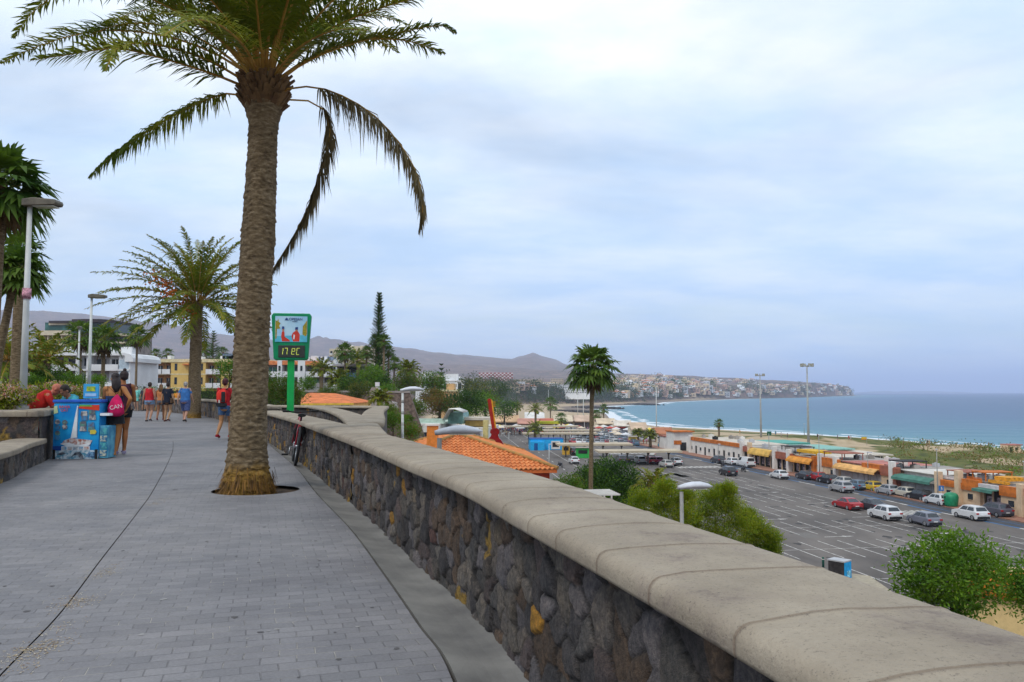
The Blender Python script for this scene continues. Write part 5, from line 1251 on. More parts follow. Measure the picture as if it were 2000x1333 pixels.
# feathery yellow green shrubs above the coping
d = 30.0
for k, (lst, lb) in enumerate((([(1255, 982, 36, 0), (1300, 995, 40, .4), (1240, 1010, 28, 0), (1298, 958, 26, 0), (1285, 1030, 40, 0), (1335, 1010, 42, 0), (1340, 975, 24, .3)], 'feathery yellow green shrub left of the street lamp head'),
      ([(1392, 975, 34, 0), (1375, 1010, 44, .3), (1425, 995, 34, 0), (1445, 1030, 38, 0), (1400, 1050, 42, 0), (1350, 1035, 34, .2), (1420, 960, 20, 0)], 'tall feathery shrub right of the street lamp head'),
      ([(1478, 1035, 32, 0), (1505, 1055, 26, 0), (1465, 1060, 34, 0), (1505, 1078, 22, 0), (1460, 1010, 20, 0)], 'small feathery shrub tip against the parking lot'))):
    c = lst[0]; bs = P(c[0] + 20, 1130, d + k); bs = Vector((bs.x, bs.y, bs.z - .6))
    e = tree(tuple(bs), blobs_px(lst, d + k, bs), 200, .04, 'yellow', lb, 80 + k, name='shrub', cat='shrub', trunk=.05, key2='bright')
    rs = random.Random(90 + k); b = MB()
    for (cc, r) in blobs_px(lst, d + k, bs):
        for j in range(760):     # long thin sprays
            u = Vector((rs.gauss(0, 1), rs.gauss(0, 1), rs.gauss(.25, 1))).normalized(); p = Vector(cc) + Vector((u.x * r[0], u.y * r[1], u.z * r[2])) * rs.uniform(.1, .95); dd = (u + Vector((rs.gauss(0, .4), rs.gauss(0, .4), .55))).normalized(); ln = rs.uniform(.10, .26)
            for q in range(5):
                t = q / 5; pp = p + dd * ln * t; s_ = dd.cross(Vector((rs.gauss(0, 1), rs.gauss(0, 1), rs.gauss(0, 1)))).normalized(); l2 = .055 * (1 - .5 * t)
                w = dd * .006; b.add([pp - w, pp + w, pp + s_ * l2 + dd * .03, pp - w * .2 + s_ * l2 * .9], [(0, 1, 2, 3)], rs.choice([0, 0, 1]))
            b.add([p - s_ * .003, p + s_ * .003, p + dd * ln], [(0, 1, 2)], 2)
    b.build('sprays', [greens('yellow'), greens('bright'), greens('rust')], e)
# white pergola below
g = P(1160, 968, 46); e = empty('pergola', (g.x, 46, g.z - 2.6), R(8), 'small white pergola frame half hidden below the parapet coping', 'pergola')
for k in range(4):
    b = MB(); b.box(((k % 2) * 1.9 - .9, (k // 2) * 1.6, 1.3), (.08, .08, 2.6)); b.build('post', whitew, e)
for k in range(7):
    b = MB(); b.box((0.05, -.3 + k * .36, 2.66), (2.7, .10, .08)); b.build('beam', whitew, e)

# slope shrubs behind the walls and middle garden
def shrub_px(px, py, rp, d, key, label, seed, n=2200, key2=None, sx=1.0, cat='shrub', size=None, group=None, zdown=1.0, long=1.6):
    r = rp * d / F_PX; c = P(px, py, d); rs = random.Random(seed); bz = c.z - r * zdown
    bl = [((0, 0, r * zdown), (r * sx * .8, r * .8, r * .75))]
    for k in range(5): a = rs.uniform(0, 6.3); bl.append(((math.cos(a) * r * sx * .55, math.sin(a) * r * .5, r * zdown + rs.uniform(-.25, .4) * r), (r * .5, r * .45, r * .42)))
    return tree((c.x, d, bz), bl, n, size or max(.03, r * .035 + .0009 * d), key, label, seed, name='tree' if cat == 'tree' else 'shrub', cat=cat, trunk=max(.03, r * .06), key2=key2, limbs=True, group=group, long=long, th=r * zdown * .5)
for a in ((768, 822, 24, 42, 'mid', 'bush growing against the outer landing parapet', 425, 2600, 'olive', 1.2), (756, 806, 20, 52, 'olive', 'olive bush just below the landing corner', 426, 2200, 'mid', 1.1), (800, 845, 22, 50, 'mid', 'bush on the slope under the peeling lamp post', 427, 2400, 'rust', 1.2),
          (560, 770, 40, 45, 'olive', 'olive green bush behind the green sign pole', 401, 3500, 'mid'), (530, 755, 40, 50, 'mid', 'tall dark bush right of the big trunk', 402, 3500, 'olive'),
          (448, 730, 34, 60, 'mid', 'open green tree beside the yellow apartments', 403, 2000, 'bright'), (640, 762, 30, 95, 'olive', 'low olive bush above the orange roof', 404, 2400, 'mid'), (700, 760, 34, 95, 'olive', 'bush on the garden wall above the slope', 405, 2400, 'dark'),
          (725, 728, 38, 120, 'bright', 'round bright green tree in the conifer group', 406, 3500, 'mid', 1.0, 'tree'), (690, 745, 34, 115, 'dark', 'dark hedge below the grey terrace building', 407, 3000, 'mid', 1.5), (745, 740, 28, 122, 'dark', 'dark tree in front of the conifer trunk', 408, 2600, 'mid', 1, 'tree'),
          (790, 740, 34, 130, 'olive', 'brownish green tree at the right of the garden', 409, 3000, 'mid', 1, 'tree'), (842, 770, 24, 150, 'olive', 'reddish olive bush on the slope behind the lamp', 410, 4200, 'rust', 1.3), (858, 790, 26, 140, 'rust', 'brown green bush above the white restaurant', 411, 3400, 'olive', 1.2),
          (900, 790, 38, 135, 'dark', 'very dark round bush above the restaurant', 412, 3400, 'dark', 1.1), (905, 803, 20, 135, 'bright', 'bright green low bush above the restaurant roof', 413, 2400, 'mid', 1.2), (845, 740, 36, 180, 'mid', 'tree behind the tall striped lamp pole', 414, 3000, 'olive', 1, 'tree'),
          (806, 797, 24, 128, 'olive', 'olive bush beside the sloping parapet', 415, 3200, 'mid', 1.1), (950, 790, 34, 210, 'mid', 'green tree behind the guitar neck', 416, 2600, 'bright', 1, 'tree'), (930, 770, 40, 260, 'olive', 'greyish tree on the slope over the restaurant', 417, 2600, 'casu', 1, 'tree'),
          (875, 770, 34, 230, 'olive', 'palm coloured tree below the pale houses', 418, 2400, 'mid', 1, 'tree'), (985, 800, 24, 280, 'dark', 'dark tree right of the guitar neck', 419, 1800, 'mid', 1, 'tree'), (600, 745, 22, 120, 'mid', 'small bush before the white apartments', 420, 1500, 'bright'),
          (1110, 948, 26, 55, 'mid', 'bush left of the tall palm trunk foot', 421, 2400, 'olive', 1.3), (960, 770, 30, 330, 'dark', 'dark tree at the edge of the wooded cliff', 422, 2000, 'casu', 1, 'tree'), (760, 760, 26, 100, 'bright', 'fresh green hedge on the garden wall', 423, 2000, 'mid', 1.8),
          (812, 745, 16, 200, 'rust', 'brown leaved tree over the garden end', 424, 1500, 'olive', 1, 'tree')):
    kk_ = .74 if (590 < a[0] < 900 and a[1] < 775) else 1.0
    shrub_px(a[0], a[1] + (1 - kk_) * a[2] * .9, a[2] * kk_, a[3], a[4], a[5], a[6], a[7], a[8], *(a[9:]))
# left side: hedge, flower beds
fl1, fl2, fl3 = mat('petal_white', (.62, .55, .50), var=.15), mat('petal_pink', (.60, .22, .20), var=.3), mat('petal_peach', (.62, .36, .20), var=.2)
def flower_bush(px, py, rp, d, label, seed, dens=150):
    e = shrub_px(px, py, rp, d, 'yellow', label, seed, 2600, 'olive', 1.7, 'flower bush', size=.05, group='oleander bushes in the raised bed')
    e.name = 'flower_bush'; r = rp * d / F_PX; rs = random.Random(seed + 5); b = MB()
    for k in range(dens):
        u = Vector((rs.gauss(0, 1), rs.gauss(-.5, 1), abs(rs.gauss(.3, .8)))).normalized(); p = Vector((u.x * r * 1.45, u.y * r * .9, r + u.z * r * .85)); m = rs.choice([0, 1, 2, 2])
        for q in range(5):
            a = q * 1.257; s_ = rs.uniform(.018, .036); w = Vector((math.cos(a), -.3, math.sin(a))) * s_; v = Vector((-math.sin(a), 0, math.cos(a))) * s_ * .5; pp = p + Vector((rs.gauss(0, .03), rs.gauss(0, .03), rs.gauss(0, .03)))
            b.add([pp, pp + w * .6 + v, pp + w, pp + w * .6 - v], [(0, 1, 2, 3)], m)
    b.build('blossom', [fl1, fl2, fl3], e)
flower_bush(14, 778, 30, 17, 'oleander with whitish flowers at the left edge above the planter wall', 501, 260)
flower_bush(68, 778, 26, 18.5, 'oleander with peach flowers behind the lamp post foot', 502, 260)
flower_bush(112, 768, 24, 22, 'oleander with pink flowers behind the stall', 503, 220)
flower_bush(150, 775, 22, 25, 'yellowish oleander bush beside the small blue notice', 504, 160)
shrub_px(100, 742, 32, 33, 'dark', 'dark green bush behind the flowering oleanders', 510, 3200, 'mid', 1.4); shrub_px(140, 745, 22, 36, 'mid', 'green bush between oleanders and white apartments', 511, 2400, 'bright', 1.3)
shrub_px(48, 748, 26, 30, 'mid', 'dense bush left of the white lamp post', 512, 2600, 'dark', 1.5); shrub_px(75, 712, 26, 44, 'dark', 'dark tree under the pale palm fronds', 513, 2600, 'mid', 1, 'tree'); shrub_px(192, 745, 16, 52, 'bright', 'bright bush over the women at the stall', 514, 1500, 'mid', 1)
shrub_px(8, 720, 24, 36, 'olive', 'grey green bush at the far left edge', 515, 2400, 'mid', 1.2)
# clipped hedge before the yellow apartments
e = empty('hedge', (G(345, 803).x, 60, 0), R(-8), 'low clipped hedge in front of the yellow apartments', 'hedge'); b = MB(); rs = random.Random(6)
leaves(b, [((x, 2, 1.25), (1.2, .5, .45)) for x in np.arange(-7, 8, 1.1)], 5200, .07, rs); b.build('foliage', greens('mid'), e); b = MB(); b.box((0, 2, .75), (15.5, .5, 1.3)); b.build('hedge_core', mat('hedge_core', (.02, .035, .01)), e)

# ---- Norfolk pines
def pine(base, H, rb, label, seed, tiers=34, dens=1.0, low=.28, key='dark', ragged=.12, size=.22):
    e = empty('norfolk_pine', base, 0, label, 'tree'); rs = random.Random(seed); b = MB(); b.tube([(0, 0, -.3), (0, 0, H * .5), (0, 0, H * .97)], [rb * .12, rb * .08, .03], 8); b.build('trunk', bark, e); b = MB()
    for k in range(tiers):
        t = k / (tiers - 1); z = H * (low + (1 - low) * t); r = rb * (1 - t) ** .75 * (1 + rs.uniform(-ragged, ragged)) + rb * .14 * (1 - t) ** .4; nb = 9
        for j in range(nb):
            if rs.random() > .88 * dens: continue
            a = j * 2 * math.pi / nb + k * .7; ll = r * rs.uniform(.75, 1.08); p0 = Vector((0, 0, z)); p1 = Vector((math.cos(a) * ll, math.sin(a) * ll, z + ll * .18 + .25)); b.tube([p0, (p0 + p1) / 2 - Vector((0, 0, .05)), p1], [.05, .03, .015], 4, 1, cap=False)
            ns = max(5, int(ll / .22))
            for q in range(ns):
                pp = p0.lerp(p1, (q + 1) / ns); 
                for s_ in (-1, 1):
                    dd = Vector((math.cos(a + s_ * 1.0), math.sin(a + s_ * 1.0), .75)).normalized(); l2 = size * 1.6 * rs.uniform(.7, 1.2); w = Vector((-math.sin(a), math.cos(a), .3)) * size * .20
                    b.add([pp - w, pp + w, pp + dd * l2 + w * .6, pp + dd * l2 - w * .6], [(0, 1, 2, 3)], 0)
    b.build('crown', [greens(key), bark], e); return e
c = P(741, 578, 126); z0 = Hz(c.x, 126); pine((c.x, 126, z0), c.z - z0, 2.7, 'very tall narrow dark conifer rising over the garden palms', 601, tiers=54, low=.2, key='dark', size=.3)
c = P(862, 715, 210); z0 = Hz(c.x, 210); pine((c.x, 210, z0), c.z - z0, 2.6, 'small narrow conifer before the distant white houses', 602, tiers=16, low=.2, size=.4)
c = P(417, 650, 200); z0 = Hz(c.x, 200); pine((c.x, 200, z0), c.z - z0, 3.2, 'thin ragged conifer over the yellow apartment roof', 603, tiers=14, low=.5, dens=.6, ragged=.35, size=.3)
# ================================================================== buildings on the plateau
whiteb = mat('white_render', (.66, .66, .66), scale=.3, var=.08); yellowb = mat('yellow_render', (.62, .42, .13), scale=.3, var=.08); creamb = mat('cream_render', (.60, .52, .38), scale=.3, var=.08)
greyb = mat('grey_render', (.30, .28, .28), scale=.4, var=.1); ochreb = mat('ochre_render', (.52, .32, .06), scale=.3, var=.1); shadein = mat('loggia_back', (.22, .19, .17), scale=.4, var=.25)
greeng = mat('green_glass', (.05, .13, .12), rough=.15, scale=.4, var=.3); termroof = mat('terracotta_roof', (.62, .20, .07), scale=1.5, var=.15); limeb = mat('lime_panel', (.35, .55, .04))
def frame(px0, px1, d, ybase, rz=0.0):
    """local frame of a facade seen between two pixel columns at distance d"""
    x0, x1 = (px0 - 1000) / F_PX * d, (px1 - 1000) / F_PX * d
    return Vector((x0, d, 0)), (x1 - x0) / math.cos(rz)
def zpx(py, d): return P(1000, py, d).z
def bx(e, nm, mt, x0, x1, y0, y1, z0, z1, bevel=0):
    b = MB(); b.box(((x0 + x1) / 2, (y0 + y1) / 2, (z0 + z1) / 2), (x1 - x0, y1 - y0, z1 - z0)); return b.build(nm, mt, e, bevel)
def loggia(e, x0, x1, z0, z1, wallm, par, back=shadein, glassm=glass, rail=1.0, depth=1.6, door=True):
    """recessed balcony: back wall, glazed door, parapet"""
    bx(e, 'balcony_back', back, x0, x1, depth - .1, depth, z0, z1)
    n = max(1, int((x1 - x0) / 4))
    for k in range(n):
        xa = x0 + (x1 - x0) * (k + .18) / n; xb = x0 + (x1 - x0) * (k + .78) / n
        f = bx(e, 'window', glassm, xa, xb, depth - .16, depth - .1, z0 + .1, z0 + (z1 - z0) * .78)
        bx(f, 'frame', whiteb, (xa + xb) / 2 - .04, (xa + xb) / 2 + .04, depth - .2, depth - .17, z0 + .1, z0 + (z1 - z0) * .78)
    if par is not None: bx(e, 'balcony', par, x0, x1, -.35, -.2, z0 - .15, z0 + rail)
def roof_bits(e, w, d, z, seed, n=4):
    rs = random.Random(seed)
    for k in range(n): x = rs.uniform(.5, w - 2); bx(e, 'roof_unit', whiteb, x, x + rs.uniform(.8, 2.4), 2, 4, z, z + rs.uniform(.5, 1.3))
# white apartments
d = 150.0; o, w = frame(101, 254, d, 752); e = empty('apartment_building', (o.x, d, 0), 0, 'white two storey apartments with curved roof corner behind the flower bushes', 'building'); k_ = w / 153.0
X_ = lambda px: (px - 101) * k_
z0, z1, z2, z3 = -.5, zpx(755, d), zpx(723, d), zpx(690, d)
bx(e, 'wall', whiteb, 0, w, 1.65, 12, z0, z3 - .4); bx(e, 'floor_slab', whiteb, 0, w, -.3, 1.7, z2 - .15, z2 + .15); bx(e, 'roof', whiteb, -.4, X_(246), -.6, 12, z3 - .45, z3)
b = MB(); b.tube([(X_(246), 5.7, z3 - .9), (X_(252), 5.7, z3 - .9)], [.01, .01], 4); b.extr([(0, 0), (1.0, -.25), (1.5, -.9), (1.5, -1.6), (0, -1.6)], (X_(246), -.6, z3), (1, 0, 0), (0, 0, 1), (0, 1, 0), 12); b.build('roof', whiteb, e)
for a, c in ((101, 104), (148, 153), (169, 176), (232, 255)): bx(e, 'pier', whiteb, X_(a), X_(c), -.1, 1.7, z0, z3 - .45)
for zz, zt in ((z2, z3 - .5), (z1 - .2, z2 - .15)):
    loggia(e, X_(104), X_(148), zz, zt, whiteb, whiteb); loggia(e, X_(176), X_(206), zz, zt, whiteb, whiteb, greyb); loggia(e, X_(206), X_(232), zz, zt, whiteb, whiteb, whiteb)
    for px in (158, 165): bx(e, 'window', glass, X_(px - 2), X_(px + 1.5), 1.5, 1.62, zz + .8, zz + 2.2)
bx(e, 'side_panel', limeb, X_(117), X_(125), 1.2, 1.45, z2, z3 - .5)
bx(e, 'wall', mat('pale_blue_wall', (.42, .50, .56)), X_(233), X_(252), -.14, -.08, z1, z3 - 1.2); roof_bits(e, w, 8, z3, 5)
# yellow apartments
d = 190.0; o, w = frame(250, 520, d, 755); e = empty('apartment_building', (o.x, d, 0), 0, 'long yellow two storey apartments with white balconies behind the walkers', 'building'); k_ = w / 270.0
X_ = lambda px: (px - 250) * k_
z3, z2, z1, z0 = zpx(703, d), zpx(730, d), zpx(757, d), -1
bx(e, 'wall', yellowb, 0, w, 1.65, 12, z0, z3 - .5); bx(e, 'cornice', mat('cornice_cream', (.64, .54, .32)), -.3, w, -.2, 12.2, z3 - .6, z3 + .15)
for a, c, mt in ((250, 255, ochreb), (277, 291, yellowb), (291, 300, ochreb), (334, 340, yellowb), (340, 368, yellowb), (388, 402, yellowb), (432, 450, yellowb), (480, 492, yellowb)): bx(e, 'pier', mt, X_(a), X_(c), -.05, 1.7, z0, z3 - .6)
for zz, zt in ((z2, z3 - .8), (z1, z2 - .4)):
    for a, c in ((255, 277), (300, 317), (317, 334), (402, 417), (417, 432), (450, 465), (465, 480), (492, 520)):
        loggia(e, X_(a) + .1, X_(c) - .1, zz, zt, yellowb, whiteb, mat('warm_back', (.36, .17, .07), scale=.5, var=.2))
    for px in (284, 344, 382, 394, 441): bx(e, 'window', glass, X_(px - 2.5), X_(px + 2.5), -.12, -.06, zz + .7, zz + 2.3)
    bx(e, 'floor_slab', mat('cornice_cream', ()), 0, w, -.1, 1.7, zz - .3, zz)
for px in (368, 444, 470): bx(e, 'awning', termroof, X_(px - 8), X_(px + 8), -1.2, -.06, z3 - 1.25, z3 - 1.0)
roof_bits(e, w, 8, z3, 6, 7); bx(e, 'solar_panels', mat('solar', (.12, .16, .22), rough=.2), X_(428), X_(456), 2, 6, z3 + .2, z3 + 1.5)
# hotel with glazed crown
d = 300.0; o, w = frame(67, 246, d, 690); e = empty('hotel', (o.x, d, 0), 0, 'stepped cream hotel with dark glazed top floors against the hills', 'hotel'); k_ = w / 179.0
X_ = lambda px: (px - 67) * k_
def zz_(y): return zpx(y, d)
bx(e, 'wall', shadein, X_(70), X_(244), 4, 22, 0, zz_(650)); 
for y0, y1, a, c in ((646, 650, 67, 150), (650, 655, 67, 148), (672, 675, 67, 146), (686, 689, 75, 140), (652, 656, 188, 246), (668, 671, 190, 246), (683, 686, 190, 246), (699, 702, 190, 246)):
    bx(e, 'balcony', creamb, X_(a), X_(c), 0, 4.2, zz_(y1), zz_(y0))
for a in range(71, 148, 9): bx(e, 'balcony_divider', creamb, X_(a), X_(a + 1.3), .5, 4.1, zz_(672), zz_(655))
for a in range(72, 148, 9): bx(e, 'window', glass, X_(a + 1), X_(a + 6), 3.8, 3.98, zz_(671), zz_(657))
for y in (679, 664, 694):
    for a in range(192, 244, 10): bx(e, 'window', glass, X_(a), X_(a + 7), 3.8, 3.98, zz_(y + 4), zz_(y - 6))
bx(e, 'glazing', greeng, X_(88), X_(150), 1, 20, zz_(645), zz_(634)); bx(e, 'glazing', greeng, X_(76), X_(88), 3, 14, zz_(645), zz_(629)); bx(e, 'glazing', mat('dk_glassband', (.05, .07, .08), rough=.15), X_(140), X_(226), -1, 20, zz_(652), zz_(632))
bx(e, 'glazing', greeng, X_(146), X_(200), -1.4, 10, zz_(648), zz_(640)); bx(e, 'cornice', creamb, X_(91), X_(142), .4, 18, zz_(635), zz_(631))
b = MB(); b.prism([(X_(92), 0), (X_(140), -1), (X_(170), -2.6), (X_(195), -2.2), (X_(228), 2), (X_(228), 20), (X_(92), 20)], zz_(631), zz_(627)); b.build('roof', mat('dark_roof', (.05, .04, .045)), e)
b = MB(); b.prism([(X_(140), -1), (X_(170), -2.6), (X_(195), -2.2), (X_(215), 2), (X_(215), 16), (X_(140), 16)], zz_(627), zz_(624.5)); b.build('roof', mat('dark_roof', ()), e)
bx(e, 'wall', mat('beige_wall', (.42, .36, .30)), X_(110), X_(146), 1, 4.1, 0, zz_(689))
# white flats with orange roof pieces, right of the big trunk
d = 185.0; o, w = frame(516, 655, d, 760); e = empty('apartment_building', (o.x, d, -2), 0, 'white terraced apartments with orange roof edges beside the green sign', 'building'); k_ = w / 139.0
X_ = lambda px: (px - 516) * k_
def zq(y): return zpx(y, d) + 2
units = ((516, 543, 705), (552, 583, 705), (597, 626, 706), (632, 652, 708))
bx(e, 'wall', whiteb, 0, w, 1.7, 12, 0, zq(710))
for a, c, yt in units:
    for y0, y1 in ((yt + 8, 733), (737, 755)): loggia(e, X_(a), X_(c), zq(y1), zq(y0), whiteb, greyb if y1 > 750 else whiteb, shadein, greeng, rail=.8, depth=1.65)
    b = MB(); b.extr([(X_(a - 2), zq(yt + 8)), (X_(c + 2), zq(yt + 8)), (X_(c + 2), zq(yt + 6)), (X_(c - 8), zq(yt)), (X_(a - 2), zq(yt))], (0, -.5, 0), (1, 0, 0), (0, 0, 1), (0, 1, 0), 8); b.build('roof', termroof if a < 620 else whiteb, e)
for a, c in ((543, 552), (583, 597), (626, 632), (652, 657)):
    bx(e, 'pier', whiteb, X_(a), X_(c), -.6, 1.75, 0, zq(703))
    for y in (720, 742): bx(e, 'window', glass, X_((a + c) / 2 - 2), X_((a + c) / 2 + 2), -.68, -.62, zq(y + 5), zq(y - 5))
bx(e, 'floor_slab', whiteb, 0, w, -.3, 1.7, zq(737), zq(734)); bx(e, 'garden_wall', greyb, X_(560), X_(640), -8, -7.7, 0, zq(762)); bx(e, 'solar_panels', mat('solar', ()), X_(612), X_(640), 3, 9, zq(703), zq(696)); roof_bits(e, w, 8, zq(704), 9, 5)
# grey terrace building
d = 172.0; o, w = frame(655, 712, d, 750); e = empty('villa', (o.x, d, -2), 0, 'grey terraced villa with blue glass balcony left of the conifer', 'building'); k_ = w / 57.0
X_ = lambda px: (px - 655) * k_
bx(e, 'wall', greyb, 0, w, 1.8, 11, 0, zpx(714, d) + 2); bx(e, 'roof', greyb, -.4, w + 1.2, -1, 11, zpx(716, d) + 2, zpx(712, d) + 2)
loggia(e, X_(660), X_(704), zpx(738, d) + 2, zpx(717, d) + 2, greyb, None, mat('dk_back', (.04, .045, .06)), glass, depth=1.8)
bx(e, 'balcony', mat('blue_glass', (.10, .20, .30), rough=.1), X_(658), X_(706), -.6, -.5, zpx(738, d) + 2, zpx(729, d) + 2); bx(e, 'floor_slab', greyb, X_(655), X_(709), -.7, 2, zpx(741, d) + 2, zpx(738, d) + 2)
for k in range(9): bx(e, 'rail_post', whiteb, X_(668 + k * 4), X_(668.6 + k * 4), 0, .1, zpx(712, d) + 2, zpx(705, d) + 2)
bx(e, 'upper_wall', mat('pinkish', (.42, .32, .28)), X_(672), X_(712), 3, 9, zpx(713, d) + 2, zpx(704, d) + 2)
# cream hotel behind
d = 330.0; o, w = frame(641, 742, d, 720); e = empty('hotel', (o.x, d, 2), 0, 'cream hotel with stepped roof half hidden by garden palms', 'hotel'); k_ = w / 101.0
X_ = lambda px: (px - 641) * k_
Zc = lambda y: zpx(y, d) - 2
for a, c, y in ((641, 655, 681), (655, 668, 678), (664, 715, 676), (715, 742, 680)): bx(e, 'wall', creamb, X_(a), X_(c), 1 + (a % 3) * .4, 14, 0, Zc(y))
for y in (688, 698, 708):
    for a in (644, 660, 672, 680, 690, 700, 712, 722, 732): bx(e, 'window', glass, X_(a), X_(a + 4), .6, 1.0, Zc(y + 3), Zc(y - 2)); bx(e, 'balcony', whiteb, X_(a - 1), X_(a + 5), .2, .6, Zc(y + 5), Zc(y + 2.5))
bx(e, 'roof_unit', whiteb, X_(678), X_(684), 4, 8, Zc(676), Zc(673)); bx(e, 'roof_unit', whiteb, X_(700), X_(705), 4, 8, Zc(676), Zc(674))
# orange roofed yellow house just below the landing
d = 68.0; cc = P(635, 790, d); h2_ = empty('tiled_house', (cc.x, d, -5), 0, 'yellow house with low orange tiled roof behind the parapets', 'house')
E0, Eb = P(688, 788, d) - h2_.location, P(575, 789, d) - h2_.location; R0, R1 = P(655, 768.5, d + 5.5) - h2_.location, P(602, 767.5, d + 5.5) - h2_.location
b = MB(); BL, BR = Eb + Vector((0, 11, 0)), E0 + Vector((0, 11, 0))
for q in ((Eb, E0, R0, R1), (E0, BR, R0, R0), (BR, BL, R1, R0), (BL, Eb, R1, R1)):
    if q[2] == q[3]: b.add(q[:3], [(0, 1, 2)])
    else: b.quad(*q)
b.build('roof', mat('roof_tiles_or', (.60, .17, .05), scale=1.5, var=.2, bump=.05, bscale=14, stretch=(1, 1, 1)), h2_)
b = MB(); b.extr([(Eb.x + .2, Eb.z - .02), (E0.x - .2, E0.z - .02), (E0.x - .2, 0), (Eb.x + .2, 0)], (0, Eb.y + .5, 0), (1, 0, 0), (0, 0, 1), (0, 1, 0), 9.5); b.build('wall', mat('yellow_wall', (.62, .45, .14)), h2_)
b = MB(); b.extr([(Eb.x - .1, Eb.z - .14), (E0.x + .1, E0.z - .14), (E0.x + .1, E0.z + .01), (Eb.x - .1, Eb.z + .01)], (0, Eb.y - .05, 0), (1, 0, 0), (0, 0, 1), (0, 1, 0), .25); b.build('fascia', mat('yellow_fascia', (.66, .44, .06)), h2_)
for px in (641, 672): q = P(px, 793, d) - h2_.location; bx(h2_, 'window', glass, q.x - .35, q.x + .35, Eb.y + .4, Eb.y + .48, q.z - .4, q.z + .25); 
# sloping concrete parapets and retaining wall of the garden stair
conc = mat('grey_concrete', (.30, .27, .25), scale=.6, var=.15); d = 80.0
e = empty('retaining_wall', (P(700, 770, 98).x, 98, -2), 0, 'long brown stone retaining wall below the garden palms', 'wall')
a_, c_ = P(560, 766, 98) - e.location, P(800, 768, 98) - e.location; b = MB(); b.extr([(a_.x, a_.z), (c_.x, c_.z), (c_.x + 2, -2.5), (a_.x, -3)], (0, 0, 0), (1, 0, 0), (0, 0, 1), (0, 1, 0), .6); b.build('wall', mat('brown_stone', (.10, .075, .06), scale=2.5, col2=(.20, .15, .12), bump=.1, bscale=3), e)
b = MB(); b.extr([(a_.x, a_.z + .01), (c_.x, c_.z + .01), (c_.x, c_.z + .22), (a_.x, a_.z + .22)], (0, -.1, 0), (1, 0, 0), (0, 0, 1), (0, 1, 0), .8); b.build('coping', conc, e)
e = empty('stair_parapet', (P(740, 790, d).x, d, -3), 0, 'pale concrete stair parapet slanting down the garden slope', 'stair')
poly = [P(*q, d) - e.location for q in ((722, 764), (726, 757), (734, 757), (741, 764), (756, 784), (770, 787), (772, 797), (745, 800), (722, 800))]
b = MB(); b.extr([(p.x, p.z) for p in poly], (0, 0, 0), (1, 0, 0), (0, 0, 1), (0, 1, 0), 2.2); b.build('parapet', conc, e)
b = MB(); b.extr([(P(*q, d).x - e.location.x, P(*q, d).z + 3) for q in ((733, 756), (737, 756), (757, 783), (753, 784))], (0, -.12, 0), (1, 0, 0), (0, 0, 1), (0, 1, 0), .12); b.build('coping', mat('pale_conc', (.45, .42, .38)), e)
for k in range(4): q = P(735 + k * 1.5, 752, d) - e.location; bx(e, 'lamp_housing', whiteb, q.x - .2, q.x + .2, .5, .8, q.z - .15 + k * .01, q.z + .25) if k == 0 else None
# beige house on the slope
for (px0, px1, y0, y1, d, lb, mt) in ((862, 892, 765, 790, 200, 'peach coloured house on the wooded slope', mat('peach', (.58, .36, .17))), (812, 850, 742, 765, 330, 'low white villa behind the striped lamp pole', whiteb), (850, 905, 745, 768, 420, 'white villa with terracotta terrace beside the small conifer', whiteb)):
    o, w = frame(px0, px1, d, y1); zt, z0 = zpx(y0, d), zpx(y1 + 6, d); e = empty('villa', (o.x, d, z0), 0, lb, 'house')
    bx(e, 'wall', mt, 0, w, 0, 8, -6, zt - z0); bx(e, 'roof', mat('cornice_cream', ()) if mt != whiteb else whiteb, -.3, w + .3, -.4, 8.2, zt - z0, zt - z0 + .4)
    for k in range(4): bx(e, 'window', glass, w * (k + .25) / 4, w * (k + .75) / 4, -.1, -.05, (zt - z0) * .45, (zt - z0) * .85)
    bx(e, 'upper_wall', mt, w * .3, w * .8, 2, 8, zt - z0 + .4, zt - z0 + (zt - z0) * .5)

# ================================================================== far hotels
def far_block(px0, px1, y0, y1, d, label, wallm, winm, cols, rows, style='dots', cat='hotel', depth=.4):
    o, w = frame(px0, px1, d, y1); zt, z0 = zpx(y0, d), zpx(y1 + 3, d); e = empty('hotel' if cat == 'hotel' else 'building', (o.x, d, z0), 0, label, cat); H = zt - z0
    bx(e, 'wall', wallm, 0, w, 0, w * depth, -8, H); cw, ch = w / cols, H / rows
    b = MB()
    for i in range(cols):
        for j in range(rows):
            if style == 'check':
                if (i + j) % 2: b.box((cw * (i + .5), -1.2, ch * (j + .5)), (cw * .92, 2.4, ch * .55))
            elif style == 'bands':
                if i == 0: b.box((w / 2, -.6, ch * (j + .28)), (w, 1.2, ch * .34))
            else: b.box((cw * (i + .5), -.3, ch * (j + .5)), (cw * .5, .6, ch * .5))
    b.build('balconies' if style != 'dots' else 'windows', winm, e); return e
rw = mat('red_brown_wall', (.34, .10, .09)); fw = mat('far_white', (.80, .79, .77), var=.06, scale=.05); fdk = mat('far_dark', (.12, .11, .12)); fc = mat('far_cream', (.60, .48, .33)); fp = mat('far_pink', (.52, .34, .26))
far_block(935, 1002, 728, 752, 1480, 'red and white chequered high rise hotel below the cone shaped hill', rw, fw, 18, 9, 'check')
far_block(1013, 1058, 742, 756, 1300, 'long cream hotel right of the chequered high rise', fc, fdk, 22, 5)
far_block(1056, 1090, 747, 757, 1320, 'cream hotel wing joining the long one', fc, fw, 10, 4, 'bands')
far_block(1066, 1112, 752, 768, 1180, 'grey white stepped hotel above the wooded cliff', fw, fdk, 14, 5); far_block(1076, 1100, 740, 750, 1500, 'upper cream block behind the stepped hotel', fc, fdk, 8, 4)
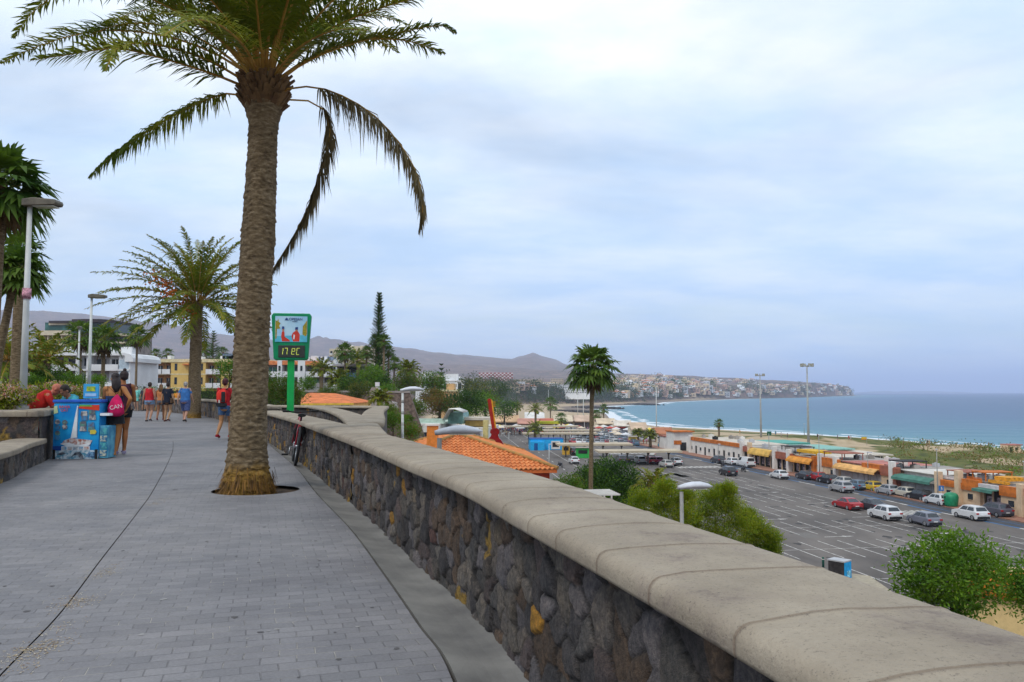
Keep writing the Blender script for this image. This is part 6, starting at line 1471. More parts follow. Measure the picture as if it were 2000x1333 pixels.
far_block(1104, 1152, 760, 766, 1150, 'low long white building on the cliff edge left of the palm', fw, fdk, 14, 2); far_block(1158, 1184, 762, 778, 1350, 'orange hotel by the bay right of the palm crown', mat('far_orange', (.58, .30, .14)), fc, 8, 5, 'bands')
far_block(1185, 1215, 770, 777, 1500, 'low peach building on the beach front', fp, fdk, 8, 2); far_block(1282, 1300, 768, 780, 1900, 'small salmon tower house at the bay', mat('far_salmon', (.56, .26, .16)), fdk, 4, 3); far_block(1316, 1350, 764, 770, 2200, 'long low white house over the bay', fw, fdk, 10, 2)
far_block(1350, 1398, 762, 774, 2250, 'grey blue resort block on the bay shore', mat('far_blue', (.30, .36, .38)), fw, 10, 4, 'bands'); far_block(1400, 1450, 758, 772, 2500, 'cream resort with many terraces at the middle of the headland', fc, fdk, 14, 4); far_block(1450, 1480, 756, 772, 2600, 'beige apartment block below the headland ridge', fp, fw, 8, 4, 'bands')
far_block(1530, 1560, 752, 764, 2900, 'cream apartment block on the headland ridge', fc, fdk, 8, 3); far_block(1575, 1600, 758, 772, 3100, 'pinkish block near the end of the headland', fp, fdk, 6, 3)

# ================================================================== houses on the far hillsides
def house_proto(kind, mt, label, cat, group):
    rs = random.Random(kind * 7 + 1); b = MB(); w = rs.uniform(8, 13); dd = rs.uniform(7, 10); h = rs.choice([3.4, 6.2, 6.4])
    b.box((0, 0, h / 2 - 1.5), (w, dd, h + 3)); b.box((w * rs.uniform(-.3, .3), rs.uniform(0, 2), h + 1.3), (w * .55, dd * .6, 2.6)); b.box((-w * .62, -1.5, 1.2 - .8), (w * .5, dd * .8, 2.6 + 1.6))
    for fl in range(int(h // 3)):
        for k in range(3): b.box((-w * .33 + k * w * .33, -dd / 2 - .05, 1.5 + fl * 3), (w * .18, .2, 1.5), mi=1)
    b.box((0, -dd / 2 - .6, 3.0), (w * .8, 1.2, .3), mi=0)
    if kind % 3 == 0: b.extr([(-w / 2 - .4, h), (w / 2 + .4, h), (0, h + 1.8)], (0, -dd / 2 - .3, 0), (1, 0, 0), (0, 0, 1), (0, 1, 0), dd + .6, mi=2)
    o = b.build('hillside_house', [mt, fdk, termroof]); tag(o, label, cat, group); return o
hw_ = ['small white flat roofed house among the many on the far hillside', 'small cream house among the many on the far hillside', 'small pinkish house among the many on the far hillside', 'small pale grey house among the many on the far hillside']
GH = 'houses on the far hillside and headland'
protos = [house_proto(k, m_, hw_[i], 'house', GH) for k, (m_, i) in enumerate(((fw, 0), (fw, 0), (fc, 1), (fw, 0), (fp, 2), (mat('far_grey', (.50, .50, .52)), 3), (fw, 0), (fc, 1)))]
rs = random.Random(77); used_p = set(); cnt = 0
zones = [(1195, 1320, 735, 776, 92, 'on the dense white hillside right of the thin palm'), (1320, 1480, 742, 774, 66, 'on the slope over the middle of the bay'), (1480, 1685, 752, 772, 60, 'on the headland toward its sea end'), (1110, 1180, 738, 752, 10, 'high behind the crown of the thin palm'), (800, 935, 738, 760, 26, 'between trees left of the chequered hotel'), (935, 1110, 756, 772, 10, 'below the long cream hotel'), (1300, 1480, 740, 752, 14, 'along the skyline over the bay')]
pos_ = []
for x0, x1, y0, y1, n, kk in zones:
    tries = 0; k = 0
    while k < n and tries < n * 12:
        tries += 1; px, py = rs.uniform(x0, x1), rs.uniform(y0, y1); h = hit(px, py, 420)
        if h is None or h.y < 480 or h.z < SEA + 3.5: continue
        if any(abs(px - q[0]) < 5.0 * (1000 / max(h.y, 1000)) + 2.2 and abs(py - q[1]) < 1.5 for q in pos_): continue
        pos_.append((px, py)); k += 1; i = rs.randrange(len(protos))
        o = protos[i] if i not in used_p else link(protos[i].copy()); used_p.add(i); o.location = h; s_ = rs.uniform(1.0, 1.7) * (1 if h.y > 1200 else .8); o.scale = (s_ * rs.uniform(1.1, 1.7), s_, s_ * rs.uniform(.62, .85)); o.rotation_euler = (0, 0, rs.uniform(-.5, .5) - math.atan2(h.x, h.y)); cnt += 1; o['label'] = ('small white house ', 'small white house ', 'small cream house ', 'small white house ', 'small pinkish house ', 'small pale grey house ', 'small white house ', 'small cream house ')[i] + kk
for i, p_ in enumerate(protos):
    if i not in used_p: bpy.data.objects.remove(p_)
# dark trees between those houses and the wood on the cliff: too many to count
def wood(name, label, spots, seed, key, rr=(3, 6), n=26, size=1.3):
    rs = random.Random(seed); b = MB()
    for h in spots:
        r = rs.uniform(*rr); leaves(b, [((h.x, h.y, h.z + r * .8), (r, r, r * .9)), ((h.x + rs.uniform(-r, r), h.y, h.z + r * .6), (r * .7, r * .7, r * .6))], n, size, rs, (0, 0, 1))
    o = b.build(name, [greens(key), greens('olive' if key != 'casu' else 'dark')]); tag(o, label, 'trees', kind='stuff'); return o
def spots(n, x0, x1, yf0, yf1, seed, y0=400, zmin=2.5, dmax=1e9):
    rs = random.Random(seed); out = []; t = 0
    while len(out) < n and t < n * 10:
        t += 1; px = rs.uniform(x0, x1); py = rs.uniform(yf0(px), yf1(px)); h = hit(px, py, y0)
        if h is not None and h.z > SEA + zmin and h.y < dmax: out.append(h)
    return out
I = lambda xs_, ys_: (lambda px: float(np.interp(px, xs_, ys_)))
wood('woods', 'dark grey green wood covering the cliff behind the beach', spots(620, 860, 1335, I([860, 940, 1060, 1200, 1335], [752, 750, 758, 760, 768]), I([860, 940, 1000, 1100, 1335], [800, 806, 798, 790, 784]), 5, 260), 1, 'casu', (4, 7.5), 60, 1.5)
wood('woods', 'scattered dark trees between the far hillside houses', spots(190, 1110, 1690, I([1110, 1250, 1400, 1600, 1690], [748, 742, 746, 754, 764]), I([1110, 1400, 1690], [776, 776, 770]), 6, 900), 2, 'dark', (5, 10), 24, 2.6)
wood('woods', 'olive trees and palms between the pale villas left of the chequered hotel', spots(260, 790, 1010, I([790, 1010], [742, 752]), I([790, 1010], [775, 770]), 8, 200, dmax=1500), 3, 'olive', (2.5, 5), 44, 1.1)
wood('undergrowth', 'rough scrub on the slopes below the parapet and garden', [Vector((x, y, Hz(x, y))) for x, y in [(random.Random(i).uniform(-60, 22), random.Random(i + 9999).uniform(26, 210)) for i in range(1500)] if -40 < (P(0, 0, 1).x) * 0 + x + .28 * y + 30 and Hz(x, y) < -.8 and Hz(x, y) > LOT + .5], 4, 'olive', (.5, 1.2), 60, .16)
# dune shrubs
rs = random.Random(12); b = MB()
for k in range(1500):
    y = rs.uniform(95, 320); x = y * .42 + rs.uniform(8, 62); 
    dn_ = float(fbm(np.array([x / 16.0]), np.array([y / 16.0]), 3, 31)[0])
    if dn_ < .44: continue
    if float(poly_dist(np.array([x]), np.array([y]), COAST)[0]) < 20: continue
    s0 = (FAC0.x + U.x * (y - 100)) + 15
    if x < s0: continue
    r = rs.uniform(.8, 2.4); z = Hz(x, y); leaves(b, [((x, y, z + r * .15), (r * 1.3, r * 1.3, r * .5))], 34, .34, rs, (0, 0, 1, 2))
tag(b.build('dune_scrub', [greens('olive'), greens('bright'), greens('rust')]), 'low green and rusty scrub spread over the sand dunes', 'shrubs', kind='stuff')
# stone groynes in the bay
def groyne(pts, label, wid):
    e = MB(); rs = random.Random(3)
    for a, c in zip(pts[:-1], pts[1:]):
        for k in range(260):
            t = rs.random(); p = a.lerp(c, t) + Vector((rs.gauss(0, wid * .3), rs.gauss(0, wid * .3), 0)); r = rs.uniform(1.4, 3.2); e.box((p.x, p.y, SEA + .3), (r * 1.5, r * 1.5, r * 1.2), rs.uniform(0, 3), top=.6)
    o = e.build('breakwater', mat('dark_rock', (.045, .04, .038), var=.4, scale=.3)); tag(o, label, 'breakwater')
groyne([G(1085, 805, SEA), G(1130, 806, SEA), G(1146, 808.5, SEA)], 'nearer dark rock groyne curving into the bay', 12)
groyne([G(1140, 797, SEA), G(1175, 798.5, SEA), G(1200, 799.5, SEA)], 'farther dark rock groyne across the bay', 18)
groyne([G(1240, 791, SEA), G(1277, 792, SEA)], 'low dark rocks off the distant beach', 20)

# ================================================================== market strip at the beach
rs = random.Random(21)
mk = [(962, 1012, 322, 812, 824, (.58, .38, .22), 'peach'), (1012, 1052, 318, 818, 828, (.48, .24, .18), 'reddish'), (1056, 1080, 312, 818, 830, (.46, .13, .08), 'rust red'), (1082, 1120, 330, 812, 824, (.60, .50, .36), 'cream'), (1120, 1160, 330, 812, 822, (.55, .40, .30), 'pale brown'),
      (1166, 1200, 318, 818, 832, (.60, .48, .34), 'sandy'), (1200, 1232, 300, 822, 836, (.62, .55, .46), 'off white'), (1026, 1062, 345, 802, 814, (.66, .64, .6), 'white'), (1232, 1262, 262, 826, 846, (.55, .40, .28), 'tan'), (1282, 1312, 246, 836, 862, (.40, .16, .08), 'brown tiled')]
for px0, px1, d, y0, y1, c, nm in mk:
    o, w = frame(px0, px1, d, y1); zt = min(zpx(y0, d), LOT + 6.5); e = empty('market_building', (o.x, d, LOT), 0, nm + ' roofed low building in the beach market ' + {'peach': 'at its left end', 'rust red': 'beside the yellow tent', 'white': 'farthest back', 'brown tiled': 'next to the white end building'}.get(nm, 'between the parasols'), 'building')
    H = zt - LOT; mt = mat('mk_' + nm.replace(' ', '_'), c, var=.15, scale=.3); bx(e, 'wall', creamb, 0, w, .5, 8, 0, H * .7); bx(e, 'shopfront', fdk, .4, w - .4, .2, .45, 0, H * .5)
    b = MB(); b.extr([(-1.2, H * .62), (3.5, H), (8.5, H * .9), (8.5, H * .82), (3.5, H * .92), (-1.2, H * .56)], (-.3, 0, 0), (0, 1, 0), (0, 0, 1), (1, 0, 0), w + .6); b.build('roof', mt, e)
    for k in range(max(2, int(w / 4))): bx(e, 'post', whiteb, w * k / max(1, int(w / 4)), w * k / max(1, int(w / 4)) + .15, -1.1, -.95, 0, H * .58)
def parasol(m, label):
    e = empty('parasol', (0, 0, 0), 0, label, 'parasol', 'parasols of the beach market'); b = MB(); b.tube([(0, 0, 0), (0, 0, 2.5)], .05, 6); b.build('pole', whiteb, e)
    b = MB(); n = 8; vs = [(0, 0, 2.75)] + [(1.6 * math.cos(a * math.pi / 4), 1.6 * math.sin(a * math.pi / 4), 2.15) for a in range(n)] + [(0, 0, 2.68)] + [(1.6 * math.cos(a * math.pi / 4), 1.6 * math.sin(a * math.pi / 4), 2.0) for a in range(n)]
    b.add(vs, [(0, 1 + k, 1 + (k + 1) % n) for k in range(n)] + [(1 + k, 10 + k, 10 + (k + 1) % n, 1 + (k + 1) % n) for k in range(n)] + [(9, 10 + (k + 1) % n, 10 + k) for k in range(n)]); b.build('canopy', m, e); return e
pps = [parasol(whiteb, 'white parasol among the market tables'), parasol(mat('par_yellow', (.66, .50, .06)), 'yellow parasol among the market tables'), parasol(mat('par_red', (.45, .07, .05)), 'red parasol among the market tables'), parasol(mat('par_beige', (.60, .50, .38)), 'beige parasol among the market tables')]
done = [0] * 4
for k in range(84):
    i = rs.choice([0, 0, 0, 3, 3, 1, 2]); px = rs.uniform(965, 1240) if k < 62 else rs.uniform(1195, 1310); d = rs.uniform(296, 330) if k < 62 else rs.uniform(250, 300)
    o = pps[i] if not done[i] else copy_tree(pps[i]); done[i] = 1; o.location = ((px - 1000) / F_PX * d, d, LOT)
    o['label'] = ('white', 'yellow', 'red', 'beige')[i] + (' parasol in front of the left market roofs' if px < 1080 else ' parasol right of the yellow market tent' if px < 1160 else ' parasol at the seaward end of the market')
bx(empty('tent', (P(1072, 818, 306).x, 306, LOT), 0, 'long yellow green tent roof in the middle of the market', 'tent'), 'canopy', mat('tent_yellow', (.52, .50, .03)), -5, 5, 0, 4, 3.2, 4.2)
# ================================================================== lamps and masts
pole_w = mat('lamp_white', (.55, .56, .54), rough=.5, scale=1.2, var=.12); pole_g = mat('lamp_grey', (.28, .27, .25), rough=.5, var=.15); head_d = mat('lamp_head_dark', (.12, .105, .08), rough=.5, var=.25, scale=4); head_w = mat('lamp_head_white', (.56, .57, .60), rough=.35, var=.08)
def box_lamp(px_b, py_top, d, z0, hl, label, lean=0.0, two=False):
    x = (px_b - 1000) / F_PX * d; zt = zpx(py_top, d); e = empty('street_lamp', (x, d, z0), 0, label, 'street lamp'); H = zt - z0
    b = MB(); b.tube([(0, 0, 0), (0, 0, .3)], .12, 12); b.build('base', pole_g, e)
    b = MB(); b.tube([(0, 0, .2), (0, 0, H * .5), (0, 0, H)], [.075, .06, .045], 12); b.build('pole', pole_w, e)
    b = MB(); b.extr([(-.09, 0), (hl * .96, .02), (hl, .07), (hl * .97, .13), (hl * .2, .17), (-.09, .14)], (0, -.16, H - .06), (1, 0, 0), (0, 0, 1), (0, 1, 0), .32); h_ = b.build('lamp_head', head_d, e, bevel=.015)
    b = MB(); b.box((hl * .55, 0, H - .065), (hl * .7, .24, .015)); b.build('glass', mat('lamp_glass', (.55, .53, .45), rough=.2), h_)
    return e
e = box_lamp(47, 399, 17.0, .75, .62, 'tall white street lamp with flat dark head above the left planter')
b = MB(); b.tube([(0, 0, zpx(573, 17) - .75 - .12), (0, 0, zpx(573, 17) - .75 + .1)], .085, 12); b.build('sticker', mat('sticker', (.5, .25, .3), scale=12, var=.6), e)
box_lamp(175, 580, 34, .6, .58, 'second white street lamp farther along the flower bed')
box_lamp(153, 641, 50, .4, .10, 'slim white post left of the second street lamp'); box_lamp(85, 672, 66, .4, .10, 'thin far white post over the hedge'); box_lamp(26, 688, 60, .4, .10, 'thin short white post at the far left')
def cobra(px_p, py_head, d, py_b, hl, label, side=1, z0=None, mask=False):
    x = (px_p - 1000) / F_PX * d; zt = zpx(py_head, d); z0 = z0 if z0 is not None else Hz(x, d) - .2; H = zt - z0; e = empty('street_lamp', (x, d, z0), 0, label, 'street lamp')
    b = MB(); b.tube([(0, 0, 0), (0, 0, H * .5), (0, 0, H - .1)], [.07, .055, .045], 10); b.build('pole', pole_g if not mask else pole_w, e)
    if mask:
        b = MB()
        for k in range(14): b.tube([(0, 0, H - .35 - k * .42), (0, 0, H - .47 - k * .42)], .05 + .0012 * k, 8)
        b.build('peeling_bands', pole_g, e)
    b = MB(); s = side; n = 9
    pts = [(-.09 * s, 0, H - .0), (-.02 * s, 0, H + .01), (.12 * hl * s, 0, H + .035), (.35 * hl * s, 0, H + .06), (.6 * hl * s, 0, H + .065), (.85 * hl * s, 0, H + .045), (hl * s, 0, H + .03)]
    b.tube(pts, [.045, .055, .068, .085, .085, .06, .012], 14, ry=[.05, .09, .14, .17, .17, .12, .03], up=(0, 0, 1)); h_ = b.build('lamp_head', head_w, e)
    b = MB(); b.box((.52 * hl * s, 0, H - .02), (hl * .55, .2, .02)); b.build('glass', mat('lamp_glass', ()), h_)
    return e
cobra(1328, 953, 20.0, 1020, .74, 'street lamp with white oval head in front of the feathery shrubs')
cobra(859, 846, 16.2, 875, .84, 'nearest lamp with big silver grey head rising over the tiled roof', z0=-1.6)
cobra(787, 763, 31.0, 850, .78, 'peeling white lamp post with oval head beside the stair parapet', mask=True)
def mast(px, py_top, py_b, label, ring=1.6, floods=10):
    d = 15.0 * F_PX / (py_b - 766.0); x = (px - 1000) / F_PX * d; zt = zpx(py_top, d); H = zt - LOT; e = empty('light_mast', (x, d, LOT), 0, label, 'light mast')
    b = MB(); b.tube([(0, 0, 0), (0, 0, H * .5), (0, 0, H - .4)], [.34, .24, .14], 12); b.build('pole', mat('mast_grey', (.36, .36, .34), var=.15), e)
    b = MB(); b.tube([(ring * .8 * math.cos(a), ring * .8 * math.sin(a), H - .2) for a in [k * math.pi / 6 for k in range(13)]], .07, 6); 
    for k in range(4): a = k * math.pi / 2; b.tube([(0, 0, H - .3), (ring * .8 * math.cos(a), ring * .8 * math.sin(a), H - .2)], .05, 5)
    b.build('ring', pole_g, e)
    for k in range(floods):
        a = k * 2 * math.pi / floods; b = MB(); b.box((ring * math.cos(a), ring * math.sin(a), H - .1 + .3 * (k % 2)), (.55, .3, .5), a, top=.7); b.build('floodlight', mat('flood', (.30, .29, .24), var=.3), e)
    return e
mast(1576, 714, 888, 'tallest light mast standing behind the shop row', 1.35, 12); mast(1484, 733, 858, 'second light mast left of the tallest one', 1.3, 10)
for px, yt, yb, lb in ((1281, 752, 842, 'thin mast by the beach left of the white end building'), (1071, 762, 800, 'far thin mast over the market in front of the wood'), (1139, 764, 830, 'thin pale mast just left of the tall palm trunk'), (1128, 770, 815, 'farther thin pale mast before the wood')):
    d = 15.0 * F_PX / (yb - 766.0); e = empty('light_mast', ((px - 1000) / F_PX * d, d, LOT), 0, lb, 'light mast'); H = zpx(yt, d) - LOT
    b = MB(); b.tube([(0, 0, 0), (0, 0, H)], [.22, .12], 8); b.build('pole', pole_w, e); b = MB(); b.box((0, 0, H), (1.2, .5, .35)); b.build('lamp_head', pole_g, e)
for px, yt, yb, hl, lb, mt in ((1824, 878, 982, .0, 'thin grey lamp pole before the cream shop with balcony rail', pole_g), (1993, 902, 1006, 1.2, 'lamp post with pale flat head at the right edge of the shop row', pole_g), (1690, 864, 952, .8, 'lamp pole in front of the pink roofed shop', pole_g), (1596, 850, 936, .8, 'lamp pole between the orange awning and pink roof shops', pole_g), (1401, 868, 905, .5, 'thin pole by the parked cars near the narrow white shop', pole_g), (1072, 868, 918, .6, 'pale lamp pole on the road beside the blue building', pole_w), (994, 845, 867, .7, 'short white lamp over the edge of the access road', pole_w), (1037, 858, 872, .2, 'thin pole at the left end of the blue building', pole_w), (1568, 828, 850, .4, 'tiny thin lamp on the beach walk', pole_g)):
    if px == 1690: yt = 884
    d = 15.0 * F_PX / (yb - 766.0); e = empty('street_lamp', ((px - 1000) / F_PX * d, d, LOT), 0, lb, 'street lamp'); H = zpx(yt, d) - LOT
    b = MB(); b.tube([(0, 0, 0), (0, 0, H)], [.10, .055], 8); b.build('pole', mt, e); b = MB(); b.box((-.0 + (hl or .2) / 2 - .1, 0, H), (hl or .2, .3, .14)); b.build('lamp_head', head_w, e, bevel=.03)
# dark green sign board and no entry sign by the shops
d = 175; e = empty('notice_board', ((1499 - 1000) / F_PX * d, d, LOT), FR, 'dark green board on a post above the shop roofs', 'sign'); zt = zpx(847, d) - LOT
b = MB(); b.tube([(0, 0, 0), (0, 0, zt)], .08, 6); b.build('post', pole_g, e); b = MB(); b.box((0, -.1, zt), (.9, .1, .8), R(90) - FR + 1.2); b.build('board', mat('dk_green2', (.01, .09, .05)), e)
d = 110; g = G(1839, 985, LOT); e = empty('parking_sign', (g.x, g.y, LOT), 0, 'small blue disabled parking sign at the kerb by the white car', 'sign')
b = MB(); b.tube([(0, 0, 0), (0, 0, 2.4)], .04, 6); b.build('post', pole_w, e); b = MB(); b.box((0, -.05, 2.1), (.7, .04, .7)); p_ = b.build('panel', mat('sign_blue', (.03, .16, .45)), e); b = MB(); b.box((.02, -.08, 2.1), (.12, .02, .4)); b.box((.1, -.08, 2.0), (.25, .02, .08)); b.build('symbol', whitew, p_)
# lifeguard flag and yellow beach tower
d = 250; e = empty('flag', ((1689 - 1000) / F_PX * d, d, SEA + 1.5), 0, 'small yellow and orange flag on the beach', 'flag'); zt = zpx(853, d) - SEA - 1.5
b = MB(); b.tube([(0, 0, 0), (0, 0, zt)], .05, 6); b.build('pole', pole_g, e); b = MB(); b.box((-.8, 0, zt - .4), (1.5, .03, .55)); b.build('cloth', mat('flag_y', (.66, .42, .02)), e); b = MB(); b.box((-.8, 0, zt - .85), (1.5, .03, .3)); b.build('cloth_stripe', mat('flag_o', (.60, .18, .02)), e)
d = 210; e = empty('beach_hut', ((1968 - 1000) / F_PX * d, d, Hz((1968 - 1000) / F_PX * d, d)), 0, 'small pale kiosk on the beach at the right edge', 'kiosk')
for nm, mt, c, dd in (('wall', cream, (0, 0, 1.1), (3.4, 3, 2.2)), ('roof', pinkroof, (.2, 0, 2.3), (3.8, 3.4, .2)), ('window', darkin, (.6, -1.55, 1.3), (.7, .1, .7)), ('door', darkin, (-.8, -1.55, .9), (.7, .1, 1.6))): b = MB(); b.box(c, dd); b.build(nm, mt, e)

# ================================================================== display sign with the temperature
def txt(s, size, loc, mt, parent, name='lettering', ext=.004, align='CENTER', rx=R(90)):
    cu = bpy.data.curves.new(name, 'FONT'); cu.body = s; cu.size = size; cu.extrude = ext; cu.align_x = align; cu.align_y = 'CENTER'; cu.resolution_u = 3; cu.materials.append(mt)
    t_ = bpy.data.objects.new(name, cu); me = bpy.data.meshes.new_from_object(t_); bpy.data.objects.remove(t_)
    o = bpy.data.objects.new(name, me); o.location = loc; o.rotation_euler = (rx, 0, 0); return link(o, parent)
d = 24.6; gs = P(567, 805, d); e = empty('display_sign', (gs.x, d, -.05), R(10), 'tall green display sign with a holiday poster and digital temperature', 'sign')
green = mat('sign_green', (.0, .22, .085), rough=.35, var=.12, scale=1.5); z_ = lambda py: zpx(py, d) + .05
zb_, zt_ = z_(704), z_(613); w = 76 / F_PX * d
b = MB(); b.box((0, 0, zb_ / 2), (.20, .14, zb_ + .1)); b.build('pole', mat('sign_green_bright', (.005, .33, .07), rough=.35, var=.1), e, bevel=.02)
b = MB(); b.extr([(-w * .43, zb_ + .05), (-w * .39, zb_), (w * .39, zb_), (w * .43, zb_ + .05), (w * .5, zt_ - .08), (w * .46, zt_), (-w * .46, zt_), (-w * .5, zt_ - .08)], (0, -.13, 0), (1, 0, 0), (0, 0, 1), (0, 1, 0), .26); b.build('housing', green, e, bevel=.03)
pz0, pz1 = z_(669), z_(619); pw = w * .80; yb_ = -.135
b = MB(); b.box((0, yb_ - .005, (pz0 + pz1) / 2), (pw, .012, pz1 - pz0)); po = b.build('poster', mat('poster_sky', (.16, .42, .66), rough=.25, scale=1.1, col2=(.50, .68, .78), thr=(.35, .65)), e)
ph = pz1 - pz0
def dec(nm, mt, poly, yy=-.016, t=.004, parent=None):
    b = MB(); b.extr([(q[0] * pw / 2, pz0 + q[1] * ph) for q in poly], (0, yb_ + yy, 0), (1, 0, 0), (0, 0, 1), (0, 1, 0), t); return b.build(nm, mt, parent or po)
redp = mat('print_red', (.55, .05, .03)); skin_p = mat('print_skin', (.45, .20, .10)); printb = mat('print_navy', (.02, .05, .20)); printg = mat('print_palm', (.20, .22, .03), scale=25, col2=(.45, .28, .03)); printw = mat('print_white', (.7, .72, .74))
dec('print', mat('print_pool', (.10, .45, .60)), [(-1, 0), (1, 0), (1, .28), (-1, .22)], -.014)
dec('print', redp, [(-.55, .02), (-.62, .2), (-.58, .38), (-.50, .44), (-.42, .38), (-.40, .2), (-.10, .08), (-.05, .02)])
dec('print', skin_p, [(-.56, .43), (-.44, .43), (-.43, .56), (-.55, .56)], -.019); dec('print', printb, [(-.57, .5), (-.43, .5), (-.43, .60), (-.57, .60)], -.021)
dec('print', redp, [(.12, .02), (.02, .22), (.10, .36), (.28, .44), (.42, .42), (.54, .30), (.52, .02)]); dec('print', skin_p, [(.26, .42), (.40, .42), (.41, .54), (.25, .54)], -.019); dec('print', printb, [(.24, .48), (.42, .48), (.42, .58), (.26, .58)], -.021)
dec('print', printw, [(.12, .12), (.2, .10), (.24, .26), (.16, .3)], -.02)
dec('print', printg, [(-.98, .12), (-.9, .12), (-.88, .5), (-.66, .52), (-.76, .62), (-.66, .72), (-.78, .78), (-.8, .9), (-.88, .8), (-.98, .84)]); dec('print', printg, [(.7, .3), (.9, .22), (.98, .3), (.98, .85), (.84, .72), (.72, .62)])
dec('emblem', printb, [(-.42, .84), (-.2, .84), (-.31, .95)], -.02)
txt('LOPESAN', .105, (.10, yb_ - .022, pz0 + ph * .885), printb, po); txt('HOTELS', .04, (.10, yb_ - .022, pz0 + ph * .80), printb, po)
lz0, lz1 = z_(699), z_(675.5)
b = MB(); b.box((0.02, yb_ - .01, (lz0 + lz1) / 2), (w * .66, .03, lz1 - lz0)); lc = b.build('display_panel', mat('lcd_dark', (.035, .04, .035), rough=.25), e, bevel=.01)
seg = mat('lcd_segment', (.55, .62, .10), emit=.35)
def digit(cx_, segs, s=.082, hgt=.19, nm='digit'):
    b = MB(); zc_ = (lz0 + lz1) / 2; yy = yb_ - .03; t = .017; H2 = hgt / 2; W2 = s / 2; 
    D_ = {'a': (0, H2, s, t), 'd': (0, -H2, s, t), 'g': (0, 0, s, t), 'b': (W2, H2 / 2, t, H2), 'c': (W2, -H2 / 2, t, H2), 'f': (-W2, H2 / 2, t, H2), 'e': (-W2, -H2 / 2, t, H2)}
    for k in segs: x, z, ww, hh = D_[k]; b.box((cx_ + x + z * .12, yy, zc_ + z), (ww, .006, hh * .88))
    return b.build(nm, seg, lc)
digit(-.27, 'bc'); digit(-.145, 'abc'); digit(.07, 'abfged', hgt=.17) ; digit(.21, 'adef')
# ================================================================== tour stall
SX = lambda px, d=16.6: (px - 1000) / F_PX * d
g0 = G(146, 897); D1 = g0.y; e = empty('tour_stall', (g0.x, D1 + .02, 0), R(4), 'bright blue tour stall covered in boat trip posters and a sail', 'stall')
wS = 87 / F_PX * D1; hS = zpx(787, D1); st_blue = mat('stall_blue', (.015, .22, .55), rough=.35, scale=2.2, col2=(.03, .32, .66), thr=(.35, .65)); st_cy = mat('stall_cyan', (.12, .42, .55), rough=.35, scale=6, col2=(.03, .20, .36))
b = MB(); b.box((0, .28, hS / 2 + .02), (wS, .52, hS - .06)); b.build('cabinet', st_blue, e, bevel=.01)
b = MB(); b.box((0, .30, hS + .03), (wS * 1.06, .62, .06)); b.build('counter', mat('stall_rim', (.02, .10, .45)), e, bevel=.015)
for x in (-wS / 2 + .04, wS / 2 - .04): b = MB(); b.box((x, -.01, .09), (.045, .045, .2)); b.build('leg', darkin, e)
b = MB(); b.box((0, .005, hS / 2 + .04), (wS * .985, .012, hS - .12)); bp_ = b.build('poster_board', mat('board_blue', (.008, .21, .56), rough=.3, scale=1.5, col2=(.02, .36, .68), thr=(.4, .6)), e)
def pc(nm, mt, poly, yy=-.010, t=.004):
    b = MB(); b.extr([(q[0] * wS / 2, q[1] * hS) for q in poly], (0, yy, 0), (1, 0, 0), (0, 0, 1), (0, 1, 0), t); return b.build(nm, mt, bp_)
photo = lambda k, a=None, c=None: mat('photo_%s' % k, a, scale=14, col2=c, thr=(.42, .58), rough=.3, detail=6)
pc('print', printw, [(-.22, .37), (.06, .38), (.07, .93), (.02, .95)]); pc('print', mat('mast_line', (.2, .3, .4)), [(.045, .4), (.06, .4), (.06, .93), (.045, .93)], -.016)
pc('print', photo('boat', (.62, .62, .62), (.35, .12, .08)), [(-.62, .26), (-.5, .33), (-.2, .37), (.5, .34), (.72, .33), (.62, .24), (.2, .22), (-.2, .25)], -.012); pc('print', printw, [(-.66, .27), (-.3, .29), (.1, .24), (.66, .29), (.58, .235), (.1, .20), (-.4, .225)], -.014)
pc('print', photo('water', (.10, .30, .42), (.62, .68, .72)), [(-1, .0), (1, .0), (1, .155), (-1, .155)], -.012); pc('print', photo('dolphin', (.05, .06, .08), (.28, .30, .33)), [(-.2, .02), (0, .12), (.2, .13), (.34, .06), (.38, -.01), (.22, 0), (.1, .07), (-.05, .06)], -.016)
pc('print', photo('dolphin'), [(-.8, .08), (-.55, .13), (-.4, .1), (-.6, .07)], -.016); pc('print', photo('whale', (.04, .09, .20), (.2, .4, .6)), [(.42, .03), (.98, .02), (.98, .11), (.6, .135)], -.016)
pc('print', mat('band_navy', (.01, .06, .30)), [(-.98, .15), (-.62, .15), (-.62, .23), (-.98, .23)], -.016); pc('print', printw, [(-.6, .155), (.62, .155), (.62, .225), (-.6, .225)], -.014)
for k in range(5): pc('print', photo('thumb%d' % (k % 3), ((.15, .35, .55), (.5, .15, .08), (.08, .2, .35))[k % 3], (.5, .5, .5)), [(-.57 + k * .24, .163), (-.38 + k * .24, .163), (-.38 + k * .24, .217), (-.57 + k * .24, .217)], -.018)
pc('print', mat('print_red2', (.62, .05, .02)), [(.1, .90), (.98, .86), (.98, .96), (.1, .955)], -.014); pc('print', mat('print_green2', (.12, .35, .08)), [(.1, .935), (.7, .93), (.6, .965), (.1, .965)], -.016)
for (a, c, k) in ((.18, .80, 0), (.52, .82, 1), (.2, .72, 2), (.55, .73, 0), (.15, .62, 1), (.5, .60, 2), (.16, .53, 0), (.52, .52, 1)):
    pc('print', photo('pic%d' % k, ((.5, .48, .45), (.12, .3, .25), (.05, .25, .5))[k], (.12, .12, .15)), [(a, c - .035), (a + .3, c - .035), (a + .28, c + .05), (a + .02, c + .045)], -.017)
